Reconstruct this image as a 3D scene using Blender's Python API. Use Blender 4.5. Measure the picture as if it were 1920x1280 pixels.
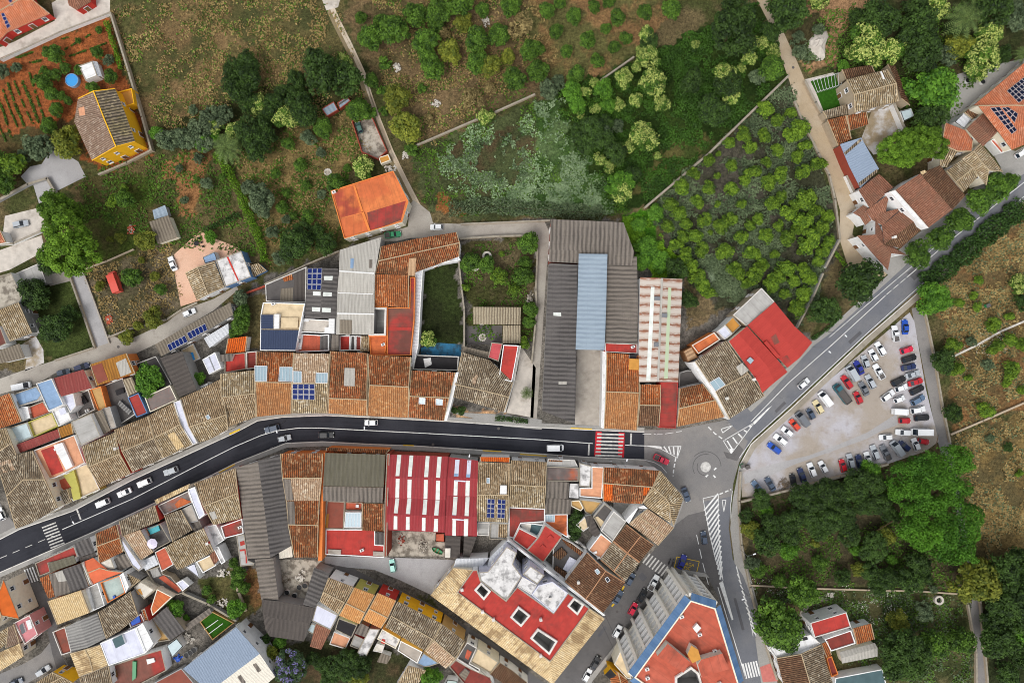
import bpy, math, random
import numpy as np
from mathutils import Vector, geometry
for o in list(bpy.data.objects):
 bpy.data.objects.remove(o)
scene = bpy.context.scene
COL = scene.collection
random.seed(7)
RNG = np.random.default_rng(11)
# ------------------------------------------------------------------ camera, sky, sun, exposure
H = 200.0          # flying height of the drone, metres
S = 0.16           # ground metres per photograph pixel
cd = bpy.data.cameras.new("camera")
cam = bpy.data.objects.new("camera", cd)
COL.objects.link(cam)
cam.location = (0, 0, H)
cam.rotation_euler = (0, 0, 0)
cd.sensor_width = 36.0
cd.lens = 36.0 * H / (1920 * S)
cd.clip_start = 1.0
cd.clip_end = 9000.0
scene.camera = cam
SUN_EL, SUN_AZ = 58.0, 214.0        # elevation; azimuth clockwise from the top of the picture
world = bpy.data.worlds.new("World")
scene.world = world
world.use_nodes = True
wn = world.node_tree.nodes
wl = world.node_tree.links
wn.clear()
sky = wn.new("ShaderNodeTexSky")
sky.sky_type = 'NISHITA'
sky.sun_disc = False
sky.sun_elevation = math.radians(SUN_EL)
sky.sun_rotation = math.radians(SUN_AZ)
sky.air_density = 1.0
sky.dust_density = 4.0
sky.ozone_density = 1.0
hs = wn.new("ShaderNodeHueSaturation")       # a cloudy sky has little colour
hs.inputs["Saturation"].default_value = 0.2
bg = wn.new("ShaderNodeBackground")
bg.inputs["Strength"].default_value = 0.15
wo = wn.new("ShaderNodeOutputWorld")
wl.new(sky.outputs[0], hs.inputs["Color"])
wl.new(hs.outputs[0], bg.inputs["Color"])
wl.new(bg.outputs[0], wo.inputs["Surface"])
sd = bpy.data.lights.new("sun", 'SUN')
sd.energy = 0.6
sd.angle = math.radians(20)
sd.color = (1.0, 0.96, 0.9)
sun = bpy.data.objects.new("sun", sd)
COL.objects.link(sun)
_e, _a = math.radians(SUN_EL), math.radians(SUN_AZ)
sun_dir = Vector((math.sin(_a) * math.cos(_e), math.cos(_a) * math.cos(_e), math.sin(_e)))
sun.rotation_euler = sun_dir.to_track_quat('Z', 'Y').to_euler()
vs = scene.view_settings
vs.view_transform = 'Standard'
vs.look = 'None'
vs.gamma = 1.0
vs.use_curve_mapping = False
vs.exposure = 0.42
scene.cycles.filter_width = 1.0          # the photograph is sharpened
scene.cycles.max_bounces = 5
scene.cycles.diffuse_bounces = 3
scene.cycles.glossy_bounces = 2
scene.cycles.transmission_bounces = 2
scene.cycles.caustics_reflective = False
scene.cycles.caustics_refractive = False
# ------------------------------------------------------------------ picture point -> world point
OX = OY = 0.0
SC = 1.0
def view(ox, oy, sc):
 global OX, OY, SC
 OX, OY, SC = float(ox), float(oy), float(sc)
def fp(x, y):
 return (OX + x / SC, OY + y / SC)
def at(p, z=0.0):
 k = S * (H - z) / H
 return Vector(((p[0] - 960.0) * k, (640.0 - p[1]) * k, z))
def nums(s):
 v = [float(t) for t in s.split()]
 return [fp(v[i], v[i + 1]) for i in range(0, len(v), 2)]
def inside(p, poly):
 x, y = p; c = False; n = len(poly); j = n - 1
 for i in range(n):
  xi, yi = poly[i][0], poly[i][1]; xj, yj = poly[j][0], poly[j][1]
  if (yi > y) != (yj > y) and x < (xj - xi) * (y - yi) / (yj - yi) + xi:
   c = not c
  j = i
 return c
def area2(poly):
 return sum(poly[i - 1][0] * poly[i][1] - poly[i][0] * poly[i - 1][1] for i in range(len(poly)))
def ccw(poly):
 return list(poly) if area2(poly) > 0 else list(reversed(poly))
def offset(poly, d):
 """inward offset of a counter-clockwise polygon (mitred, clamped)"""
 n = len(poly); out = []
 for i in range(n):
  a, b, c = Vector(poly[i - 1][:2]), Vector(poly[i][:2]), Vector(poly[(i + 1) % n][:2])
  e1 = (b - a); e2 = (c - b)
  if e1.length < 1e-6 or e2.length < 1e-6:
   out.append(b.copy()); continue
  e1.normalize(); e2.normalize()
  n1 = Vector((-e1.y, e1.x)); n2 = Vector((-e2.y, e2.x))
  m = n1 + n2
  if m.length < 1e-4:
   m = n1.copy()
  m.normalize()
  k = d / max(0.35, m.dot(n1))
  out.append(b + m * k)
 return out
def srgb(r, g, b):
 def f(c):
  c /= 255.0
  return c / 12.92 if c <= 0.04045 else ((c + 0.055) / 1.055) ** 2.4
 return (f(r), f(g), f(b))
# ------------------------------------------------------------------ node helper
class NT:
 def __init__(self, name):
  self.mat = bpy.data.materials.new(name)
  self.mat.use_nodes = True
  self.t = self.mat.node_tree
  self.t.nodes.clear()
  self.out = self.t.nodes.new("ShaderNodeOutputMaterial")
  self.b = self.t.nodes.new("ShaderNodeBsdfPrincipled")
  self.t.links.new(self.b.outputs[0], self.out.inputs[0])
  self.b.inputs["Specular IOR Level"].default_value = 0.2
 def n(self, k):
  return self.t.nodes.new(k)
 def put(self, sock, v):
  if isinstance(v, bpy.types.NodeSocket):
   self.t.links.new(v, sock)
  elif isinstance(v, (tuple, list)) and len(v) == 3 and sock.type == 'RGBA':
   sock.default_value = (*v, 1)
  else:
   sock.default_value = v
 def m(self, op, a, b=0.0, c=None, clamp=False):
  n = self.n("ShaderNodeMath"); n.operation = op; n.use_clamp = clamp
  self.put(n.inputs[0], a); self.put(n.inputs[1], b)
  if c is not None:
   self.put(n.inputs[2], c)
  return n.outputs[0]
 def mix(self, f, a, b, mode='MIX'):
  n = self.n("ShaderNodeMix"); n.data_type = 'RGBA'; n.blend_type = mode
  self.put(n.inputs[0], f); self.put(n.inputs[6], a); self.put(n.inputs[7], b)
  return n.outputs[2]
 def comb(self, x, y, z=0.0):
  n = self.n("ShaderNodeCombineXYZ")
  self.put(n.inputs[0], x); self.put(n.inputs[1], y); self.put(n.inputs[2], z)
  return n.outputs[0]
 def sep(self, v):
  n = self.n("ShaderNodeSeparateXYZ"); self.put(n.inputs[0], v)
  return n.outputs
 def noise(self, vec, scale, detail=2.0, rough=0.5):
  n = self.n("ShaderNodeTexNoise"); self.put(n.inputs["Vector"], vec)
  n.inputs["Scale"].default_value = scale; n.inputs["Detail"].default_value = detail
  n.inputs["Roughness"].default_value = rough
  return n.outputs[0]
 def white(self, vec):
  n = self.n("ShaderNodeTexWhiteNoise"); n.noise_dimensions = '3D'; self.put(n.inputs["Vector"], vec)
  return n.outputs[0]
 def ss(self, x, lo, hi):
  n = self.n("ShaderNodeMapRange"); n.interpolation_type = 'SMOOTHSTEP'; self.put(n.inputs[0], x)
  n.inputs[1].default_value = lo; n.inputs[2].default_value = hi
  return n.outputs[0]
 def lin(self, x, lo, hi, a, b):
  n = self.n("ShaderNodeMapRange"); self.put(n.inputs[0], x)
  n.inputs[1].default_value = lo; n.inputs[2].default_value = hi
  n.inputs[3].default_value = a; n.inputs[4].default_value = b
  return n.outputs[0]
 def uv(self):
  return self.n("ShaderNodeUVMap").outputs[0]
 def pos(self):
  return self.n("ShaderNodeNewGeometry").outputs["Position"]
 def rnd(self):
  return self.n("ShaderNodeObjectInfo").outputs["Random"]
 def attr(self, name):
  n = self.n("ShaderNodeAttribute"); n.attribute_name = name
  return n.outputs
 def scale(self, col, f):
  n = self.n("ShaderNodeVectorMath"); n.operation = 'SCALE'
  self.put(n.inputs[0], col); self.put(n.inputs[3], f)
  return n.outputs[0]
 def bump(self, h, strength=0.5, dist=0.1):
  n = self.n("ShaderNodeBump"); n.inputs["Strength"].default_value = strength
  n.inputs["Distance"].default_value = dist
  self.put(n.inputs["Height"], h)
  self.t.links.new(n.outputs[0], self.b.inputs["Normal"])
 def done(self, col, rough=0.85, spec=None):
  self.put(self.b.inputs["Base Color"], col); self.put(self.b.inputs["Roughness"], rough)
  if spec is not None:
   self.b.inputs["Specular IOR Level"].default_value = spec
  return self.mat
M = {}
def tile(name, lights, dark, alt, amt=.45, p=.56, spk=0.5, gap=.84):
 """barrel tiles: channels run down the slope (v), courses of single tiles of varying colour"""
 g = NT(name)
 uv = g.uv(); u, v, _ = g.sep(uv)
 pos = g.pos()
 w = g.m('SUBTRACT', g.noise(pos, .9, 2), .5)
 un = g.m('MULTIPLY_ADD', w, .35, u)
 ph = g.m('DIVIDE', un, p)
 cu = g.m('FLOOR', ph)
 vr = g.m('FLOOR', g.m('MULTIPLY_ADD', g.white(g.comb(cu, 3.3)), 1.0, g.m('DIVIDE', v, .62)))
 r = g.rnd()
 wn_ = g.white(g.comb(cu, vr, g.m('MULTIPLY', r, 37.0)))
 wc = g.white(g.comb(cu, 9.1, g.m('MULTIPLY', r, 17.0)))
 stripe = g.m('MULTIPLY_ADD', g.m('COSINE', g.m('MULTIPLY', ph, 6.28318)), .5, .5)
 base = g.mix(g.m('POWER', wn_, 1.0), lights[0], lights[1])
 base = g.mix(g.ss(wn_, .80 - .3 * spk, 1.05), base, lights[2] if len(lights) > 2 else lights[1])
 patch = g.m('MULTIPLY', g.ss(g.m('ADD', g.noise(pos, .22, 5, .62), g.m('MULTIPLY_ADD', wc, .12, -.06)), .44, .62), amt)
 base = g.mix(patch, base, alt)
 grime = g.ss(g.noise(pos, 1.5, 4, .7), .42, .66)
 base = g.mix(g.m('MULTIPLY', grime, .4), base, dark)
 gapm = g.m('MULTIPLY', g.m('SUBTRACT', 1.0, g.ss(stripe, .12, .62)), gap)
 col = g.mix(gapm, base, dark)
 col = g.scale(col, g.m('MULTIPLY_ADD', r, .22, .89))
 g.bump(g.m('MULTIPLY_ADD', wn_, .25, stripe), .7, .16)
 M[name] = g.done(col, .92)
def corr(name, light, dark, p=1.25, streak=.35, light2=None, depth=.8):
 g = NT(name)
 uv = g.uv(); u, v, _ = g.sep(uv); pos = g.pos()
 w = g.m('SUBTRACT', g.noise(pos, .35, 2), .5)
 ph = g.m('DIVIDE', g.m('MULTIPLY_ADD', w, .5, u), p)
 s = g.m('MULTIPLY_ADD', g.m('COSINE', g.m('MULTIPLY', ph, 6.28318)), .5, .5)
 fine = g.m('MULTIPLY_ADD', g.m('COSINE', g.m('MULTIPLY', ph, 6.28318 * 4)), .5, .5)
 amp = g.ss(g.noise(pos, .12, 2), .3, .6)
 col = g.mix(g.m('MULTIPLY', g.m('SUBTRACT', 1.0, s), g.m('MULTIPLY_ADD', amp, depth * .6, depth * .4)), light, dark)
 st = g.ss(g.noise(g.comb(g.m('MULTIPLY', u, 2.2), g.m('MULTIPLY', v, .14)), 1.0, 4, .65), .42, .7)
 col = g.mix(g.m('MULTIPLY', st, streak), col, light2 or dark)
 sp = g.ss(g.noise(pos, 2.6, 3, .7), .5, .75)
 col = g.mix(g.m('MULTIPLY', sp, .35), col, dark)
 seam = g.ss(g.m('ABSOLUTE', g.m('SUBTRACT', g.m('FRACT', g.m('DIVIDE', v, 2.4)), .5)), .475, .5)
 col = g.mix(g.m('MULTIPLY', seam, .3), col, dark)
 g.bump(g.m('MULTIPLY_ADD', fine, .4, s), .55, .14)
 M[name] = g.done(col, .85)
SEAMED = ('red', 'apt', 'grey', 'orangef', 'redpink', 'dkred', 'blueflat', 'wlav', 'redstain', 'orangestain', 'brick', 'white', 'terracotta')
def flatm(name, base, stain, amt=.5, scale=.25, rough=.8, alt=None, thr=.5):
 g = NT(name); pos = g.pos(); r = g.rnd()
 q = g.n("ShaderNodeVectorMath"); q.operation = 'ADD'
 g.t.links.new(pos, q.inputs[0]); g.t.links.new(g.comb(g.m('MULTIPLY', r, 91.0), 0.0), q.inputs[1])
 pp = q.outputs[0]
 a = g.ss(g.noise(pp, scale, 6, .62), thr, thr + .2)
 col = g.mix(g.m('MULTIPLY', a, amt), base, stain)
 f = g.noise(pp, 2.2, 5, .7)
 col = g.mix(g.m('MULTIPLY', g.ss(f, .5, .8), amt * .45), col, stain)
 if alt:
  col = g.mix(g.m('MULTIPLY', g.ss(g.noise(pp, scale * .55, 3), .52, .6), .75), col, alt)
 col = g.scale(col, g.lin(g.noise(pp, .6, 3), .3, .7, .86, 1.1))
 if name in SEAMED:
  u, v, _ = g.sep(g.uv())
  run = g.ss(g.noise(g.comb(g.m('MULTIPLY', u, .9), g.m('MULTIPLY', v, .12)), 1.0, 5, .7), .46, .68)
  col = g.mix(g.m('MULTIPLY', run, .38), col, stain)
  seam = g.ss(g.m('ABSOLUTE', g.m('SUBTRACT', g.m('FRACT', g.m('DIVIDE', u, 2.3)), .5)), .455, .49)
  col = g.mix(g.m('MULTIPLY', seam, .4), col, stain)
 g.bump(f, .25, .05)
 M[name] = g.done(col, rough)
def plain(name, base, rough=.6, spec=.3, metal=0.0, var=.0):
 g = NT(name)
 g.b.inputs["Metallic"].default_value = metal
 c = base
 if var:
  c = g.scale(g.mix(0.0, base, base), g.lin(g.noise(g.pos(), 1.1, 4, .6), .3, .7, 1 - var, 1 + var))
 M[name] = g.done(c, rough, spec)
c = srgb
# roof tiles
tile('tan', (c(194, 172, 136), c(138, 116, 86), c(232, 218, 190)), c(50, 40, 30), c(120, 102, 76), .45, spk=.7)
tile('tan2', (c(190, 164, 130), c(138, 114, 84), c(224, 204, 172)), c(48, 39, 30), c(120, 98, 72), .5, spk=.6)
tile('dktan', (c(170, 152, 126), c(108, 92, 74), c(222, 208, 182)), c(42, 35, 29), c(96, 80, 62), .5, spk=.8)
tile('cream', (c(230, 206, 160), c(212, 184, 138), c(238, 220, 182)), c(134, 108, 78), c(128, 102, 72), .75, spk=.3, gap=.5)
tile('palecream', (c(232, 206, 160), c(216, 188, 140), c(234, 214, 176)), c(150, 122, 82), c(200, 172, 122), .3, spk=.2, gap=.55)
tile('pinkcream', (c(206, 178, 148), c(160, 128, 100), c(232, 214, 188)), c(84, 64, 48), c(186, 150, 118), .4, spk=.9, gap=.7)
tile('orange', (c(196, 116, 66), c(156, 86, 48), c(214, 158, 112)), c(70, 38, 24), c(128, 84, 54), .5, spk=.6)
tile('vivid', (c(224, 106, 36), c(206, 92, 30), c(234, 130, 60)), c(120, 50, 20), c(196, 92, 36), .3, spk=.2)
tile('rust', (c(176, 104, 60), c(120, 70, 42), c(206, 160, 118)), c(54, 34, 24), c(96, 70, 46), .6, spk=.8)
tile('rustor', (c(180, 106, 64), c(126, 74, 46), c(208, 156, 112)), c(52, 34, 24), c(92, 70, 48), .7, spk=.7)
tile('ortan', (c(194, 136, 86), c(162, 108, 68), c(208, 164, 116)), c(96, 60, 38), c(150, 108, 74), .5, spk=.5, gap=.7)
tile('ltorange', (c(212, 156, 98), c(192, 134, 80), c(222, 176, 122)), c(134, 88, 50), c(198, 140, 92), .4, spk=.4, gap=.6)
tile('brown', (c(136, 100, 74), c(104, 74, 54), c(160, 128, 100)), c(48, 34, 26), c(90, 72, 54), .5)
tile('dkbrown', (c(122, 88, 64), c(96, 66, 48), c(150, 118, 92)), c(52, 36, 28), c(82, 68, 52), .4, gap=.75)
tile('redbrown', (c(154, 106, 84), c(134, 90, 70), c(170, 124, 102)), c(92, 62, 50), c(122, 98, 80), .5, spk=.3, gap=.65)
tile('mauve', (c(150, 128, 110), c(124, 100, 84), c(186, 168, 150)), c(76, 58, 48), c(134, 114, 96), .3, spk=.35, gap=.6)
tile('greybrown', (c(146, 132, 112), c(96, 86, 74), c(176, 160, 128)), c(44, 40, 36), c(120, 110, 60), .4, p=.85)
tile('ortile', (c(206, 128, 92), c(186, 104, 68), c(222, 160, 128)), c(130, 66, 44), c(160, 108, 84), .55, spk=.5, gap=.55)
# sheets
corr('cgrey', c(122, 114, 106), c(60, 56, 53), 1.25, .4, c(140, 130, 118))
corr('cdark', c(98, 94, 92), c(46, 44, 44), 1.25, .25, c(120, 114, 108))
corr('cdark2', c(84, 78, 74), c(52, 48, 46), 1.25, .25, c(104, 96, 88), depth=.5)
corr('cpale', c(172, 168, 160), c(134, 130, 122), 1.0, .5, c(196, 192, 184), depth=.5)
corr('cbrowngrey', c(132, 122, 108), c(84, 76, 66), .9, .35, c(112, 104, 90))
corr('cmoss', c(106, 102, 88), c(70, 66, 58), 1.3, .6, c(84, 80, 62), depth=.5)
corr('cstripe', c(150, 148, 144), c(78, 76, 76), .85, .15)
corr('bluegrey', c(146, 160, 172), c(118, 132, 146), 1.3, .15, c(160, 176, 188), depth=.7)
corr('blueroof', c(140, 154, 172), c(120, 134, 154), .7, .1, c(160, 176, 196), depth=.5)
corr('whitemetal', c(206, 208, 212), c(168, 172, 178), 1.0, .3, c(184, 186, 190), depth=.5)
corr('creamsheet', c(222, 216, 202), c(200, 192, 176), .8, .15, c(206, 198, 184), depth=.4)
corr('redsheet', c(152, 55, 59), c(124, 44, 48), .9, .5, c(140, 76, 76), depth=.5)
corr('redsmooth', c(172, 62, 55), c(154, 54, 50), 2.4, .25, c(176, 66, 60), depth=.3)
corr('redbrownsheet', c(138, 66, 62), c(112, 54, 50), .9, .4, c(150, 96, 88), depth=.4)
corr('navyroof', c(58, 68, 92), c(46, 54, 76), .7, .15, c(66, 78, 100), depth=.5)
corr('stripe_tb', c(176, 164, 140), c(74, 62, 50), .8, .3, c(140, 116, 86))
corr('ochrust', c(170, 118, 50), c(118, 80, 36), .8, .5, c(112, 70, 40))
corr('plank', c(190, 158, 124), c(120, 90, 66), 1.1, .2, c(170, 140, 110))
def rustrib():
 g = NT('rustrib'); uv = g.uv(); u, v, _ = g.sep(uv); pos = g.pos()
 ph = g.m('DIVIDE', g.m('MULTIPLY_ADD', g.m('SUBTRACT', g.noise(pos, .8, 2), .5), .25, u), 2.55)
 fr = g.m('FRACT', ph)
 line = g.m('SUBTRACT', 1.0, g.ss(g.m('ABSOLUTE', g.m('SUBTRACT', fr, .5)), .03, .10))
 strk = g.ss(g.noise(g.comb(g.m('MULTIPLY', u, 1.6), g.m('MULTIPLY', v, .5)), 1.0, 5, .7), .36, .58)
 near = g.m('SUBTRACT', 1.0, g.ss(g.m('ABSOLUTE', g.m('SUBTRACT', fr, .5)), .05, .42))
 col = g.mix(g.m('MULTIPLY', strk, g.m('MULTIPLY', near, .9)), c(188, 178, 168), c(140, 92, 64))
 col = g.mix(g.m('MULTIPLY', line, .75), col, c(118, 66, 44))
 g.bump(line, .5, .1)
 M['rustrib'] = g.done(col, .75)
rustrib()
# flat roofs and plaster
flatm('red', c(174, 60, 53), c(130, 58, 52), .7)
flatm('redstain', c(160, 60, 54), c(96, 66, 58), .85, .12, alt=c(112, 84, 72), thr=.42)
flatm('redpink', c(190, 84, 88), c(150, 60, 64), .4)
flatm('dkred', c(130, 58, 50), c(88, 52, 46), .6)
flatm('brick', c(186, 92, 68), c(138, 76, 60), .35)
flatm('rustflat', c(134, 74, 60), c(96, 66, 56), .7, .3)
flatm('orangef', c(208, 120, 70), c(146, 82, 54), .75, .2, alt=c(190, 98, 60))
flatm('orangestain', c(196, 106, 62), c(112, 60, 46), .8, .18, alt=c(152, 62, 54))
flatm('ochre', c(196, 140, 66), c(150, 104, 56), .5, .3)
flatm('terracotta', c(208, 152, 118), c(176, 120, 92), .4, .4)
flatm('apt', c(178, 88, 68), c(128, 74, 60), .75, .14, alt=c(186, 98, 78))
flatm('beige', c(206, 186, 152), c(170, 148, 116), .4, .4)
flatm('white', c(226, 226, 226), c(178, 176, 172), .3, .3)
flatm('wlav', c(206, 208, 222), c(176, 176, 190), .35, .3)
flatm('offwhite', c(212, 206, 194), c(168, 160, 146), .4, .35)
flatm('grey', c(170, 168, 164), c(126, 122, 116), .5, .3)
flatm('dkgrey', c(92, 88, 86), c(62, 58, 56), .5, .3)
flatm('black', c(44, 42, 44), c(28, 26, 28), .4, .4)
flatm('mottled', c(210, 208, 206), c(112, 110, 110), .75, .5, thr=.46)
flatm('concrete', c(168, 160, 150), c(122, 114, 104), .6, .2)
flatm('palecon', c(196, 188, 178), c(146, 136, 124), .6, .22)
flatm('rubble', c(176, 168, 154), c(96, 88, 78), .85, .5, thr=.42)
flatm('stainroof', c(120, 110, 106), c(176, 84, 44), .8, .14, alt=c(84, 76, 74))
flatm('paleblue', c(186, 202, 206), c(156, 172, 176), .4, .3)
flatm('blueflat', c(134, 160, 190), c(108, 132, 160), .3, .2)
flatm('palegreen', c(168, 182, 176), c(140, 154, 148), .5, .4)
flatm('pink', c(196, 128, 132), c(166, 104, 108), .3, .3)
flatm('bluefloor', c(48, 106, 140), c(44, 56, 60), .9, .35, thr=.42)
flatm('teal', c(78, 100, 104), c(54, 72, 74), .5, .3)
flatm('orhip', c(212, 104, 42), c(180, 84, 38), .4, .25)
flatm('terrhip', c(206, 104, 70), c(176, 84, 58), .4, .3)
for n_, a_, b_ in [('wwhite', c(236, 236, 235), c(186, 184, 178)), ('wcream', c(230, 222, 202), c(182, 168, 144)),
     ('wyellow', c(244, 184, 36), c(204, 150, 42)), ('worange', c(218, 128, 66), c(160, 88, 48)),
     ('wred', c(190, 58, 48), c(146, 50, 44)), ('wgrey', c(158, 156, 154), c(118, 114, 108)),
     ('wolive', c(182, 176, 92), c(146, 140, 80)), ('wochre', c(186, 150, 96), c(140, 112, 74)),
     ('wbrick', c(150, 70, 54), c(112, 56, 46)), ('wstone', c(176, 160, 138), c(120, 106, 88)),
     ('wpink', c(204, 140, 140), c(160, 110, 108)), ('wblue', c(96, 130, 172), c(80, 108, 148))]:
 flatm(n_, a_, b_, .45, .6)
plain('mortar', c(172, 154, 126), .9, .1, var=.2)
plain('brownridge', c(176, 132, 100), .9, .1, var=.15)
flatm('coping', c(210, 206, 200), c(150, 144, 134), .65, .5)
plain('metalwhite', c(222, 224, 226), .4, .4)
plain('metalgrey', c(120, 122, 126), .45, .5, .4)
plain('dark', c(30, 30, 32), .6, .3)
plain('glass', c(34, 42, 52), .12, .6)
plain('glasspale', c(150, 172, 182), .2, .6)
plain('glassgreen', c(178, 192, 160), .35, .4)
flatm('translucent', c(212, 216, 210), c(176, 180, 172), .5, .5, .45)
plain('solarcell', c(16, 34, 92), .5, .1)
plain('solardark', c(18, 24, 46), .5, .1)
plain('copegrey', c(150, 142, 128), .9, .1, var=.2)
plain('facade', c(236, 232, 222), .7, .2, var=.06)
plain('loggia', c(240, 240, 238), .6, .2, var=.08)
plain('frame', c(214, 214, 216), .5, .4)
plain('wood', c(120, 84, 54), .8, .2, var=.2)
plain('bark', c(86, 70, 54), .95, .1, var=.25)
plain('water', c(60, 150, 216), .08, .5)
plain('tarpblue', c(36, 84, 180), .6, .3, var=.2)
plain('turq', c(60, 164, 176), .5, .3, var=.1)
plain('plasticgreen', c(40, 130, 80), .4, .4)
plain('boxwhite', c(216, 216, 214), .6, .3)
plain('rubber', c(24, 24, 26), .85, .2)
plain('rim', c(150, 152, 156), .35, .5, .6)
plain('red_lamp', c(150, 20, 20), .3, .5)
plain('clear_lamp', c(220, 222, 216), .2, .5)
plain('parasol', c(212, 204, 222), .8, .2, var=.06)
plain('rock', c(196, 190, 180), .95, .1, var=.2)
plain('brush', c(120, 106, 90), .95, .1, var=.35)
plain('skin', c(190, 140, 112), .7, .2)
# ------------------------------------------------------------------ mesh builder
class MB:
 def __init__(self):
  self.v = []; self.f = []; self.mi = []; self.uv = []; self.mats = []
 def mid(self, m):
  if m not in self.mats:
   self.mats.append(m)
  return self.mats.index(m)
 def face(self, pts, m, uv=None):
  i0 = len(self.v)
  self.v += [tuple(p) for p in pts]
  self.f.append(tuple(range(i0, i0 + len(pts))))
  self.mi.append(self.mid(m))
  if uv is None:
   uv = [(p[0], p[1]) for p in pts]
  self.uv += [tuple(q) for q in uv]
 def poly(self, pts, m, holes=(), along=None):
  """flat polygon at the z of its points, facing up"""
  loops = [[Vector(p) for p in pts]] + [[Vector(p) for p in h] for h in holes]
  allv = [p for l in loops for p in l]
  if along is None:
   best = max(range(len(pts)), key=lambda i: (Vector(pts[i]) - Vector(pts[i - 1])).length)
   along = Vector(pts[best]) - Vector(pts[best - 1])
  along = Vector((along[0], along[1], 0)).normalized(); perp = Vector((-along.y, along.x, 0))
  for t in geometry.tessellate_polygon(loops):
   tri = [allv[k] for k in t]
   if (tri[1] - tri[0]).cross(tri[2] - tri[0]).z < 0:
    tri.reverse()
   self.face(tri, m, [(p.dot(along), p.dot(perp)) for p in tri])
 def box(self, ctr, half, m, ax=(1, 0, 0), ay=None, az=None, top=None, bottom=True):
  ax = Vector(ax).normalized()
  if ay is None:
   ay = Vector((-ax.y, ax.x, 0)).normalized() if az is None else Vector(az).cross(ax).normalized()
  az = ax.cross(ay).normalized()
  c_ = Vector(ctr)
  P = lambda i, j, k: c_ + ax * (half[0] * i) + ay * (half[1] * j) + az * (half[2] * k)
  q = [((-1, -1, 1), (1, -1, 1), (1, 1, 1), (-1, 1, 1)), ((-1, 1, -1), (1, 1, -1), (1, -1, -1), (-1, -1, -1)),
    ((-1, -1, -1), (1, -1, -1), (1, -1, 1), (-1, -1, 1)), ((1, 1, -1), (-1, 1, -1), (-1, 1, 1), (1, 1, 1)),
    ((1, -1, -1), (1, 1, -1), (1, 1, 1), (1, -1, 1)), ((-1, 1, -1), (-1, -1, -1), (-1, -1, 1), (-1, 1, 1))]
  for n_, f in enumerate(q):
   if n_ == 1 and not bottom:
    continue
   self.face([P(*t) for t in f], (top or m) if n_ == 0 else m)
 def prism(self, poly, z0, z1, m, top=None):
  """vertical prism over a polygon; z1 may be a list of heights per vertex"""
  poly = [(p[0], p[1]) for p in poly]
  zs = z1 if isinstance(z1, (list, tuple)) else [z1] * len(poly)
  if area2(poly) < 0:
   poly = poly[::-1]; zs = list(zs)[::-1]
  n_ = len(poly)
  for i in range(n_):
   a, b = poly[i], poly[(i + 1) % n_]
   za, zb = zs[i], zs[(i + 1) % n_]
   d = math.hypot(b[0] - a[0], b[1] - a[1])
   self.face([(a[0], a[1], z0), (b[0], b[1], z0), (b[0], b[1], zb), (a[0], a[1], za)], m,
      [(0, z0), (d, z0), (d, zb), (0, za)])
  if top is not False:
   self.poly([(p[0], p[1], z) for p, z in zip(poly, zs)], top or m)
 def tube(self, pts, rad, m, n=6):
  rings = []
  for i, p in enumerate(pts):
   p = Vector(p)
   a = Vector(pts[max(0, i - 1)]); b = Vector(pts[min(len(pts) - 1, i + 1)])
   d = (b - a).normalized()
   x = d.orthogonal().normalized(); y = d.cross(x)
   r = rad[i] if isinstance(rad, (list, tuple)) else rad
   rings.append([p + x * (r * math.cos(6.2832 * k / n)) + y * (r * math.sin(6.2832 * k / n)) for k in range(n)])
  for a, b in zip(rings, rings[1:]):
   for k in range(n):
    self.face([a[k], a[(k + 1) % n], b[(k + 1) % n], b[k]], m)
  self.face(rings[-1], m)
  self.face(rings[0][::-1], m)
 def lathe(self, ctr, prof, m, n=20, cap=True):
  c_ = Vector(ctr)
  R = [[c_ + Vector((r * math.cos(6.2832 * k / n), r * math.sin(6.2832 * k / n), z)) for k in range(n)] for r, z in prof]
  for a, b in zip(R, R[1:]):
   for k in range(n):
    self.face([a[k], a[(k + 1) % n], b[(k + 1) % n], b[k]], m)
  if cap:
   self.face(R[-1], m)
 def build(self, name, parent=None, origin=None, smooth=False):
  o_ = Vector(origin) if origin is not None else Vector((0, 0, 0))
  me = bpy.data.meshes.new(name)
  me.from_pydata([tuple(Vector(p) - o_) for p in self.v], [], self.f)
  for m in self.mats:
   me.materials.append(M[m] if isinstance(m, str) else m)
  me.polygons.foreach_set("material_index", self.mi)
  ul = me.uv_layers.new(name="uv")
  ul.data.foreach_set("uv", [x for q in self.uv for x in q])
  if smooth:
   me.polygons.foreach_set("use_smooth", [True] * len(self.f))
  o = bpy.data.objects.new(name, me)
  COL.objects.link(o)
  if parent is not None:
   o.parent = parent
  elif origin is not None:
   o.location = o_
  return o
LABELS = {}
def tag(o, label, cat, group=None):
 o["label"] = label; o["category"] = cat
 if group:
  o["group"] = group
 LABELS.setdefault(label, []).append(o)
 return o
def empty(name, loc, rz=0.0):
 o = bpy.data.objects.new(name, None)
 COL.objects.link(o)
 o.location = loc; o.rotation_euler = (0, 0, rz); o.empty_display_size = 0.5
 return o
def struct(o, kind='structure'):
 o["kind"] = kind
 return o
def dup(proto, loc, rz=0.0, sc=(1, 1, 1), mats=None, drop=()):
 """a copy of a thing, its parts and their sub-parts; proto = (root, [(part, [sub-parts])])"""
 root, parts = proto
 k = root.copy(); COL.objects.link(k)
 k.location = loc; k.rotation_euler = (0, 0, rz); k.scale = sc
 for p, subs in parts:
  q = p.copy(); COL.objects.link(q); q.parent = k
  if mats:
   for i, s_ in enumerate(q.material_slots):
    if s_.material and s_.material.name in mats:
     s_.link = 'OBJECT'; s_.material = mats[s_.material.name]
  for t in subs:
   w = t.copy(); COL.objects.link(w); w.parent = q
 return k
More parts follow.
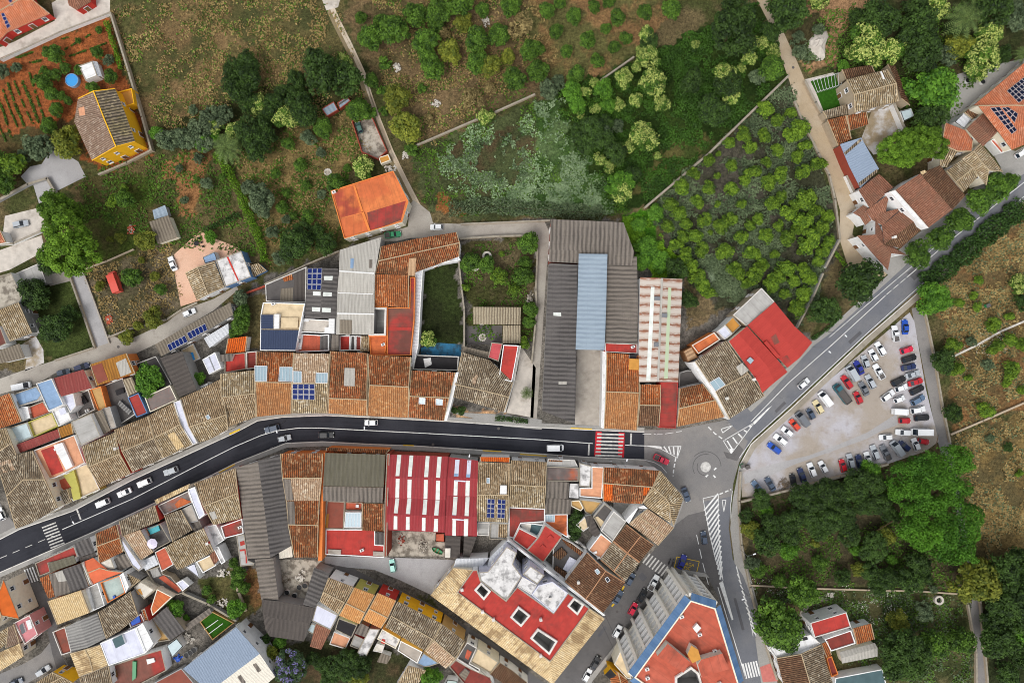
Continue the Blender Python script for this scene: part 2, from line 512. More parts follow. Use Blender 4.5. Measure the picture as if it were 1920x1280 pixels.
# ------------------------------------------------------------------ houses
FOOT = []      # (footprint polygon, wall height per vertex, thing, wall material, wants windows)
class House:
 def __init__(self, name, label, cat):
  self.name, self.label, self.cat = name, label, cat
  self.panels = []        # (picture polygon, point, normal)
  self.root = None
 def hit(self, p):
  """world point where the camera ray through picture point p meets this roof"""
  best = None
  for poly, q, n in self.panels:
   if inside(p, poly):
    best = (q, n); break
  if best is None:
   best = min(((pp[1], pp[2]) for pp in self.panels),
      key=lambda t: (at(p, t[0].z) - t[0]).length)
  q, n = best
  o = Vector((0, 0, H)); d = at(p, 0) - o
  t = (q - o).dot(n) / d.dot(n)
  return o + d * t, n
def to_px(p):
 k = S * (H - p.z) / H
 return (960 + p.x / k, 640 - p.y / k)
def parse_lines(spec):
 out = []
 for part in spec.split('|'):
  h, rest = part.split(':')
  out.append((float(h), nums(rest)))
 return out
def finish(hs, foot, tops, wallm, win):
 FOOT.append((foot, tops, hs, wallm, win))
def house(name, label, spec, mats, wall='wcream', cat='house', ex=(), win=1, verge='mortar', eave=.22, ridge='mortar'):
 """roof given as rows of points from eave to ridge to eave, walls under it"""
 lines = parse_lines(spec)
 mats = mats.split(',')
 hs = House(name, label, cat)
 W = [[at(p, h) for p in pts] for h, pts in lines]
 n = max(len(r) for r in W)
 for r in W:
  assert len(r) == n, (label, [len(x) for x in W])
 loop = list(W[0]) + [r[-1] for r in W[1:-1]] + list(reversed(W[-1])) + [r[0] for r in reversed(W[1:-1])]
 if area2(loop) < 0:
  loop.reverse()
 cen = sum(loop, Vector()) / len(loop); base = Vector((cen.x, cen.y, 0))
 root = empty(name, base); hs.root = root
 tag(root, label, cat)
 mb = MB()
 for i in range(len(W) - 1):
  m = mats[min(i, len(mats) - 1)]
  for k in range(n - 1):
   q = [W[i][k], W[i][k + 1], W[i + 1][k + 1], W[i + 1][k]]
   al = (q[1] - q[0]) + (q[2] - q[3])
   al = Vector((al.x, al.y, al.z)).normalized()
   nn = (q[1] - q[0]).cross(q[3] - q[0])
   if nn.length < 1e-6:
    nn = (q[2] - q[0]).cross(q[3] - q[0])
   if nn.z < 0:
    nn = -nn; q = [q[0], q[3], q[2], q[1]]
   nn.normalize()
   dn = nn.cross(al).normalized()
   uvf = lambda p: (p.dot(al), p.dot(dn))
   pts2 = [p for j, p in enumerate(q) if (p - q[j - 1]).length > 1e-4]
   if len(pts2) == 4:
    tris = [pts2[:3], [pts2[0], pts2[2], pts2[3]]]
   else:
    tris = [pts2]
   for t in tris:
    mb.face(t, m, [uvf(p) for p in t])
    tn = (t[1] - t[0]).cross(t[2] - t[0]).normalized()
    hs.panels.append(([to_px(p) for p in t], t[0].copy(), tn if tn.z > 0 else -tn))
 tiled = not mats[0].startswith(('c', 'rustrib', 'blue', 'white', 'red', 'stripe', 'navy')) or mats[0] in ('cream',)
 th = .2 if tiled else .1
 dr = Vector((0, 0, -th))
 for i in range(len(loop)):
  a, b = loop[i], loop[(i + 1) % len(loop)]
  mb.face([a + dr, b + dr, b, a], verge if tiled else mats[0])
 # ridge caps and verges
 rm = ridge
 def strip(a, b, w, h):
  d = b - a
  if d.length < .3:
   return
  mb.box((a + b) / 2 + Vector((0, 0, h * .4)), (d.length / 2, w / 2, h / 2), rm, ax=d)
 if tiled:
  for i in range(1, len(W) - 1):
   if lines[i][0] > lines[i - 1][0] and lines[i][0] > lines[i + 1][0]:
    for k in range(n - 1):
     strip(W[i][k], W[i][k + 1], .27, .14)
  for i in range(len(W) - 1):
   for e in (0, -1):
    cen2 = Vector((cen.x, cen.y, 0))
    a, b = W[i][e], W[i + 1][e]
    ins = (cen2 - (a + b) / 2); ins.z = 0; ins = ins.normalized() * .13
    strip(a + ins, b + ins, .2, .1)
 mb.build('roof', root, base)
 # walls
 wl_ = MB(); foot = []; tops = []
 sh = offset([(p.x, p.y) for p in loop], eave)
 for i, p in enumerate(loop):
  foot.append((sh[i].x, sh[i].y)); tops.append(max(.5, p.z - th * .6))
 wl_.prism(foot, 0, tops, wall, top=False)
 wl_.build('wall', root, base)
 finish(hs, foot, tops, wall, win)
 extras(hs, base, ex)
 return hs
def flat(name, label, h, spec, mat, wall='wwhite', par=.5, cat='house', ex=(), holes=(), win=1, cop='coping', t=.24):
 pts = nums(spec)
 if cop == 'coping':
  cop = ('coping', 'copegrey', wall)[len(label) % 3]
 hs = House(name, label, cat)
 W = ccw([(q.x, q.y) for q in (at(p, h) for p in pts)])
 cen = sum((Vector(p) for p in W), Vector((0, 0))) / len(W); base = Vector((cen.x, cen.y, 0))
 root = empty(name, base); hs.root = root
 tag(root, label, cat)
 zf = h - par
 inner = [(p.x, p.y) for p in offset(W, t)]
 rb = MB()
 hl = []
 for hh in holes:
  hw = ccw([(q.x, q.y) for q in (at(p, zf) for p in nums(hh))])
  hl.append(hw)
 rb.poly([(x, y, zf) for x, y in inner], mat, holes=[[(x, y, zf) for x, y in reversed(q)] for q in hl])
 rb.build('roof', root, base)
 wb = MB()
 wb.prism(W, 0, h, wall, top=False)
 wb.build('wall', root, base)
 if par > .05:
  cb = MB(); n = len(W)
  for i in range(n):
   j = (i + 1) % n
   cb.face([(*W[i], h), (*W[j], h), (*inner[j], h), (*inner[i], h)], cop)
   cb.face([(*inner[i], h), (*inner[j], h), (*inner[j], zf), (*inner[i], zf)], cop)
  cb.build('parapet', root, base)
 for q in hl:
  lw = MB(); n = len(q); o = [(p.x, p.y) for p in offset(q, -.55)]
  for i in range(n):
   j = (i + 1) % n
   lw.face([(*q[j], max(.3, zf - 4)), (*q[i], max(.3, zf - 4)), (*q[i], zf + .7), (*q[j], zf + .7)], 'wgrey')
   lw.face([(*o[i], zf + .7), (*o[j], zf + .7), (*q[j], zf + .7), (*q[i], zf + .7)], 'coping')
   lw.face([(*o[i], zf), (*o[j], zf), (*o[j], zf + .7), (*o[i], zf + .7)], 'wwhite')
  lw.poly([(x, y, max(.3, zf - 4)) for x, y in q], 'grey')
  lw.build('light_well', root, base)
 hs.panels.append(([p for p in pts], Vector((cen.x, cen.y, zf)), Vector((0, 0, 1))))
 finish(hs, W, [h] * len(W), wall, win)
 extras(hs, base, ex)
 return hs
def quad_on(hs, q):
 P = [hs.hit(p) for p in q]
 return [p for p, _ in P], P[0][1]
def extras(hs, base, ex):
 for e in ex:
  k = e[0]; root = hs.root
  if k == 'box':                   # ('box', part name, quad, height, side material, top material)
   q, _ = quad_on(hs, nums(e[2]))
   zt = max(p.z for p in q) + e[3]
   sc_ = (H - zt) / (H - sum(p.z for p in q) / len(q))
   mb = MB(); mb.prism([(p.x * sc_, p.y * sc_) for p in q], min(p.z for p in q) - .2, zt, e[4], e[5] if len(e) > 5 else e[4])
   o = mb.build(e[1], root, base)
  elif k == 'sheet':               # ('sheet', part name, quad, material[, lift])
   q, n = quad_on(hs, nums(e[2])); mb = MB()
   lift = Vector((0, 0, e[4] if len(e) > 4 else .05))
   qq = [p + lift for p in q]
   if (qq[1] - qq[0]).cross(qq[2] - qq[0]).z < 0:
    qq.reverse()
   mb.face(qq, e[3], [(p.x, p.y) for p in qq])
   for i in range(len(qq)):
    a, b = qq[i], qq[(i + 1) % len(qq)]
    mb.face([a - lift, b - lift, b, a], e[3])
   mb.build(e[1], root, base)
  elif k == 'sky':                 # ('sky', quad, nx): framed skylight with panes
   q, n = quad_on(hs, nums(e[1])); mb = MB(); nx = e[2] if len(e) > 2 else 3
   up = Vector((0, 0, .14))
   if (q[1] - q[0]).cross(q[2] - q[0]).z < 0:
    q = [q[1], q[0], q[3], q[2]]
   for i in range(4):
    a, b = q[i] + up, q[(i + 1) % 4] + up
    mb.box((a + b) / 2, ((b - a).length / 2, .07, .12), 'frame', ax=b - a)
   for i in range(1, nx):
    f = i / nx
    a = q[0].lerp(q[1], f) + up; b = q[3].lerp(q[2], f) + up
    mb.box((a + b) / 2, ((b - a).length / 2, .04, .06), 'frame', ax=b - a)
   o = mb.build('skylight', root, base)
   g_ = MB(); g_.face([p + up * .8 for p in q], e[3] if len(e) > 3 else 'glasspale'); pane = g_.build('pane', o, base)
  elif k == 'solar':               # ('solar', quad, nx, ny[, material])
   q, n = quad_on(hs, nums(e[1]))
   m = e[4] if len(e) > 4 else 'solarcell'
   up = n * .14
   for i in range(e[2]):
    for j in range(e[3]):
     P = lambda fi, fj: q[0].lerp(q[1], fi).lerp(q[3].lerp(q[2], fi), fj) + up
     d = .045
     c4 = [P((i + d) / e[2], (j + d) / e[3]), P((i + 1 - d) / e[2], (j + d) / e[3]),
       P((i + 1 - d) / e[2], (j + 1 - d) / e[3]), P((i + d) / e[2], (j + 1 - d) / e[3])]
     if (c4[1] - c4[0]).cross(c4[2] - c4[0]).z < 0:
      c4.reverse()
     mb = MB(); cc = sum(c4, Vector()) / 4
     low = [p - n * .06 for p in c4]
     for a in range(4):
      b = (a + 1) % 4
      mb.face([low[a], low[b], c4[b], c4[a]], 'frame')
      t = .93
      mb.face([c4[a], c4[b], cc.lerp(c4[b], t), cc.lerp(c4[a], t)], 'frame')
     mb.face([cc.lerp(p, .93) for p in c4], m)
     mb.build('solar_panel', root, base)
  elif k == 'ac':                  # air conditioner or vent unit at a point
   for p in nums(e[1]):
    w, n = hs.hit(p); mb = MB()
    mb.box(w + Vector((0, 0, .4)), (.55, .35, .4), 'boxwhite', ax=(1, .4, 0))
    o = mb.build('air_unit', root, base)
    fb = MB(); fb.lathe(w + Vector((0, 0, .8)), [(.26, 0), (.24, .04)], 'dkgrey', 10); fb.build('fan', o, base)
  elif k == 'ch':                  # chimneys at points
   for p in nums(e[1]):
    w, n = hs.hit(p); mb = MB()
    wm = e[2] if len(e) > 2 else 'wwhite'
    mb.box(w + Vector((0, 0, .45)), (.32, .28, .75), wm, ax=(1, .3, 0))
    o = mb.build('chimney', root, base)
    cb = MB(); cb.box(w + Vector((0, 0, 1.24)), (.42, .38, .05), 'coping', ax=(1, .3, 0)); cb.build('cap', o, base)
# windows and doors on walls that stand free and look into the picture
def make_window(w, h):
 f = MB()
 for s_ in (-1, 1):
  f.box((s_ * (w / 2 + .06), 0, 0), (.07, .07, h / 2 + .12), 'frame')
  f.box((0, 0, s_ * (h / 2 + .06)), (w / 2, .07, .06), 'frame')
 f.box((0, .0, 0), (.03, .05, h / 2), 'frame')
 f.box((0, -.12, -h / 2 - .15), (w / 2 + .2, .16, .04), 'coping')
 fo = f.build('window')
 p = MB(); p.box((0, .02, 0), (w / 2, .02, h / 2), 'glass'); po = p.build('pane', fo)
 return fo, po
def make_door(w, h):
 f = MB()
 for s_ in (-1, 1):
  f.box((s_ * (w / 2 + .06), 0, 0), (.07, .08, h / 2), 'frame')
 f.box((0, 0, h / 2 + .05), (w / 2 + .13, .08, .06), 'frame')
 f.box((0, .02, 0), (w / 2, .03, h / 2), 'wood')
 fo = f.build('door')
 k = MB(); k.box((w * .36, -.05, 0), (.05, .05, .05), 'metalgrey'); ko = k.build('handle', fo)
 return fo, ko
def punch_windows():
 wins = [make_window(1.1, 1.35), make_window(.8, 1.0)]; door = make_door(1.3, 2.2)
 nwin = 0; polys = [f[0] for f in FOOT]
 bbs = [(min(p[0] for p in q), max(p[0] for p in q), min(p[1] for p in q), max(p[1] for p in q)) for q in polys]
 for idx, (foot, tops, hs, wm, want) in enumerate(FOOT):
  if not want:
   continue
  base = hs.root.location; n = len(foot); k = 0
  for i in range(n):
   a, b = Vector(foot[i]), Vector(foot[(i + 1) % n]); L = (b - a).length
   zt = min(tops[i], tops[(i + 1) % n])
   if L < 3.2 or zt < 2.9:
    continue
   d = (b - a) / L; nrm = Vector((d.y, -d.x)); mid = (a + b) / 2
   if nrm.dot(-mid) < 0:
    continue
   if abs(mid.x) > 165 or abs(mid.y) > 110:
    continue
   nb = max(1, int((L - 1.2) / 3.6)); fl = 1 if zt < 4.8 else 2 if zt < 8.6 else 3
   for s_ in range(nb):
    f = (s_ + .5) / nb; q = a.lerp(b, f); o = q + nrm * 1.2
    zlow = 0.0
    for j, poly in enumerate(polys):
     bb = bbs[j]
     if j != idx and bb[0] - .1 < o.x < bb[1] + .1 and bb[2] - .1 < o.y < bb[3] + .1 and inside((o.x, o.y), poly):
      zlow = max(zlow, max(FOOT[j][1]))
    for t in range(fl):
     zc = zt * (t + .58) / fl
     if zc - .9 < zlow:
      continue
     isd = t == 0 and zlow == 0 and s_ == nb // 2
     src = door if isd else wins[(idx + t) % 2]
     if isd:
      zc = 1.12
     o1 = src[0].copy(); COL.objects.link(o1); o1.parent = hs.root
     o1.location = (q.x + nrm.x * .05 - base.x, q.y + nrm.y * .05 - base.y, zc)
     o1.rotation_euler = (0, 0, math.atan2(d.y, d.x))
     o2 = src[1].copy(); COL.objects.link(o2); o2.parent = o1
     nwin += 1
 for f, p in wins + [door]:
  bpy.data.objects.remove(p); bpy.data.objects.remove(f)
 return nwin
# ------------------------------------------------------------------ flat ground pieces
def pave(name, spec, m, z=.03, thick=0.0):
 pts = spec if not isinstance(spec, str) else nums(spec)
 w = [at(p, 0) for p in pts]; mb = MB()
 if thick:
  mb.prism([(p.x, p.y) for p in w], .0, z, m)
 else:
  mb.poly([(p.x, p.y, z) for p in w], m)
 return struct(mb.build(name))
def ribbon_pts(pts, w0, w1):
 """two offset lines (picture pixels) either side of a polyline"""
 A, B = [], []
 for i, p in enumerate(pts):
  a = Vector(pts[max(0, i - 1)]); b = Vector(pts[min(len(pts) - 1, i + 1)])
  d = (b - a).normalized(); n = Vector((-d.y, d.x))
  A.append(tuple(Vector(p) + n * w0)); B.append(tuple(Vector(p) + n * w1))
 return A, B
def ribbon(name, spec, w0, w1, m, z, thick=0.0):
 pts = nums(spec) if isinstance(spec, str) else spec
 A, B = ribbon_pts(pts, w0, w1); mb = MB()
 for i in range(len(pts) - 1):
  q = [at(p, 0) for p in (A[i], A[i + 1], B[i + 1], B[i])]
  q = [Vector((p.x, p.y, z)) for p in q]
  if (q[1] - q[0]).cross(q[2] - q[0]).z < 0:
   q.reverse()
  mb.face(q, m)
  if thick:
   for E in (A, B):
    a, b = at(E[i], 0), at(E[i + 1], 0)
    mb.face([(a.x, a.y, 0), (b.x, b.y, 0), (b.x, b.y, z), (a.x, a.y, z)], m)
 if thick:
  for a, b in ((A[0], B[0]), (A[-1], B[-1])):
   a, b = at(a, 0), at(b, 0)
   mb.face([(a.x, a.y, 0), (b.x, b.y, 0), (b.x, b.y, z), (a.x, a.y, z)], m)
 return struct(mb.build(name))
def dashes(name, spec, w, m, z, on, off):
 """painted broken line, lengths in picture pixels"""
 pts = [Vector(p) for p in nums(spec)]; mb = MB(); pos = 0.0; hw = w / 2
 for a, b in zip(pts, pts[1:]):
  L = (b - a).length; d = (b - a) / L; n = Vector((-d.y, d.x)); t = -pos
  while t < L:
   s0, s1 = max(0, t), min(L, t + on)
   if s1 > s0:
    q = [at(tuple(a + d * s + n * o), 0) for s, o in ((s0, -hw), (s1, -hw), (s1, hw), (s0, hw))]
    q = [Vector((p.x, p.y, z)) for p in q]
    if (q[1] - q[0]).cross(q[2] - q[0]).z < 0:
     q.reverse()
    mb.face(q, m)
   t += on + off
  pos = (pos + L) % (on + off)
 return struct(mb.build(name))
def quads(name, specs, m, z):
 mb = MB()
 for s_ in specs:
  w = [at(p, 0) for p in (nums(s_) if isinstance(s_, str) else s_)]
  mb.poly([(p.x, p.y, z) for p in w], m)
 return struct(mb.build(name))
def garden_wall(label, spec, h, m, thick=.3, top='copegrey', name='garden_wall', cat='wall'):
 pts = nums(spec); W = [at(p, h) for p in pts]
 A = []; mb = MB(); cb = MB()
 base = Vector((W[0].x, W[0].y, 0))
 root = empty(name, base); tag(root, label, cat)
 for a, b in zip(W, W[1:]):
  d = Vector((b.x - a.x, b.y - a.y, 0)); L = d.length + thick * .5
  mid = (a + b) / 2
  mb.box((mid.x, mid.y, h / 2), (L / 2, thick / 2, h / 2), m, ax=d)
  cb.box((mid.x, mid.y, h + .04), (L / 2, thick / 2 + .05, .04), top, ax=d)
 mb.build('wall', root, base); cb.build('coping', root, base)
 return root
# ------------------------------------------------------------------ cars
PAINT = {}
def paint(k):
 cols = {'white': c(222, 224, 226), 'silver': c(166, 172, 178), 'grey': c(104, 108, 114), 'black': c(26, 27, 30), 'navy': c(28, 42, 84),
   'blue': c(20, 74, 170), 'slate': c(62, 76, 96), 'red': c(176, 24, 36), 'crimson': c(206, 34, 66), 'orange': c(206, 64, 36),
   'beige': c(206, 192, 150), 'teal': c(22, 92, 104), 'mint': c(150, 208, 196), 'royal': c(26, 40, 130), 'skyblue': c(88, 110, 136),
   'vanred': c(206, 80, 66), 'oldgreen': c(64, 98, 88), 'green': c(30, 130, 84)}
 if k not in PAINT:
  g = NT('paint_' + k)
  g.b.inputs["Coat Weight"].default_value = .35
  g.b.inputs["Coat Roughness"].default_value = .12
  PAINT[k] = g.done(cols[k], .42, .4)
 return PAINT[k]
# length, width, height, belt line, then windscreen foot, roof front, roof rear, tail as shares of the length
SPEC = {'hatch': (3.95, 1.72, 1.48, .82, (.21, .07, -.36, -.47)), 'sedan': (4.5, 1.78, 1.45, .84, (.19, .05, -.22, -.36)),
  'wagon': (4.6, 1.8, 1.52, .86, (.20, .07, -.38, -.47)), 'suv': (4.5, 1.84, 1.7, .98, (.20, .08, -.37, -.47)),
  'van': (5.0, 1.95, 2.15, 1.1, (.40, .26, -.47, -.485)), 'bigvan': (5.9, 2.1, 2.5, 1.1, (.42, .31, -.48, -.49)),
  'small': (3.5, 1.62, 1.48, .84, (.25, .10, -.36, -.47)), 'pickup': (4.9, 1.82, 1.66, .95, (.20, .08, -.10, -.14)),
  'boxvan': (6.6, 2.5, 2.5, 1.1, (.44, .36, -.48, -.49)),
  'truck': (6.8, 2.2, 2.3, 1.15, (.45, .40, .22, .20))}
CARS = {}
def car_proto(kind, col):
 """x is forward; parts: body, cabin glass, roof, wheels (> rim), lamps, mirrors"""
 if (kind, col) in CARS:
  return CARS[kind, col]
 L, Wd, Ht, belt, (b0, b1, b2, b3) = SPEC[kind]
 hw = Wd / 2; P = paint(col)
 root = empty('parked_car', (0, 0, 0))
 b = MB()
 xs = [L * t for t in (.5, .485, .42, .2, -.2, -.42, -.49, -.5)]
 wd = [.70, .86, .97, 1.0, 1.0, .97, .88, .74]
 zt = [.62, .72, .80, .90, 1.0, .97, .93, .80]
 rings = []
 for x, w_, z_ in zip(xs, wd, zt):
  w = hw * w_; z = belt * z_ if kind not in ('van', 'bigvan', 'boxvan') else belt * (.86 if x > L * .4 else 1.0)
  rings.append([Vector((x, -w, .28)), Vector((x, -w, belt * .62)), Vector((x, -w * .93, z * .97)), Vector((x, -w * .72, z)), Vector((x, w * .72, z)),
      Vector((x, w * .93, z * .97)), Vector((x, w, belt * .62)), Vector((x, w, .28))])
 for a, d in zip(rings, rings[1:]):
  for k in range(7):
   b.face([a[k], a[k + 1], d[k + 1], d[k]], P)
 b.face(rings[0][::-1], P); b.face(rings[-1], P)
 parts = []
 bo = b.build('body', root, smooth=True);
 subs = []
 # cabin: windscreen base, roof front, roof rear, tail
 x0, x1, x2, x3 = L * b0, L * b1, L * b2, L * b3
 w0, w1 = hw * .90, hw * .74
 rt = Ht
 lo = [Vector((x0, -w0 * .92, belt * .93)), Vector((x0, w0 * .92, belt * .93)), Vector((x3, w0 * .94, belt * .98)), Vector((x3, -w0 * .94, belt * .98))]
 if kind in ('van', 'bigvan', 'boxvan'):
  w1 = hw * .88
 hi = [Vector((x1, -w1, rt)), Vector((x1, w1, rt)), Vector((x2, w1, rt)), Vector((x2, -w1, rt))]
 def pane(name, q):
  m_ = MB(); m_.face(q, 'glass'); return m_.build(name, root)
 isv = kind in ('van', 'bigvan', 'boxvan')
 g1 = pane('windscreen', [lo[0], lo[1], hi[1], hi[0]])
 parts += [(g1, [])]
 if not isv:
  parts += [(pane('rear_window', [lo[2], lo[3], hi[3], hi[2]]), []),
     (pane('side_window', [lo[1], lo[2], hi[2], hi[1]]), []), (pane('side_window', [lo[3], lo[0], hi[0], hi[3]]), [])]
 else:
  sb = MB()
  for q in ([lo[1], lo[2], hi[2], hi[1]], [lo[3], lo[0], hi[0], hi[3]], [lo[2], lo[3], hi[3], hi[2]]):
   sb.face(q, P)
  parts.append((sb.build('cargo_side', root), []))
 r = MB()
 e = .05
 r.prism([(p.x, p.y) for p in hi], rt - .03, rt + .03, P)
 for i in range(4):                          # pillars
  a, q = lo[i], hi[i]
  r.box((a + q) / 2, ((q - a).length / 2, .05, .04), P, ax=q - a)
 ro = r.build('roof', root)
 parts.append((ro, []))
 if kind in ('pickup', 'truck'):
  bd = MB(); xa, xb = x3 - .15, -L * .485; zb = belt * 1.0 + .06; q = 'dkgrey' if kind == 'truck' else P
  bd.box(((xa + xb) / 2, 0, zb), ((xa - xb) / 2, hw * .86, .05), 'dkgrey')
  for sy in (1, -1):
   bd.box(((xa + xb) / 2, sy * hw * .93, zb + .15), ((xa - xb) / 2, .06, .22), q)
  bd.box((xa, 0, zb + .15), (.05, hw * .93, .24), q); bd.box((xb, 0, zb + .15), (.05, hw * .93, .22), q)
  parts.append((bd.build('cargo_bed', root), []))
 for sx in (1, -1):
  for sy in (1, -1):
   w_ = MB(); cx_, cy_ = sx * L * .31, sy * (hw - .1)
   w_.tube([(cx_, cy_ - .11, .32), (cx_, cy_ + .11, .32)], .32, 'rubber', 14)
   wo_ = w_.build('wheel', root)
   rm = MB(); rm.tube([(cx_, cy_ + sy * .105, .32), (cx_, cy_ + sy * .125, .32)], .2, 'rim', 10)
   parts.append((wo_, [rm.build('rim', wo_)]))
 for sy in (1, -1):
  h_ = MB(); h_.box((L * .472, sy * hw * .66, belt * .66), (.09, .17, .07), 'clear_lamp'); parts.append((h_.build('headlight', root), []))
  t_ = MB(); t_.box((-L * .488, sy * hw * .7, belt * .76), (.05, .14, .08), 'red_lamp'); parts.append((t_.build('tail_light', root), []))
  m_ = MB(); m_.box((x0 - .25, sy * (hw + .06), belt + .05), (.07, .1, .07), P); parts.append((m_.build('mirror', root), []))
 parts.append((bo, subs))
 CARS[kind, col] = (root, parts)
 return CARS[kind, col]
USED = set()
def car(x, y, ang, kind, col, label, name='parked_car', cat='car', group=None, z=.05):
 p = at(fp(x, y), .7)
 pr = car_proto(kind, col)
 if (kind, col) not in USED:
  USED.add((kind, col)); o = pr[0]
  o.location = (p.x, p.y, z); o.rotation_euler = (0, 0, math.radians(ang))
  o.name = name
 else:
  o = dup(pr, (p.x, p.y, z), math.radians(ang)); o.name = name
  for k_ in ("group",):
   if k_ in o:
    del o[k_]
 tag(o, label, cat, group)
 return o
# ------------------------------------------------------------------ trees
def rnd_dirs(n):
 v = RNG.normal(size=(n, 3)); return v / np.linalg.norm(v, axis=1, keepdims=True)
def leaf_mesh(name, P, N, size, tint, mat, aspect=.62, blossom=None):
 """one quad leaf spray per point P facing N"""
 n = len(P)
 r = RNG.normal(size=(n, 3)); t = np.cross(N, r); t /= np.linalg.norm(t, axis=1, keepdims=True) + 1e-9
 b = np.cross(N, t)
 s_ = (size * RNG.uniform(.6, 1.35, n))[:, None]
 V = np.stack([P - t * s_, P - b * s_ * aspect + N * s_ * .2, P + t * s_, P + b * s_ * aspect + N * s_ * .2], 1).reshape(-1, 3)
 me = bpy.data.meshes.new(name)
 me.vertices.add(n * 4); me.loops.add(n * 4); me.polygons.add(n)
 me.vertices.foreach_set("co", V.ravel())
 me.loops.foreach_set("vertex_index", np.arange(n * 4))
 me.polygons.foreach_set("loop_start", np.arange(0, n * 4, 4))
 try:
  me.polygons.foreach_set("loop_total", np.full(n, 4))
 except Exception:
  pass
 a = me.attributes.new("tint", 'FLOAT', 'POINT'); a.data.foreach_set("value", np.repeat(tint, 4))
 a = me.attributes.new("bloom", 'FLOAT', 'POINT'); a.data.foreach_set("value", np.repeat(blossom if blossom is not None else np.zeros(n), 4))
 me.materials.append(M[mat] if isinstance(mat, str) else mat)
 me.update(calc_edges=True)
 return me
def foliage(name, dark, light, bloom=(1, 1, 1), rndv=.35):
 g = NT(name)
 t = g.attr("tint")[2]; bl = g.attr("bloom")[2]; r = g.rnd()
 col = g.mix(t, dark, light)
 col = g.mix(bl, col, bloom)
 col = g.scale(col, g.m('MULTIPLY_ADD', r, rndv, 1 - rndv * .5))
 g.b.inputs["Subsurface Weight"].default_value = 0
 M[name] = g.done(col, .7, .25)
 tr = g.n("ShaderNodeBsdfTranslucent"); g.put(tr.inputs[0], col)
 mx = g.n("ShaderNodeMixShader"); mx.inputs[0].default_value = .12
 g.t.links.new(g.b.outputs[0], mx.inputs[1]); g.t.links.new(tr.outputs[0], mx.inputs[2])
 g.t.links.new(mx.outputs[0], g.out.inputs[0])
foliage('f_dark', c(26, 42, 20), c(72, 100, 38))
foliage('f_mid', c(34, 58, 20), c(98, 134, 42))
foliage('f_green', c(40, 78, 20), c(108, 156, 46))
foliage('f_citrus', c(42, 72, 18), c(122, 152, 42))
foliage('f_olive', c(52, 68, 46), c(112, 128, 92))
foliage('f_yellow', c(66, 82, 26), c(138, 142, 50))
foliage('f_pale', c(76, 104, 64), c(152, 174, 132))
foliage('f_grass', c(26, 46, 14), c(64, 100, 28))
foliage('f_straw', c(112, 92, 54), c(182, 158, 104))
foliage('f_dry', c(104, 92, 56), c(160, 142, 94))
foliage('f_bloom', c(36, 64, 20), c(96, 134, 42), c(192, 202, 112))
foliage('f_pine', c(50, 80, 18), c(112, 148, 40))
foliage('f_jac', c(40, 62, 34), c(88, 112, 70), c(148, 136, 200))
foliage('f_canopy', c(36, 76, 18), c(98, 150, 40))
foliage('f_blossom', c(214, 212, 200), c(232, 230, 220))
foliage('f_hedge', c(58, 96, 20), c(126, 168, 40))
foliage('f_dkhedge', c(36, 60, 26), c(74, 108, 44))
foliage('f_palm', c(48, 66, 34), c(106, 126, 66))
def crown_points(n, nclump, flat_=.8, rough=.28, clump=.34, low=-.35):
 d = rnd_dirs(nclump * 3); d = d[d[:, 2] > low][:nclump]
 ang = np.arctan2(d[:, 1], d[:, 0])
 ph = RNG.uniform(0, 6.28, 3)
 lob = 1 + .14 * np.sin(ang * 2 + ph[0]) + .1 * np.sin(ang * 3 + ph[1]) + .07 * np.sin(ang * 5 + ph[2])
 rad = RNG.uniform(1 - rough, 1.0, len(d)) * lob * (1 - clump * .55)
 C = d * rad[:, None]
 k = len(C)
 inner = rnd_dirs(max(3, k // 4)) * RNG.uniform(.15, .55, max(3, k // 4))[:, None]
 C = np.vstack([C, inner]); kk = len(C)
 cr = RNG.uniform(.65, 1.2, kk) * clump
 ct = RNG.uniform(0, 1, kk)
 idx = RNG.integers(0, kk, n)
 dd = rnd_dirs(n); dd[:, 2] = np.where(dd[:, 2] < -.3, -dd[:, 2], dd[:, 2])
 P = C[idx] + dd * (cr[idx] * RNG.uniform(.55, 1.05, n) ** .6)[:, None]
 N = dd * .7 + rnd_dirs(n) * .55; N[:, 2] += .35; N /= np.linalg.norm(N, axis=1, keepdims=True)
 tint = np.clip(ct[idx] * .55 + RNG.uniform(-.12, .55, n), 0, 1)
 P[:, 2] *= flat_
 return P, N, tint, idx, ct
PROTO = {}
TCFG = {  # kind: (material, leaves, clumps, leaf size, flatness, clump radius, trunk height per radius, blossom share)
 'dk': ('f_dark', 4800, 70, .07, .82, .28, .55, 0), 'md': ('f_mid', 4600, 62, .072, .85, .28, .5, 0),
 'gr': ('f_green', 4600, 62, .072, .8, .30, .45, 0), 'ct': ('f_citrus', 2600, 34, .1, .85, .36, .45, 0),
 'ol': ('f_olive', 2600, 46, .085, .75, .26, .5, 0), 'yg': ('f_yellow', 3400, 50, .078, .78, .28, .5, 0),
 'dr': ('f_dry', 900, 40, .085, .7, .24, .5, 0), 'bl': ('f_bloom', 5200, 70, .066, .85, .26, .5, .6),
 'pi': ('f_pine', 15000, 130, .036, .62, .17, .7, 0), 'ja': ('f_jac', 6000, 90, .055, .6, .2, .6, .22),
 'sh': ('f_mid', 900, 16, .16, .75, .40, .25, 0), 'ss': ('f_olive', 900, 16, .15, .75, .4, .25, 0), 'bigdk': ('f_dark', 9000, 120, .046, .7, .19, .55, 0)}
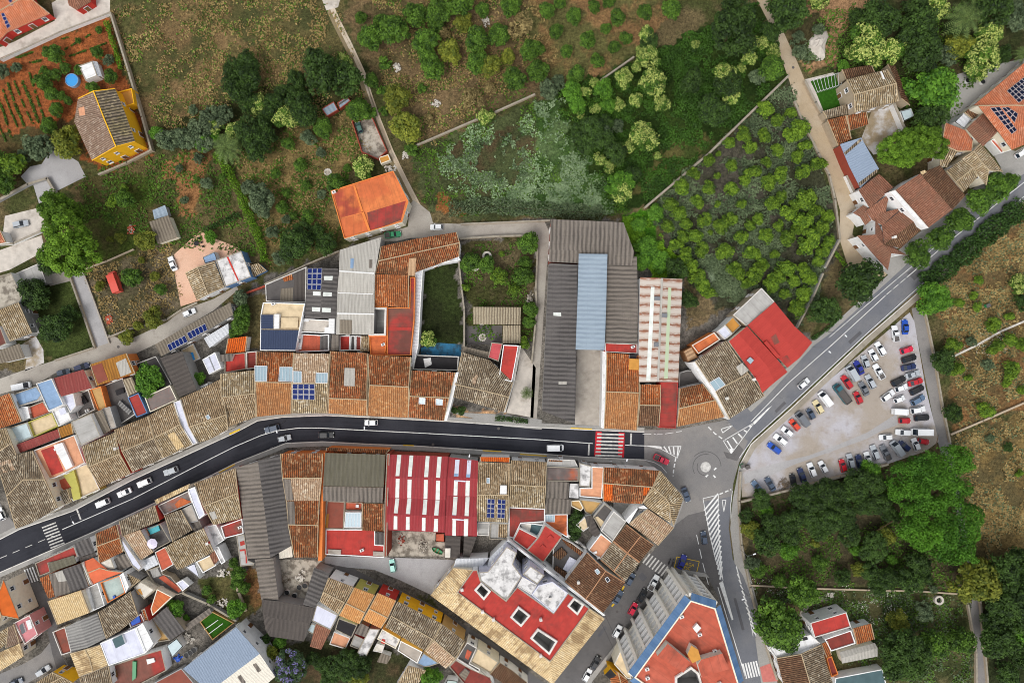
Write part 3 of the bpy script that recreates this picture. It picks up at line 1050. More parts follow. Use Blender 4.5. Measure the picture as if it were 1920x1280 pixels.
def make_protos(kind, n):
 mat, nl, nc, ls, fl, cl, th, bs = TCFG[kind]
 out = []
 for i in range(n):
  P, N, t, idx, ct = crown_points(nl, nc, fl, clump=cl)
  b = None
  if bs:
   topc = RNG.uniform(0, 1, len(ct)) < bs + .15
   b = np.where(topc[idx] & (P[:, 2] > .05) & (RNG.uniform(0, 1, nl) < .62), RNG.uniform(.5, 1, nl), 0)
  P[:, 2] += th + fl * .75
  me = leaf_mesh(kind, P, N, ls, t, mat, blossom=b)
  co = bpy.data.objects.new('crown', me); COL.objects.link(co)
  tb = MB(); h = th + fl * .6
  tb.tube([(0, 0, 0), (.02, .01, h * .45), (.05, 0, h)], [.085, .062, .03], 'bark', 7)
  for k in range(5):
   a = k * 1.2566 + i; r_ = RNG.uniform(.4, .65)
   tb.tube([(0, 0, th * .75), (math.cos(a) * r_ * .5, math.sin(a) * r_ * .5, th + fl * .35), (math.cos(a) * r_, math.sin(a) * r_, th + fl * .8)], [.045, .03, .012], 'bark', 5)
  to = tb.build('trunk')
  root = empty('tree', (0, 0, -50))
  co.parent = root; to.parent = root
  out.append((root, [(co, []), (to, [])]))
 PROTO[kind] = out
def palm_proto():
 n = 26; V = []; F = []; tint = []
 tb = MB(); tb.tube([(0, 0, 0), (.03, 0, .9), (.0, .0, 1.9)], [.09, .075, .08], 'bark', 9)
 for k in range(n):
  a = k * 2.39996; el = .9 - 1.25 * (k / n); Ln = RNG.uniform(.85, 1.05)
  d = np.array([math.cos(a), math.sin(a), 0]); prev = None
  pts = []
  for s_ in np.linspace(0, 1, 8):
   pts.append(np.array([0, 0, 1.9]) + d * Ln * s_ * math.cos(el * (1 - s_ * .4)) + np.array([0, 0, Ln * (math.sin(el) * s_ - .55 * s_ * s_)]))
  side = np.array([-d[1], d[0], 0])
  for j in range(1, 8):
   for sg in (-1, 1):
    for q in range(2):
     p0 = pts[j - 1] + (pts[j] - pts[j - 1]) * q * .5
     ll = .24 * (1 - .5 * abs(j / 4 - 1))
     tip = p0 + side * sg * ll + d * ll * .7 - np.array([0, 0, ll * .3])
     w = (pts[j] - pts[j - 1]) * .3
     i0 = len(V); V += [p0, p0 + w, tip]; F.append((i0, i0 + 1, i0 + 2)); t_ = RNG.uniform(.2, 1); tint += [t_] * 3
 me = bpy.data.meshes.new('palm_fronds'); me.from_pydata([tuple(v) for v in V], [], F)
 a = me.attributes.new("tint", 'FLOAT', 'POINT'); a.data.foreach_set("value", tint)
 a = me.attributes.new("bloom", 'FLOAT', 'POINT')
 me.materials.append(M['f_palm'])
 co = bpy.data.objects.new('crown', me); COL.objects.link(co); to = tb.build('trunk')
 root = empty('palm_tree', (0, 0, -50)); co.parent = root; to.parent = root
 PROTO['pa'] = [(root, [(co, []), (to, [])])]
TREES = []       # waits for labels: (thing, description, group, picture point, radius)
def trees(kind, data, desc, group, name='tree', cat='tree', hs=1.0):
 """data: x y r triples in the view's pixels"""
 v = [float(t) for t in data.split()]
 for i in range(0, len(v), 3):
  r = v[i + 2] / SC * S; p = fp(v[i], v[i + 1])
  th = TCFG[kind][6] + TCFG[kind][4] * .8 if kind != 'pa' else 1.9
  hz = r * th * hs
  w = at(p, min(hz, 14))
  pr = PROTO[kind][int(RNG.integers(0, len(PROTO[kind])))]
  sc_ = r * 1.03
  o = dup(pr, (w.x, w.y, 0), RNG.uniform(0, 6.28), (sc_ * RNG.uniform(.93, 1.08), sc_ * RNG.uniform(.93, 1.08), sc_ * hs * RNG.uniform(.9, 1.1)))
  o.name = name; o["category"] = cat
  TREES.append((o, desc, group, p, r))
MARKS = []       # (phrase, picture point) for telling look-alikes apart
ORD = ['nearest', 'second nearest', 'third nearest', 'fourth nearest', 'fifth nearest']
def label_trees():
 by = {}
 for t in TREES:
  by.setdefault((t[1], t[2]), []).append(t)
 for (desc, group), L in by.items():
  if len(L) == 1:
   tag(L[0][0], desc, L[0][0]["category"], group); continue
  cx_ = sum(t[3][0] for t in L) / len(L); cy_ = sum(t[3][1] for t in L) / len(L)
  marks = sorted(MARKS, key=lambda m: min(math.hypot(m[1][0] - t[3][0], m[1][1] - t[3][1]) for t in L) + .3 * math.hypot(m[1][0] - cx_, m[1][1] - cy_))[:8]
  left = list(L); used = {}
  todo = []
  for rank in range(5):
   for ph, mp in marks:
    srt = sorted(L, key=lambda t: math.hypot(mp[0] - t[3][0], mp[1] - t[3][1]))
    if rank < len(srt) and id(srt[rank][0]) not in used and len(f"{desc} {ORD[rank]} the {ph}".split()) <= 16:
     used[id(srt[rank][0])] = f"{desc}, {ORD[rank]} the {ph}"
  for t in L:
   lab = used.get(id(t[0]), f"{desc}, in the thick of the rest")
   tag(t[0], lab, t[0]["category"], group)
def hedge(label, spec, w, h, mat, dens=90, size=.2, name='hedge'):
 pts = nums(spec); W = [at(p, h) for p in pts]; base = Vector((W[0].x, W[0].y, 0))
 P = []; N = []
 for a, b in zip(W, W[1:]):
  L = (b - a).length; n = int(L * dens * (w * .5 + h * .3)); d = (b - a) / L; s_ = Vector((-d.y, d.x, 0))
  t = RNG.uniform(0, 1, n); u = RNG.uniform(-1, 1, n); z = RNG.uniform(.1, 1, n) ** .5 * (1 - .25 * np.abs(u) ** 3)
  wob = 1 + .25 * np.sin(t * L * .9 + 1) * np.sin(t * L * .37)
  A = np.array(a)[None] * (1 - t[:, None]) + np.array(b)[None] * t[:, None]
  q = A + np.array(s_)[None] * (u * w * wob)[:, None]; q[:, 2] = z * h * (1 + .12 * np.sin(t * L * 1.3))
  P.append(q); nn = rnd_dirs(n) * .7; nn[:, 2] += .5; nn += np.array(s_)[None] * (u * .5)[:, None]; N.append(nn)
 P = np.vstack(P); N = np.vstack(N); N /= np.linalg.norm(N, axis=1, keepdims=True)
 P -= np.array(base)
 me = leaf_mesh(name, P, N, size, RNG.uniform(0, 1, len(P)), mat)
 root = empty(name, base); tag(root, label, 'hedge')
 o = bpy.data.objects.new('foliage', me); COL.objects.link(o); o.parent = root
 sb = MB()
 sb.tube([(p.x, p.y, h * .3) for p in W], .12, 'bark', 6)
 sb.build('stem', root, base)
 return root
def ground_cover(name, polys, n, size, mat, hmax=.35, holes=()):
 """uncountable weeds or grass: one object of many small leaf faces"""
 P = []
 allp = [nums(s_) if isinstance(s_, str) else s_ for s_ in polys]
 areas = [abs(area2(p)) for p in allp]; tot = sum(areas)
 for poly, ar in zip(allp, areas):
  k = int(n * ar / tot)
  x0, x1 = min(p[0] for p in poly), max(p[0] for p in poly); y0, y1 = min(p[1] for p in poly), max(p[1] for p in poly)
  bb = (x1 - x0) * (y1 - y0); m = int(k * bb / max(1, ar / 2) * 1.05)
  X = RNG.uniform(x0, x1, m); Y = RNG.uniform(y0, y1, m)
  # patchy: keep where a slow noise is high
  keep = poly_mask(X + (vnoise(X, Y, 16, 15) - .5) * 26, Y + (vnoise(X, Y, 16, 16) - .5) * 26, poly) & (vnoise(X, Y, 26, 5) * .65 + vnoise(X, Y, 9, 6) * .35 + RNG.uniform(-.12, .12, m) > .47)
  X, Y = X[keep], Y[keep]
  P.append(np.stack([(X - 960) * S, (640 - Y) * S, RNG.uniform(.02, hmax, len(X)) ], 1))
 P = np.vstack(P); N = rnd_dirs(len(P)) * .8; N[:, 2] = np.abs(N[:, 2]) + .45; N /= np.linalg.norm(N, axis=1, keepdims=True)
 t = np.clip(vnoise(P[:, 0] / S + 960, 640 - P[:, 1] / S, 14, 9) * .7 + RNG.uniform(0, .45, len(P)), 0, 1)
 me = leaf_mesh(name, P, N, size, t, mat)
 o = bpy.data.objects.new(name, me); COL.objects.link(o)
 return struct(o, 'stuff')
# ------------------------------------------------------------------ numpy noise and masks for the terrain
def vnoise(X, Y, cell, seed):
 r = np.random.default_rng(seed); G_ = r.random((256, 256))
 x = np.asarray(X) / cell + 1000; y = np.asarray(Y) / cell + 1000
 xi = np.floor(x).astype(int); yi = np.floor(y).astype(int); fx = x - xi; fy = y - yi
 fx = fx * fx * (3 - 2 * fx); fy = fy * fy * (3 - 2 * fy)
 g = lambda a, b: G_[a % 256, b % 256]
 return (g(xi, yi) * (1 - fx) + g(xi + 1, yi) * fx) * (1 - fy) + (g(xi, yi + 1) * (1 - fx) + g(xi + 1, yi + 1) * fx) * fy
def poly_mask(X, Y, poly):
 c_ = np.zeros(X.shape, bool); n = len(poly); j = n - 1
 for i in range(n):
  xi, yi = poly[i][0], poly[i][1]; xj, yj = poly[j][0], poly[j][1]
  if yi != yj:
   c_ ^= ((yi > Y) != (yj > Y)) & (X < (xj - xi) * (Y - yi) / (yj - yi) + xi)
  j = i
 return c_
# ------------------------------------------------------------------ terrain
def full(s_):
 v = [float(t) for t in s_.split()]
 return [(v[i], v[i + 1]) for i in range(0, len(v), 2)]
ZONES = [  # colour a, colour b (mixed by patchy noise), outline in photograph pixels
 ((106, 94, 66), (74, 78, 44), '-600 -600 2600 -600 2600 1900 -600 1900'),
 ((124, 102, 70), (84, 84, 50), '205 20 612 -80 640 60 690 190 655 240 300 240 285 250 240 140'),
 ((78, 80, 48), (100, 92, 58), '440 -60 640 -60 650 60 640 110 520 120 430 60'),
 ((52, 58, 30), (74, 70, 42), '285 240 420 190 560 150 690 110 690 200 600 250 500 290 400 300 290 270'),
 ((82, 82, 48), (106, 92, 62), '245 290 400 280 420 320 480 480 300 460 220 450 120 350 200 330'),
 ((150, 108, 70), (128, 98, 62), '303 312 340 282 375 275 397 281 380 340 369 405 334 402 330 345 308 330'),
 ((132, 112, 72), (96, 88, 54), '440 290 520 250 690 195 700 300 620 350 640 450 500 505 470 400'),
 ((160, 92, 52), (142, 84, 50), '-60 130 200 28 232 130 282 285 200 325 150 300 110 255 60 240 -60 290'),
 ((92, 76, 48), (70, 70, 40), '-60 268 60 245 140 225 165 290 100 330 40 330 -60 420'),
 ((116, 104, 84), (84, 80, 56), '158 505 312 448 350 560 330 592 212 640 196 610'),
 ((72, 84, 42), (52, 62, 30), '60 540 140 520 180 655 104 680 70 650'),
 ((70, 84, 34), (82, 76, 46), '165 330 280 330 300 460 160 505 140 400'),
 ((120, 100, 72), (90, 82, 54), '690 -60 990 -60 1045 110 1000 175 775 285 740 230 690 130 650 20'),
 ((136, 106, 72), (98, 96, 58), '990 -60 1330 -60 1190 100 1120 145 1040 160 985 60'),
 ((84, 92, 58), (66, 72, 44), '770 290 1000 185 1150 180 1180 400 870 415 800 385'),
 ((86, 74, 52), (70, 78, 48), '810 300 900 250 1000 235 1010 330 930 370 850 360'),
 ((92, 112, 70), (58, 84, 38), '1000 190 1055 182 1085 270 1130 330 1150 395 960 402 1010 340'),
 ((150, 98, 56), (136, 92, 54), '822 362 838 362 845 378 872 392 872 404 832 406 820 392'),
 ((38, 56, 20), (54, 70, 28), '1040 160 1140 140 1420 0 1480 148 1215 385 1130 395 1110 330 1070 260'),
 ((92, 88, 50), (62, 74, 34), '1230 290 1300 240 1340 270 1240 350 1180 372'),
 ((82, 78, 68), (64, 66, 48), '1480 150 1572 400 1572 480 1500 610 1420 545 1330 610 1285 620 1240 430 1215 390'),
 ((126, 142, 112), (92, 100, 74), '1320 455 1350 500 1400 545 1380 570 1330 540'),
 ((70, 118, 26), (56, 98, 24), '1166 402 1216 392 1232 440 1262 470 1290 500 1287 522 1222 520 1185 472'),
 ((130, 112, 84), (104, 92, 66), '1285 520 1320 560 1365 590 1330 630 1290 690 1276 640'),
 ((78, 72, 48), (56, 62, 34), '1440 -60 2000 -60 2000 100 1780 250 1700 250 1690 150 1505 125'),
 ((164, 128, 94), (146, 116, 84), '1498 122 1530 120 1548 60 1545 20 1500 40 1500 0 1660 -30 1650 10 1600 28 1570 80 1572 118 1520 142'),
 ((138, 102, 66), (108, 92, 62), '1740 548 1800 500 1990 350 1990 740 1790 812 1772 620'),
 ((126, 106, 66), (96, 86, 58), '1790 818 1990 752 1990 1020 1860 1070 1822 1000 1815 880'),
 ((70, 66, 48), (88, 80, 58), '1385 945 1670 870 1800 1060 1835 1290 1650 1290 1500 1140 1420 1115'),
 ((96, 92, 62), (66, 72, 42), '1415 1105 1650 1100 1820 1110 1830 1290 1640 1290 1560 1140'),
 ((54, 60, 36), (44, 52, 28), '1840 1060 2000 1000 2000 1350 1850 1350'),
 ((124, 118, 110), (98, 94, 88), '-100 700 120 690 440 560 500 520 640 470 760 425 860 430 1030 412 1165 412 1190 480 1285 530 1290 620 1420 545 1525 640 1410 800 1290 960 1440 1290 1445 1420 -100 1420'),
 ((48, 58, 28), (40, 46, 24), '789 495 857 488 872 650 792 662'),
 ((96, 86, 62), (70, 72, 40), '866 452 985 440 1004 470 1002 640 960 640 880 640'),
 ((110, 96, 66), (88, 82, 54), '430 560 500 545 500 600 495 660 440 650'),
 ((98, 92, 58), (74, 78, 42), '370 1085 430 1065 452 1080 475 1150 420 1170 380 1120'),
 ((128, 92, 60), (92, 88, 50), '455 1060 482 1060 494 1140 475 1152 460 1110'),
 ((86, 72, 52), (60, 62, 38), '478 1196 640 1204 700 1212 800 1240 790 1400 490 1400'),
 ((100, 94, 70), (72, 76, 48), '775 1120 808 1116 830 1150 850 1180 800 1170'),
 ((146, 138, 124), (110, 102, 88), '515 1055 610 1052 600 1100 560 1135 520 1120'),
 ((196, 160, 124), (180, 140, 104), '848 755 985 788 975 800 850 780'),
 ((96, 84, 60), (60, 70, 36), '1530 560 1600 500 1620 540 1570 590 1545 610'),
]
def build_terrain():
 x0, x1, y0, y1, d = -190.0, 190.0, -132.0, 132.0, .6
 nx, ny = int((x1 - x0) / d) + 1, int((y1 - y0) / d) + 1
 gx, gy = np.meshgrid(np.linspace(x0, x1, nx), np.linspace(y0, y1, ny))
 X, Y = gx.ravel(), gy.ravel()
 PX, PY = X / S + 960, 640 - Y / S
 jx = (vnoise(PX, PY, 14, 1) - .5) * 16 + (vnoise(PX, PY, 4.5, 2) - .5) * 8
 jy = (vnoise(PX, PY, 14, 3) - .5) * 16 + (vnoise(PX, PY, 4.5, 4) - .5) * 8
 pn = vnoise(PX, PY, 34, 5) * .5 + vnoise(PX, PY, 13, 6) * .3 + vnoise(PX, PY, 5, 7) * .2
 pn = np.clip((pn - .38) / .24, 0, 1)
 Cc = np.zeros((len(X), 3))
 for a, b, spec in ZONES:
  m = poly_mask(PX + jx, PY + jy, full(spec))
  A, B = np.array(srgb(*a)), np.array(srgb(*b))
  Cc[m] = A + (B - A) * pn[m][:, None]
 big = .86 + .28 * vnoise(PX, PY, 60, 8); Cc *= (big * .86)[:, None]
 me = bpy.data.meshes.new("ground")
 n = len(X); me.vertices.add(n)
 me.vertices.foreach_set("co", np.stack([X, Y, np.zeros(n)], 1).ravel())
 i = np.arange(nx * ny).reshape(ny, nx)
 Q = np.stack([i[:-1, :-1], i[:-1, 1:], i[1:, 1:], i[1:, :-1]], -1).reshape(-1, 4)
 me.loops.add(Q.size); me.loops.foreach_set("vertex_index", Q.ravel())
 me.polygons.add(len(Q)); me.polygons.foreach_set("loop_start", np.arange(0, Q.size, 4))
 at_ = me.color_attributes.new("soil", 'FLOAT_COLOR', 'POINT')
 at_.data.foreach_set("color", np.concatenate([Cc, np.ones((n, 1))], 1).ravel())
 me.update(calc_edges=True)
 g = NT('ground')
 col = g.attr("soil")[0]; pos = g.pos()
 a = g.noise(pos, 1.1, 8, .8); b = g.noise(pos, 3.2, 4, .8); d2 = g.noise(pos, .14, 4, .6)
 f = g.m('MULTIPLY', g.lin(a, .38, .62, .45, 1.5), g.lin(b, .36, .64, .65, 1.35))
 f = g.m('MULTIPLY', f, g.lin(d2, .35, .65, .86, 1.14))
 colr = g.scale(col, f)
 colr = g.mix(g.m('MULTIPLY', g.ss(g.noise(pos, 1.7, 5, .75), .62, .78), .4), colr, srgb(186, 178, 150))
 colr = g.mix(g.m('MULTIPLY', g.ss(g.noise(pos, 1.15, 5, .7), .56, .7), .45), colr, srgb(44, 50, 26))
 g.bump(g.m('ADD', a, g.m('MULTIPLY', b, .5)), .8, .3)
 me.materials.append(g.done(colr, .95, .1))
 o = bpy.data.objects.new("ground", me); COL.objects.link(o); struct(o)
 far = MB()
 far.poly([(-4000, -4000, -.06), (4000, -4000, -.06), (4000, 4000, -.06), (-4000, 4000, -.06)], 'farfield')
 struct(far.build("countryside"))
flatm('farfield', srgb(98, 96, 58), srgb(66, 74, 40), .9, .02)
build_terrain()
def asphalt(name, base, crack, patch, amt=.5):
 g = NT(name); pos = g.pos()
 big = g.noise(pos, .07, 4, .6); f = g.noise(pos, 4.0, 3, .7); mid = g.noise(pos, .5, 5, .65)
 col = g.mix(g.m('MULTIPLY', g.ss(big, .4, .62), amt), base, patch)
 col = g.mix(g.m('MULTIPLY', g.ss(mid, .5, .75), .45), col, crack)
 col = g.scale(col, g.lin(f, .3, .7, .85, 1.15))
 g.bump(f, .3, .03)
 M[name] = g.done(col, .85, .25)
asphalt('fresh', srgb(35, 36, 43), srgb(45, 46, 53), srgb(50, 51, 58), .9)
asphalt('asphalt', srgb(120, 118, 117), srgb(100, 98, 98), srgb(134, 130, 126), .8)
asphalt('asphalt_blue', srgb(104, 106, 112), srgb(90, 91, 96), srgb(118, 118, 120), .8)
asphalt('asphalt_dk', srgb(90, 88, 88), srgb(74, 72, 72), srgb(104, 101, 100), .8)
asphalt('lanecon', srgb(154, 147, 138), srgb(112, 105, 96), srgb(172, 166, 156), .8)
asphalt('lanedirt', srgb(168, 150, 124), srgb(136, 120, 96), srgb(178, 164, 144), .8)
asphalt('trackverge', srgb(120, 108, 78), srgb(92, 88, 56), srgb(140, 124, 98), .8)
asphalt('trackdirt', srgb(188, 170, 146), srgb(150, 132, 106), srgb(196, 184, 166), .8)
asphalt('lot', srgb(158, 148, 137), srgb(122, 110, 95), srgb(176, 174, 180), .95)
asphalt('lotpatch', srgb(158, 156, 156), srgb(134, 132, 130), srgb(170, 168, 168), .8)
asphalt('pavegrey', srgb(146, 144, 140), srgb(116, 113, 108), srgb(160, 157, 152), .7)
asphalt('pavedirty', srgb(140, 132, 118), srgb(96, 90, 78), srgb(160, 152, 140), .9)
asphalt('patiopink', srgb(206, 164, 138), srgb(184, 140, 114), srgb(214, 178, 154), .6)
flatm('yardmix', srgb(150, 134, 108), srgb(200, 198, 198), .95, .16, thr=.44)
plain('paintwhite', srgb(214, 214, 212), .7, .2, var=.18)
plain('paintworn', srgb(186, 184, 180), .8, .2, var=.3)
plain('paintyellow', srgb(214, 176, 40), .7, .2, var=.2)
plain('paintred', srgb(184, 34, 44), .7, .2, var=.12)
plain('pavered', srgb(186, 112, 104), .85, .1, var=.12)
plain('lawn', srgb(46, 86, 24), .95, .05, var=.3)
view(0, 0, 1)
# old asphalt: the road up to the right, the roundabout, the road down, the side street
pave('road', '1340 800 1360 789 1433 745 1525 645 1560 620 1672 519 1760 440 1925 322 1925 370 1728 538 1620 632 1480 763 1405 830 1384 870 1374 905 1345 905', 'asphalt_blue', .030)
pave('road', '1207 806 1275 804 1362 787 1402 826 1386 866 1375 905 1370 952 1290 972 1262 986 1284 935 1277 924 1235 880 1207 864', 'asphalt', .036)
pave('road', '1262 986 1290 965 1371 945 1367 990 1374 1048 1390 1112 1412 1190 1427 1285 1396 1285 1348 1121 1323 1074 1255 1062 1231 1111 1150 1212 1090 1290 1030 1290 1131 1150 1172 1092 1234 1022', 'asphalt_dk', .042)
pave('road', '1318 940 1371 930 1366 990 1374 1048 1396 1078 1409 1112 1426 1172 1417 1198 1429 1285 1396 1285 1366 1160 1345 1060', 'asphalt_blue', .047)
pave('road', '1356 846 1372 850 1384 832 1394 842 1382 864 1362 858', 'asphalt_dk', .043)
# freshly laid main road
UP = '-20 1012 0 1011 37 992 137 958 250 899 400 830 442 811 483 789 530 782 611 779 700 783 840 790 1000 801 1100 806 1208 810'
LO = '-20 1080 0 1072 175 996 281 946 400 888 442 867 536 830 605 827 700 832 780 835 1000 849 1100 856 1208 861'
pave('road', full(UP) + full(LO)[::-1], 'fresh', .052)
ribbon('pavement', UP, 0, -9, 'pavegrey', .14, .14)
ribbon('pavement', LO, 0, 9, 'pavegrey', .14, .14)
ribbon('kerb', UP, .3, -1.3, 'coping', .145, .14)
ribbon('kerb', LO, -.3, 1.3, 'coping', .145, .14)
pave('pavement', '1386 872 1394 880 1388 935 1388 1000 1402 1062 1425 1150 1440 1205 1460 1290 1428 1290 1416 1196 1423 1170 1406 1112 1393 1078 1377 1055 1369 990 1374 935', 'pavegrey', .14, .14)
ribbon('pavement', '1386 872 1408 832 1482 766 1622 634 1730 540 1925 371', 0, 11, 'pavedirty', .14, .14)
ribbon('kerb', '1386 872 1408 832 1482 766 1622 634 1730 540 1925 371', -.3, 1.3, 'coping', .145, .14)
ribbon('pavement', '1408 772 1433 748 1525 648 1560 622 1672 521', 0, -9, 'pavegrey', .14, .14)
pave('pavement', '1672 521 1600 462 1605 445 1660 490 1700 455 1790 380 1880 312 1925 290 1925 322 1760 440', 'pavegrey', .12, .12)
pave('pavement', '1231 1111 1252 1062 1323 1074 1330 1082 1262 1074 1150 1225 1100 1290 1088 1290', 'pavegrey', .14, .14)
pave('pavement', '1207 862 1236 881 1278 924 1285 933 1264 988 1150 990 1150 862', 'pavegrey', .13, .13)
quads('kerb_paint', ['430 812 450 803 451 806 431 815', '410 885 440 869 441 871 411 887', '905 843 940 845 940 847 905 845', '975 850 1050 855 1050 857 975 852', '1070 801 1110 803 1110 805 1070 803', '756 833 776 834 776 836 756 835'], 'paintyellow', .152)
# lanes
pave('lane', '790 385 806 398 812 418 860 420 1020 413 1032 440 1025 500 1012 700 1006 790 994 790 1003 600 1008 500 1000 455 985 442 862 447 770 446 745 452 700 452 690 448 765 425 768 385 775 375', 'lanecon', .030)
ribbon('track', '612 0 630 40 655 90 678 140 690 180 706 225 730 285 754 335 780 385 795 410', -8, 8, 'trackverge', .02)
ribbon('track', '612 0 630 40 655 90 678 140 690 180 706 225 730 285 754 335 780 385 795 410', -8, -4, 'trackdirt', .026)
ribbon('track', '618 0 635 40 660 90 683 140 697 180 712 225 736 285 760 335 785 385 800 410', 1, 6, 'trackdirt', .026)
pave('pavement', '600 -10 640 -10 634 14 612 20', 'palecon', .034)
pave('lane', '1414 -10 1436 -10 1492 110 1513 160 1564 264 1600 348 1608 385 1598 440 1640 482 1664 512 1656 522 1590 500 1574 448 1575 395 1559 336 1496 205 1480 152 1440 40', 'lanedirt', .028)
pave('lane', '1709 578 1731 573 1783 828 1812 990 1824 1036 1851 1290 1831 1290 1812 1040 1800 990 1758 826', 'asphalt', .032)
view(0, 380, 3.2)
pave('lane', '-40 1060 0 1055 130 1008 330 945 560 870 650 790 760 828 1000 718 1090 645 1280 578 1420 500 1430 520 1280 648 930 850 780 920 540 985 330 1022 220 1088 0 1148 -40 1160', 'lanecon', .030)
pave('lane', '395 390 490 400 655 840 565 868', 'lotpatch', .034)
pave('driveway', '30 80 235 30 290 160 240 175 80 245 20 170', 'palecon', .03)
pave('driveway', '0 285 250 195 270 290 60 402 0 420', 'palecon', .032)
pave('driveway', '270 430 390 388 420 470 300 500', 'lanecon', .03)
pave('driveway', '160 930 130 850 215 800 260 880 265 960 150 1010', 'yardmix', .03)
pave('patio', '1045 310 1200 170 1290 215 1440 275 1420 345 1480 370 1250 450 1200 585 1180 592 1085 622 1050 430', 'patiopink', .03)
view(0, 0, 3.2)
pave('driveway', '125 1060 180 1000 250 985 320 880 350 900 470 970 515 1060 330 1152 280 1075 165 1105', 'lotpatch', .03)
pave('driveway', '200 1110 280 1080 320 1160 240 1240', 'lotpatch', .034)
pave('terrace', '0 285 90 250 330 125 310 20 410 -40 660 -40 660 70 360 190 0 350', 'palecon', .03)
view(0, 680, 3.2)
pave('lane', '-40 800 0 840 60 930 125 1005 110 1012 30 1060 -40 1000', 'asphalt', .04)
view(0, 980, 4.2667)
pave('lane', '205 385 255 480 300 455 400 620 460 830 490 1050 560 1180 640 1320 500 1320 420 1050 360 760 250 500', 'asphalt_dk', .04)
pave('lane', '-60 1230 200 1120 330 1040 420 930 490 1060 560 1150 400 1180 200 1290 -60 1400', 'asphalt', .036)
view(380, 680, 3.2)
pave('yard', '735 1160 1085 1165 1480 1180 1560 1190 1500 1290 1370 1390 1180 1300 1030 1240 735 1215', 'lotpatch', .03)
view(620, 1000, 4.5714)
pave('lane', '-60 250 200 300 450 430 640 500 830 590 1000 690 1180 800 1400 940 1700 1180 1900 1330 1700 1330 1400 1080 1170 890 900 690 600 520 200 400 -60 330', 'asphalt_dk', .036)
view(980, 400, 3.3684)
pave('yard', '345 860 520 862 500 1340 330 1340', 'concrete', .03)
view(700, 380, 3.2)
pave('yard', '880 850 975 990 960 1290 800 1260 870 990', 'palecon', .03)
pave('yard', '285 870 390 840 530 850 525 920 285 920', 'bluefloor', .03)
pave('yard', '560 740 775 735 770 860 700 850 560 850', 'dkgrey', .03)
pave('pavement', '450 1255 790 1340 1010 1360 1010 1300 800 1270', 'pavegrey', .13, .13)
view(700, 740, 4.2667)
pave('yard', '125 1085 570 1100 570 1290 125 1290', 'rubble', .03)
view(420, 980, 4.2667)
pave('yard', '400 290 800 300 740 380 640 640 440 610 400 400', 'rubble', .03)
# car park
view(1380, 580, 3.657)
pave('car_park', '20 1070 100 960 620 500 1190 20 1222 80 1300 540 1372 830 1390 905 1300 970 870 1115 210 1285 40 1285 40 1190', 'lot', .034)
pave('car_park', '55 1125 240 1062 500 1000 700 925 900 842 1100 715 1110 790 1000 830 900 885 620 985 400 1062 240 1135 60 1195', 'lotpatch', .040)
# NE yards
view(1480, 100, 3.0476)
pave('lawn', '115 150 300 110 320 290 190 335', 'lawn', .03)
pave('yard', '410 490 470 330 590 290 690 480 560 560 480 580', 'yardmix', .03)
pave('yard', '860 430 960 120 1200 60 1341 30 1341 60 1060 300 950 370', 'pavegrey', .032)
pave('driveway', '1130 520 1290 560 1400 500 1400 640 1230 690', 'pavegrey', .125, .12)
pave('path', '90 150 250 110 260 125 120 160 150 220 215 380 200 390 130 250', 'palecon', .05)
view(1400, 1060, 5.333)
pave('pavement', '130 1010 250 965 310 1150 160 1160', 'pavered', .155)
pave('path', '510 540 540 450 610 370 720 310 820 330 810 365 720 350 640 400 590 460 580 550', 'pavedirty', .03)
# ------------------------------------------------------------------ road paint
view(0, 0, 1)
Z = .066
dashes('road_marking', '117 992 250 934 380 867 440 837 489 816 520 807 560 802 599 802 700 807 780 811 1000 823 1112 831', 1.3, 'paintwhite', Z, 400, .1)
dashes('road_marking', '0 1046 100 1004', 1.2, 'paintworn', Z, 14, 12)
dashes('road_marking', '1172 834 1197 835 1277 837', 1.2, 'paintwhite', Z, 400, .1)
dashes('road_marking', '1408 790 1480 716 1560 646 1660 554', 1.3, 'paintwhite', Z, 500, .1)
dashes('road_marking', '1662 552 1700 520', 1.3, 'paintwhite', Z, 12, 5)
dashes('road_marking', '1700 520 1780 452 1925 338', 1.3, 'paintwhite', Z, 500, .1)
dashes('road_marking', '1555 632 1672 531 1740 474 1790 432', 1.1, 'paintwhite', Z, 40, 2)
dashes('road_marking', '1386 858 1412 822 1484 757 1624 626 1728 533 1925 364', 1.1, 'paintwhite', Z, 900, .1)
dashes('road_marking', '1373 920 1370 945 1371 1000 1378 1050 1395 1115 1417 1190 1428 1270', 1.2, 'paintwhite', Z, 900, .1)
dashes('road_marking', '1346 1100 1364 1160 1386 1230 1398 1270', 1.4, 'paintwhite', Z, 900, .1)
dashes('road_marking', '1306 1002 1317 1053 1328 1095', 1.3, 'paintwhite', Z, 18, 9)
dashes('road_marking', '1328 800 1341 813 1360 826', 2.2, 'paintwhite', Z, 8, 5)
dashes('road_marking', '1267 858 1263 880 1262 892', 2.4, 'paintwhite', Z, 7, 4)
dashes('road_marking', '1349 926 1371 917', 2.4, 'paintwhite', Z, 7, 4)
dashes('road_marking', '1205 813 1240 814 1278 808', 1.0, 'paintwhite', Z, 16, 5)
dashes('road_marking', '1205 861 1226 866 1240 874 1250 886', 1.0, 'paintwhite', Z, 900, 1)
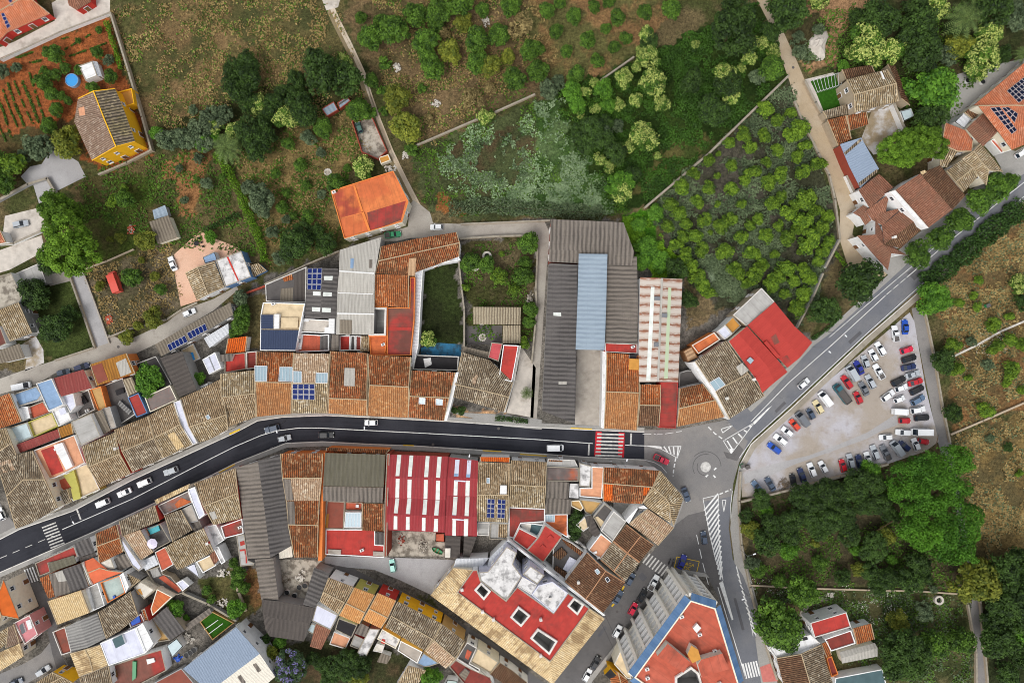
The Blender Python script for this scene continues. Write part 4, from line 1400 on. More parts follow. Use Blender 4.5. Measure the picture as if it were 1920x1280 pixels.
# striped crossings
def crossing(a, b, n, w, vec, m='paintwhite'):
 """n bars between points a and b, each along vec, w wide"""
 a, b, v = Vector(a), Vector(b), Vector(vec); out = []
 d = (b - a).normalized()
 for i in range(n):
  q = a.lerp(b, i / (n - 1))
  out.append([tuple(q - d * w / 2 - v / 2), tuple(q + d * w / 2 - v / 2), tuple(q + d * w / 2 + v / 2), tuple(q - d * w / 2 + v / 2)])
 return quads('crosswalk', out, m, Z)
crossing((92, 984), (108, 1022), 8, 2.6, (26, -10), 'paintworn')
crossing((51, 1080), (66, 1075), 4, 2.6, (10, 26))
crossing((1145, 814), (1141, 854), 7, 3.2, (50, 1.5), 'paintworn')
quads('crosswalk', ['1117 808 1128 809 1126 855 1114 854', '1160 810 1171 811 1170 857 1159 856'], 'paintred', Z - .004)
crossing((1212, 1046), (1246, 1070), 7, 3.0, (-13, 17), 'paintworn')
crossing((1396, 1257), (1421, 1252), 6, 3.0, (7, 28))
quads('road_marking', ['1103 832 1106 832 1105 853 1102 853', '1182 812 1185 812 1184 833 1181 833', '143 955 146 954 153 973 150 974'], 'paintworn', Z)
def bars(poly, n, w, a0, a1, b0, b1, m='paintwhite', lift=0):
 """bars joining two lines a0-a1 and b0-b1 (hatched islands)"""
 out = []
 a0, a1, b0, b1 = map(Vector, (a0, a1, b0, b1))
 for i in range(n):
  f = (i + .5) / n; p, q = a0.lerp(a1, f), b0.lerp(b1, f); d = (q - p).normalized(); nn = Vector((-d.y, d.x)) * w / 2
  out.append([tuple(p - nn), tuple(q - nn), tuple(q + nn), tuple(p + nn)])
 return quads('road_marking', out, m, Z + lift)
dashes('road_marking', '1318 934 1347 927 1346 960 1348 1010 1353 1072 1356 1088 1342 1050 1330 1000 1318 934', 1.2, 'paintwhite', Z, 900, .1)
bars(None, 15, 3.0, (1319, 952), (1351, 1090), (1346, 920), (1354, 1066), lift=.004)
quads('road_marking', ['1348 1092 1355 1088 1375 1160 1372 1162'], 'paintwhite', Z + .004)
dashes('road_marking', '1356 826 1414 792 1371 850 1356 826', 1.2, 'paintwhite', Z, 900, .1)
bars(None, 5, 2.6, (1358, 829), (1410, 796), (1369, 848), (1414, 793), lift=.004)
quads('road_marking', ['1367 840 1376 841 1371 850', '1412 791 1440 765 1448 760 1420 790 1414 796'], 'paintwhite', Z + .008)
dashes('road_marking', '1230 836 1277 836 1270 858 1252 848 1230 836', 1.2, 'paintwhite', Z, 900, .1)
bars(None, 4, 2.6, (1240, 836), (1276, 837), (1249, 846), (1273, 856), lift=.004)
quads('road_marking', ['1208 835 1240 836 1241 842'], 'paintwhite', Z + .008)
dashes('road_marking', '1352 804 1374 797 1355 811 1352 804', 1.5, 'paintwhite', Z, 900, .1)
dashes('road_marking', '1354 937 1361 937 1357 959 1354 937', 1.3, 'paintwhite', Z, 900, .1)
dashes('road_marking', '1380 1062 1400 1130 1412 1192', .9, 'paintwhite', Z, 900, .1)
bars(None, 11, 2.4, (1381, 1070), (1411, 1184), (1385, 1078), (1420, 1196), lift=.004)
dashes('road_marking', '1269 1043 1311 1052 1306 1073 1264 1063 1269 1043', 1.0, 'paintyellow', Z, 900, .1)
dashes('road_marking', '1170 1098 1166 1106', 3, 'paintyellow', Z, 900, .1); dashes('road_marking', '1152 1130 1147 1136', 3, 'paintyellow', Z, 900, .1)
def lettering(txt, x, y, size, ang, m):
 cu = bpy.data.curves.new('lettering', 'FONT'); cu.body = txt; cu.size = size; cu.align_x = 'CENTER'; cu.extrude = .001
 cu.materials.append(M[m]); o = bpy.data.objects.new('road_lettering', cu); COL.objects.link(o)
 p = at((x, y), 0); o.location = (p.x, p.y, Z + .006); o.rotation_euler = (0, 0, math.radians(ang)); struct(o)
lettering('CARGA', 1288, 1059, 1.25, -13, 'paintyellow'); lettering('DESC', 1285, 1066, 1.25, -13, 'paintyellow')
# painted centre of the small roundabout
mb = MB(); p = at((1323, 875)); mb.lathe((p.x, p.y, Z), [(1.55, 0), (1.5, .01), (.05, .02)], 'paintworn', 24); struct(mb.build('roundabout_centre'))
quads('road_marking', [[(1333 + 7 * math.cos(t) - 1.2 * math.sin(t), 885 + 7 * math.sin(t) + 1.2 * math.cos(t)), (1333 + 13 * math.cos(t) - 1.6 * math.sin(t), 885 + 13 * math.sin(t) + 1.6 * math.cos(t)),
  (1333 + 13 * math.cos(t) + 1.6 * math.sin(t), 885 + 13 * math.sin(t) - 1.6 * math.cos(t)), (1333 + 7 * math.cos(t) + 1.2 * math.sin(t), 885 + 7 * math.sin(t) - 1.2 * math.cos(t))] for t in (-.7, .87, 2.44)], 'paintwhite', Z + .002)
for r0, r1, k in ((16, 17.0, 1), (24, 25, 2), (29, 30.2, 3)):    # rubbed-in tyre tracks round the centre
 a0 = k * 1.3; pts = ' '.join(f'{1323 + r0 * math.cos(a0 + t * .18):.1f} {875 + r0 * math.sin(a0 + t * .18):.1f}' for t in range(14))
 dashes('tyre_mark', pts, 1.3, 'asphalt_dk', Z - .012, 900, 1)
mb = MB()
for x_, y_ in ((1487, 127), (738, 1063), (620, 1059), (1157, 1146), (222, 650), (935, 803), (812, 833), (1182, 880), (1298, 1200)):
 q = at((x_, y_)); mb = MB(); mb.lathe((q.x, q.y, Z), [(.42, 0), (.4, .012)], 'dkgrey', 14); struct(mb.build('manhole'))
# repairs and polished wheel tracks
asphalt('freshtrack', srgb(41, 42, 49), srgb(37, 38, 44), srgb(50, 51, 58), .9)
asphalt('repair', srgb(82, 82, 86), srgb(70, 70, 74), srgb(94, 93, 95), .8)
def shift(spec_pts, d):
 return ribbon_pts(spec_pts, d, d)[0]
for base_, ds in ((full(UP)[1:-1], (-7, -15)), (full(LO)[1:-1], (7, 15))):
 for d in ds:
  ribbon('wheel_track', shift(base_, -d), -1.6, 1.6, 'freshtrack', .058)
quads('road_repair', ['1452 770 1470 752 1474 756 1456 774', '1590 640 1612 620 1616 625 1594 645', '1700 512 1716 500 1730 512 1714 526', '1196 1080 1204 1072 1214 1082 1206 1090', '1120 1190 1134 1172 1138 1176 1124 1194', '1385 985 1388 1030 1384 1030 1381 985', '1380 1120 1396 1180 1391 1181 1375 1121', '1770 445 1800 420 1803 424 1773 449'], 'repair', .062)
# ================================================================== houses, quarter by quarter
# ---- upper left: villas and gardens
view(0, 0, 3.2)
house('villa', 'red-walled villa with orange tiled roof at the top left corner', '3.4: -20 262 42 195 298 82|5.2: -90 120 60 30 160 -30|3.4: -160 0 -40 -120 100 -160', 'ortile', 'wred', ex=[('solar', '5 82 26 78 66 160 44 176', 1, 4), ('solar', '52 0 70 -6 84 34 66 40', 1, 2)])
house('villa', 'small red-walled annex beside the pale terrace at the top edge', '3.2: 413 34 460 62 545 12|4.4: 390 -60 450 -40 520 -70', 'redbrown', 'wred')
flat('pavilion', 'white garden pavilion with sloping side beside the round pool', 3, '470 395 552 366 584 455 512 484', 'white', 'wwhite', .15, 'pavilion', win=0)
house('lean_to', 'narrow white lean-to against the white garden pavilion', '2.8: 556 366 588 458|2.2: 584 372 612 458', 'whitemetal', 'wwhite', 'shed', win=0)
house('villa', 'yellow house with brown tiled gable roof and arched porch', '7: 468 590 445 730 552 966|9.2: 560 545 625 712 697 882|7: 690 530 755 690 812 852', 'mauve,greybrown', 'wyellow', verge='wyellow', ridge='wyellow', ex=[('sheet', 'roof_patch', '470 650 505 640 512 690 478 696', 'terracotta')])
flat('annex', 'low yellow annex with ochre roof terrace behind the yellow house', 3.5, '712 550 790 530 806 622 745 642', 'ochre', 'wyellow', .5, 'annex', win=0, cop='wyellow')
view(0, 380, 3.2)
flat('carport', 'pale grey flat carport beside the pair of big pines', 3, '90 425 235 362 278 480 130 516', 'grey', 'wgrey', .1, 'carport', win=0)
flat('house', 'flat grey roof terrace with white parapet at the left edge', 6, '-40 450 65 420 132 562 108 602 -40 650', 'rubble', 'wwhite', .7)
house('house', 'tan tiled house with grey side wall below the grey roof terrace', '6.8: -30 650 112 598|5.6: 60 832 192 780', 'tan', 'wgrey')
flat('outbuilding', 'grey lean-to strip along the side of the tan tiled house', 3.2, '140 598 200 700 242 788 200 782 112 598', 'grey', 'wgrey', .1, 'outbuilding', win=0)
house('shed', 'brown corrugated shed at the left edge above the pale lane', '4: -20 890 115 845|3.4: 0 965 150 930', 'cbrowngrey', 'wwhite', 'shed', win=0)
flat('house', 'sliver of red courtyard house at the left edge by the lane', 4, '-40 750 0 740 40 845 -40 880', 'redstain', 'wwhite', .3, win=0)
house('house', 'orange tiled house clipped by the left edge above the lane', '4: -40 220 0 160|3.4: -40 250 36 238', 'ortile', 'wwhite', win=0)
house('shed', 'small grey corrugated hut in the garden below the sandy clearing', '3.2: 895 115 1010 76|2.8: 945 248 1066 208', 'cbrowngrey', 'wcream', 'shed')
house('lean_to', 'blue-grey sheet lean-to on the small garden hut', '2.6: 915 45 990 15|2.3: 926 100 1010 76', 'bluegrey', 'wgrey', 'shed', win=0)
view(0, 0, 1)
house('house', 'tan tiled house opening onto the pink patio', '4.6: 347 511 369 563|6: 370 500 390 552|4.6: 402 490 421 538', 'tan', 'wwhite')
flat('house', 'grey mottled roof with a red line beside the pink patio', 4.8, '404 488 452 470 471 519 422 538', 'mottled', 'wblue', .25, ex=[('sheet', 'red_pipe', '425 482 428 481 448 526 446 527', 'wred', .08)])
house('lean_to', 'little tiled lean-to under the end of the bright hedge', '3.4: 470 497 484 493|2.6: 474 520 500 507', 'tan', 'wblue', 'shed', win=0)
flat('terrace_roof', 'blue-grey awning over the pink patio table', 2.6, '380 482 402 472 408 488 384 494', 'blueflat', 'wwhite', .05, 'awning', win=0)
house('warehouse', 'long dark sheet roof with ten solar panels beside the lane', '5: 290 646 345 614 432 567|5.6: 302 668 365 634 437 590', 'cbrowngrey', 'wgrey', 'warehouse', ex=[('solar', '313 646 347 628 353 641 319 659', 5, 1), ('solar', '350 624 385 606 390 619 357 637', 5, 1)])
house('warehouse', 'dark corrugated roof with dotted white fixings above the tan row', '5.4: 300 671 336 744|5.8: 341 658 369 733', 'cdark2', 'wgrey', 'warehouse', win=0)
flat('swimming_pool', 'small blue swimming pool with white surround behind the solar roof', .5, '339 656 362 644 375 672 354 682', 'beige', 'wwhite', .06, 'pool', win=0, ex=[('sheet', 'water', '348 663 362 660 366 674 353 677', 'water', .04)])
house('shed', 'white sheet roof beside the ten-panel solar roof', '3.2: 382 634 428 606|2.9: 393 652 429 625', 'whitemetal', 'wwhite', 'shed', win=0)
flat('conservatory', 'pale lavender glazed roof beside the small swimming pool', 3, '379 674 403 660 415 690 392 702', 'wlav', 'wwhite', .08, 'conservatory', win=0, ex=[('sheet', 'glazing_bar', '390 667 392 666 404 695 402 696', 'metalgrey', .06)])
house('shed', 'vivid orange tiled shed beside the round grey-green bush', '3.6: 427 635 464 630|3: 422 663 461 659', 'vivid', 'wwhite', 'shed', win=0)
flat('courtyard_house', 'red roof terrace beneath the vivid orange tiled shed', 3.6, '421 664 460 661 461 692 421 699', 'red', 'wwhite', .5, win=0, ex=[('box', 'stair_hut', '412 665 438 663 433 677 413 678', 1.2, 'wwhite', 'cgrey')])
flat('courtyard_house', 'narrow dark red yard roof between the shed and the navy roof', 3.4, '461 660 481 658 481 690 462 692', 'dkred', 'wwhite', .6, win=0)
flat('shed', 'white hut roof at the back of the tan curved row', 2.8, '372 724 390 716 392 722 376 730', 'white', 'wwhite', .05, 'shed', win=0)
# ---- left: the row north of the main road
view(0, 680, 3.2)
house('row_house', 'bright orange tiled house at the left end of the north row', '6.6: -60 222 60 182|6: -40 408 132 350', 'orange', 'wwhite')
flat('row_house', 'blue-grey flat roof with white wall and clothes line', 5, '72 190 215 140 252 190 226 226 110 262', 'blueflat', 'wwhite', .5)
flat('row_house', 'raised blue flat roof next to the red-brown sheet roof', 7, '215 124 310 94 382 252 290 292', 'blueflat', 'wwhite', .25)
house('row_house', 'red-brown sheet roof sloping to the two blue parked cars', '6.2: 310 96 500 40|6.8: 368 202 552 150', 'redbrownsheet', 'wcream')
flat('row_house', 'small courtyard of orange tiles enclosed by white walls', 4, '162 268 256 230 302 300 186 342', 'brick', 'wwhite', .7, ex=[('box', 'stair_hut', '110 265 165 262 180 330 130 345', 1.0, 'wwhite', 'wwhite')], win=0)
flat('row_house', 'white stepped roof between courtyard and modern grey roof', 5.4, '310 290 392 255 428 340 350 382', 'white', 'wwhite', .4, ex=[('box', 'stair_hut', '350 280 385 265 400 300 365 315', 1.4, 'wwhite', 'wlav')], win=0)
flat('row_house', 'white roof hut beside the courtyard with black junk', 5.8, '366 198 440 182 456 260 420 300', 'wlav', 'wwhite', .2, win=0)
flat('row_house', 'dark courtyard strewn with black junk behind the red-brown roof', 2.6, '440 196 530 160 570 280 470 330 452 270', 'dkgrey', 'wcream', .6, win=0, ex=[('box', 'junk_pile', '460 215 500 195 525 235 480 255', .7, 'black'), ('ac', '530 285')])
flat('row_house', 'pale blue terrace with white parapet at the end of the north row', 5, '34 396 160 356 196 446 92 490', 'paleblue', 'wwhite', .6, ex=[('ac', '66 412 95 460')], win=0)
flat('row_house', 'ochre terrace with yellow walls and a potted shrub', 4.6, '166 356 310 300 346 380 200 446', 'beige', 'wolive', .7, win=0)
house('row_house', 'long red sheet roof behind the white terrace house', '5.6: 84 496 350 396|5.2: 100 548 360 446', 'redbrownsheet', 'wwhite', win=0)
house('row_house', 'rusty ochre sheet roof at the end of the long red roof', '5.6: 346 392 430 360|5.2: 362 452 442 424', 'ochrust', 'wwhite', win=0)
house('row_house', 'weathered tan roof clipped by the left edge behind the ochre terrace', '6.6: -60 412 36 390|7.4: -50 560 70 480|7: -60 650 100 552', 'tan,dktan', 'wcream')
house('row_house', 'large weathered three-fold tan roof at the left end of the road', '7: -20 600 90 555 195 525|8.6: 40 800 140 700 270 700|7: 95 995 190 960 345 868', 'dktan', 'wcream', ex=[('sheet', 'new_tiles', '0 600 60 575 90 640 20 660', 'pinkcream', .04)])
flat('row_house', 'white house with red courtyard roof beside the road', 6.6, '200 525 445 432 510 600 330 690 285 700', 'terracotta', 'wwhite', .4, ex=[('sheet', 'red_terrace', '245 525 320 498 382 648 312 676', 'red', .05), ('box', 'pergola', '320 495 372 478 436 620 395 642', .9, 'wwhite', 'white'), ('ac', '345 515 362 535'), ('sheet', 'patio_tiles', '372 478 440 448 500 600 440 620', 'terracotta', .04)])
flat('row_house', 'olive walled yard house with orange floor beside the road', 3.4, '300 700 372 655 525 605 600 760 440 830', 'beige', 'wolive', .6, ex=[('sheet', 'orange_floor', '335 715 405 682 430 745 360 770', 'brick', .05), ('box', 'olive_wall', '370 660 440 635 470 740 430 752', .8, 'wolive'), ('box', 'olive_wall', '425 756 470 738 485 812 440 826', .7, 'wolive')])
house('lean_to', 'dark tiled lean-to above the pavement beside the olive yard', '4.2: 325 795 405 755|3.4: 345 866 430 832', 'dktan', 'wcream', 'house')
flat('row_house', 'modern light grey flat roof in the middle of the north row', 7.6, '425 354 546 304 602 440 484 496', 'grey', 'wwhite', .06)
house('row_house', 'brown-grey corrugated roof joined to the modern grey roof', '6.4: 546 306 610 280|5.8: 602 438 662 406', 'cbrowngrey', 'wcream', win=0)
house('row_house', 'tan house with red street wall and red eave', '7.2: 490 502 690 416|8.7: 525 625 720 545|7: 602 746 784 664', 'tan,tan2', 'wred')
house('row_house', 'broad tan house beside the red-eaved house', '7.2: 685 402 886 320|8.8: 730 530 926 450|7: 795 655 982 570', 'tan2,dktan', 'wcream', ex=[('ch', '704 512')])
house('row_house', 'tan house with a patch of fresh cream tiles', '7.2: 886 318 1040 240|8.6: 926 450 1082 368|7: 982 570 1152 492', 'tan2,tan', 'wcream', ex=[('sheet', 'new_tiles', '1008 432 1044 414 1106 500 1062 522', 'palecream', .04)])
flat('row_house', 'white slot of roof dividing two tan houses on the road', 8, '1040 236 1080 222 1130 370 1184 482 1156 492 1082 370', 'wlav', 'wwhite', .3, win=0)
flat('row_house', 'dark stained flat roof with rusty corner behind the tan row', 5.2, '866 204 1020 135 1062 222 900 296', 'stainroof', 'wcream', .35, win=0)
flat('row_house', 'dark yard roof with black junk and grey tanks', 3, '610 140 735 90 810 310 705 380 660 290', 'dkgrey', 'wgrey', .5, win=0, ex=[('box', 'water_tank', '718 225 790 290 772 312 705 250', .9, 'metalgrey', 'cstripe'), ('box', 'junk_pile', '690 165 740 150 745 180 700 195', .5, 'black')])
house('row_house', 'rust stained metal roof in three bays above the dark yard', '5.4: 540 10 690 -36 760 -58|5.8: 580 138 735 84 812 62', 'ochrust', 'worange', ex=[('sheet', 'grey_sheet', '695 0 755 -28 790 58 725 84', 'cpale', .06), ('sheet', 'grey_sheet', '548 22 610 0 648 100 590 125', 'rustflat', .06)])
house('row_house', 'striped tan roof over the corner of the dark yard', '4.6: 735 102 790 84|4.2: 770 200 830 172', 'stripe_tb', 'wgrey', win=0)
flat('row_house', 'small red flat roof beside the grey tanks', 5, '765 208 830 180 885 300 818 328', 'redstain', 'wblue', .25, win=0)
flat('row_house', 'orange walled alley roof between two courtyards', 5, '540 160 605 140 640 270 590 290', 'wochre', 'worange', .3, win=0)
flat('row_house', 'grey concrete strip roof left of the grey tanks', 5.6, '612 275 660 262 700 388 664 398', 'concrete', 'wgrey', .1, win=0)
flat('courtyard_house', 'walled courtyard around the big round green tree', 2.4, '800 10 935 -40 1030 130 860 210 815 90', 'dkgrey', 'wgrey', .4, win=0, ex=[('box', 'junk_pile', '805 20 850 0 860 60 815 70', .7, 'black'), ('ch', '892 30')])
view(0, 0, 1)
house('row_house', 'curving tan house left of the orange and tan row', '7.2: 337 747 375 730 412 711|8.7: 354 800 383 791 425 777|7: 371 830 392 824 428 804', 'tan2,tan', 'wcream', ex=[('sky', '386 780 391 777 395 783 390 786', 1)])
view(380, 680, 3.2)
house('row_house', 'tan house with brown eave tiles where the road bends', '7.2: 105 66 312 44|8.6: 110 208 316 184|7: 150 384 322 324', 'tan,tan2', 'wochre')
house('row_house', 'light orange tiled house with three glazed roof lights', '7.4: 322 -66 460 -64 548 -62|8.8: 316 116 450 118 536 120|7: 322 324 440 312 532 306', 'rust,ortan', 'wochre', ex=[('sky', '314 18 388 20 385 110 316 110', 4), ('sky', '464 26 540 26 540 112 458 110', 4), ('sheet', 'new_tiles', '422 -60 470 -60 448 116 400 116', 'orange', .04)])
house('row_house', 'mottled cream house with red eave and blue solar panels', '7.6: 548 -58 762 -54|9: 537 122 755 122|7.2: 535 302 746 302', 'pinkcream,tan', 'wred', ex=[('solar', '539 126 673 126 673 222 538 219', 4, 3), ('sky', '545 50 594 52 594 118 545 118', 3), ('sky', '682 60 752 62 748 120 680 120', 4)])
house('row_house', 'orange tiled house with a sheet skylight in the long row', '7.4: 764 -70 990 -58|8.7: 754 212 988 222|7: 750 302 986 318', 'rustor,ortan', 'wcream', ex=[('sheet', 'sheet_skylight', '852 30 914 32 912 140 848 138', 'cpale', .1)])
house('row_house', 'rust orange house with pale front slope in the long row', '7.4: 990 -48 1130 -42 1250 -36|8.7: 998 134 1130 140 1238 146|7: 986 318 1120 324 1236 328', 'rust,ortan', 'wcream')
view(700, 380, 3.2)
house('row_house', 'rust tiled end house with two white roof windows', '7.2: 226 1006 494 1018|8.6: 214 1160 456 1170|7: 205 1286 426 1308', 'rustor,rustor', 'wcream', ex=[('sky', '276 1168 312 1172 310 1208 274 1204', 2), ('sky', '376 1176 416 1180 414 1214 376 1210', 2)])
flat('annex', 'slanting white wall top at the end of the rust row', 7.4, '496 1018 512 1016 478 1165 442 1305 426 1306 456 1168', 'white', 'wwhite', .1, 'wall', win=0)
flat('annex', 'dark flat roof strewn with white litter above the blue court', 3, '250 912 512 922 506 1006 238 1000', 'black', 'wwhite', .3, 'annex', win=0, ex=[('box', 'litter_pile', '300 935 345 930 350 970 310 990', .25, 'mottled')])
flat('outbuilding', 'white garden-side gallery along the walled green yard', 4.5, '250 450 262 355 300 358 286 560 270 860 236 1000 232 900', 'whitemetal', 'wwhite', .1, 'annex', win=0)
flat('outbuilding', 'white gallery under the long rust roof above the green yard', 4.5, '262 350 505 318 522 340 508 348 300 382', 'whitemetal', 'wwhite', .1, 'annex', win=0)
# ---- the block above the long row
view(380, 380, 3.2)
flat('yard_shed', 'low dark grey roofs behind the navy and white house', 3.6, '375 490 622 384 618 600 380 592', 'dkgrey', 'wwhite', .3, 'shed', win=0, ex=[('sheet', 'corrugated_sheet', '470 515 545 510 540 598 465 592', 'cbrowngrey', .1), ('sheet', 'orange_tiles', '478 450 535 430 545 460 490 475', 'orange', .1), ('sheet', 'grey_sheet', '550 425 618 400 616 590 548 590', 'cdark2', .1)])
house('workshop', 'dark corrugated roof with a block of twelve solar panels', '6.4: 624 388 615 692|7.4: 720 392 708 694|6.4: 814 396 800 696', 'cdark', 'wgrey', 'workshop', ex=[('solar', '631 393 719 392 712 524 628 522', 3, 4), ('sheet', 'roof_light', '728 440 782 440 778 466 728 464', 'translucent'), ('sheet', 'roof_light', '662 532 708 534 708 558 662 556', 'translucent'), ('sheet', 'roof_light', '724 536 776 538 774 562 722 560', 'translucent'), ('sheet', 'roof_light', '656 626 706 628 704 654 656 652', 'translucent'), ('sheet', 'roof_light', '716 630 770 632 768 658 716 656', 'translucent')])
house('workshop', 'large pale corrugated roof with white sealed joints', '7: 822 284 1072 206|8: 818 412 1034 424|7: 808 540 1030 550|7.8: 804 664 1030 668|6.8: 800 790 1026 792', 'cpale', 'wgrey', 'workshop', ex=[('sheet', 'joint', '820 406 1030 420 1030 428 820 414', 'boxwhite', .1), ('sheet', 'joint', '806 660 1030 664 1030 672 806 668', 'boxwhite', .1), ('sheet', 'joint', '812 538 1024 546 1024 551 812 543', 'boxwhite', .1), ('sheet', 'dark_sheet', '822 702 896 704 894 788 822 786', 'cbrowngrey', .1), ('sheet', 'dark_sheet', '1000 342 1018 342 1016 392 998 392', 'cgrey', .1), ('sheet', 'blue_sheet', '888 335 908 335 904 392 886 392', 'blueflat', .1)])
flat('town_house', 'white house with navy roof and beige terrace', 7, '348 668 362 598 614 604 582 766 556 888 344 886', 'beige', 'wwhite', .5, win=1, ex=[('box', 'navy_roof', '350 762 576 764 556 884 348 882', .7, 'wwhite', 'navyroof'), ('box', 'navy_roof', '350 672 424 672 424 756 350 756', .7, 'wwhite', 'navyroof'), ('box', 'stair_hut', '430 668 460 668 456 756 428 756', 1.2, 'wwhite', 'white'), ('box', 'pergola', '470 690 575 690 570 750 470 748', .5, 'wood', 'beige'), ('ac', '428 608')])
flat('town_house', 'pale concrete terrace with a potted palm and white stair', 5.4, '600 694 756 704 792 684 790 786 580 776', 'palecon', 'wwhite', .5, ex=[('box', 'stair_hut', '756 686 792 686 790 784 730 784 732 748 756 746', 1.4, 'wwhite', 'white'), ('box', 'stair_hut', '598 694 640 698 634 714 600 712', .5, 'wwhite', 'white')], win=0)
flat('town_house', 'terracotta terrace with white steps beside the navy roof', 4.6, '562 786 640 790 708 794 756 790 756 888 560 896', 'brick', 'wwhite', .5, ex=[('box', 'stair_hut', '566 788 602 790 590 880 562 884', .6, 'wwhite', 'white'), ('sheet', 'corrugated_sheet', '708 792 752 792 750 884 704 882', 'cdark', .3)], win=0)
house('lean_to', 'narrow grey corrugated roof above the orange row', '5: 776 792 820 792|4.6: 770 886 818 886', 'cgrey', 'wgrey', 'shed', win=0)
flat('courtyard_house', 'small red court with white walls above the orange row', 3.2, '820 798 886 798 882 886 820 886', 'red', 'wwhite', .7, win=0)
flat('courtyard_house', 'narrow dark court beside the small red court', 3, '888 798 916 798 914 886 884 886', 'dkgrey', 'wwhite', .6, win=0)
flat('courtyard_house', 'dull red flat roof beside the narrow dark court', 4, '918 798 952 800 950 886 916 886', 'dkred', 'wwhite', .3, win=0)
house('lean_to', 'little tan tiled lean-to beside the square orange terrace', '4.6: 952 800 1000 800|4.2: 944 890 996 892', 'tan', 'wcream', 'house', win=0)
flat('town_house', 'square orange roof terrace with white furniture', 5.4, '1000 800 1104 796 1096 902 1110 920 1004 912', 'orangestain', 'worange', .5, cop='worange', win=0, ex=[('ac', '1085 850')])
view(700, 380, 3.2)
house('town_house', 'long rust orange roof along the end of the stony lane', '6.6: 44 262 260 216 500 176|7.6: 30 350 250 300 520 240|6.8: 10 424 214 432 516 322', 'rustor', 'wwhite', ex=[('sheet', 'plank_patch', '216 334 258 332 252 440 208 438', 'plank', .3)])
house('town_house', 'plain orange tiled roof beside the dark narrow well', '6.8: 8 428 214 434|6.2: 4 616 212 630', 'orange', 'wwhite')
flat('town_house', 'dark red roof terrace with rain stains and orange rail', 6, '84 628 216 630 220 446 250 446 246 700 224 916 80 914', 'redstain', 'worange', .4, cop='worange', ex=[('sheet', 'red_band', '84 746 228 746 228 764 84 764', 'red', .06)])
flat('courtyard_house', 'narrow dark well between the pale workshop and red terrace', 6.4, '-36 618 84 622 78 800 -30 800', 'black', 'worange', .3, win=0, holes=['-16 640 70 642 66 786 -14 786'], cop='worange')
view(600, 0, 3.0476)
flat('villa', 'large orange flat-roofed house beside the dirt track', 6.4, '60 1090 418 976 506 1152 470 1268 138 1364', 'orangef', 'wcream', .35, cop='worange', ex=[('sheet', 'stained_roof', '270 1215 490 1148 462 1258 284 1322', 'redstain', .05), ('sheet', 'patched_roof', '76 1096 190 1062 244 1212 118 1244', 'orangestain', .05), ('box', 'parapet_rail', '236 1216 250 1210 288 1316 276 1322', .3, 'worange'), ('sheet', 'orange_terrace', '118 1252 236 1220 272 1316 142 1352', 'orangef', .06), ('box', 'parapet_rail', '190 1062 200 1060 246 1206 236 1210', .25, 'worange'), ('ac', '82 1100')])
flat('shed', 'pair of red-framed glass frames under the dark trees', 1.6, '8 622 78 580 104 628 40 666', 'bluegrey', 'wbrick', .12, 'greenhouse', win=0, cop='wbrick', t=.22)
flat('shed', 'smaller red-framed glass frame nearest the dirt track', 1.6, '98 588 154 550 176 576 112 624', 'bluegrey', 'wbrick', .12, 'greenhouse', win=0, cop='wbrick', t=.22, ex=[('sheet', 'glazing_bar', '104 594 160 558 164 566 110 602', 'dkgrey', .08)])
flat('ruin', 'roofless ruin with rubble floor beside the dirt track', 2.2, '180 692 290 650 384 862 330 910 236 868', 'rubble', 'wbrick', 1.9, 'ruin', win=0, cop='wbrick')
flat('shed', 'small ochre roofed hut below the rubble ruin', 2.2, '334 900 390 882 404 916 348 938', 'ochre', 'wcream', .08, 'shed', win=0)
# ---- the garden house and the warehouses
view(700, 380, 3.2)
house('pavilion', 'striped roof of the garden pavilion in the middle garden', '3: 597 625 884 627|3.4: 598 728 882 732', 'stripe_tb', 'wcream', 'pavilion')
house('pavilion', 'striped side wing of the garden pavilion', '3: 780 736 882 736|3.3: 774 842 882 842', 'stripe_tb', 'wcream', 'pavilion')
house('town_house', 'weathered brown tiled house between garden and porch', '6: 530 894 700 945 838 1078|7.4: 490 1088 700 1136 814 1166|6: 478 1166 640 1212 784 1256', 'dktan', 'wwhite', ex=[('sheet', 'lime_patch', '590 1060 622 1028 626 1044 606 1098', 'pinkcream', .05)])
flat('town_house', 'bright red roof terrace with white balustrade behind the brown house', 6.4, '780 852 872 856 832 1074 752 1056', 'red', 'wwhite', .5, win=0)
flat('town_house', 'small pinkish red roof beside the bright red terrace', 5, '708 838 776 844 752 952 688 930', 'redpink', 'wwhite', .15, win=0)
house('lean_to', 'brown lean-to roof at the back of the brown house', '4: 545 862 702 898|3.6: 534 892 690 936', 'cbrowngrey', 'wcream', 'shed', win=0)
flat('annex', 'pale side wall walk along the bright red terrace', 4.6, '874 856 886 858 846 1080 792 1258 782 1256 834 1076', 'offwhite', 'wwhite', .1, 'wall', win=0)
view(980, 400, 3.3684)
house('warehouse', 'broad weathered sheet roof at the top of the warehouse block', '8.4: 178 38 400 46 636 57|8: 168 230 420 236 704 242|7.6: 165 306 420 318 688 330', 'cgrey', 'wbrick', 'warehouse')
view(1000, 500, 3.5556)
house('warehouse', 'long brown corrugated roof beside the stony lane', '7.4: 104 -24 60 960|8.2: 296 -12 278 1046', 'cdark', 'wgrey', 'warehouse', ex=[('sheet', 'roof_light', '134 305 184 306 186 330 134 326', 'translucent'), ('sheet', 'roof_light', '168 764 222 764 222 784 168 784', 'cpale')], win=0)
house('warehouse', 'blue-grey ribbed metal roof in the warehouse block', '9: 303 -86 294 240 282 552|9.3: 494 -84 486 240 475 555', 'bluegrey', 'wgrey', 'warehouse', win=0)
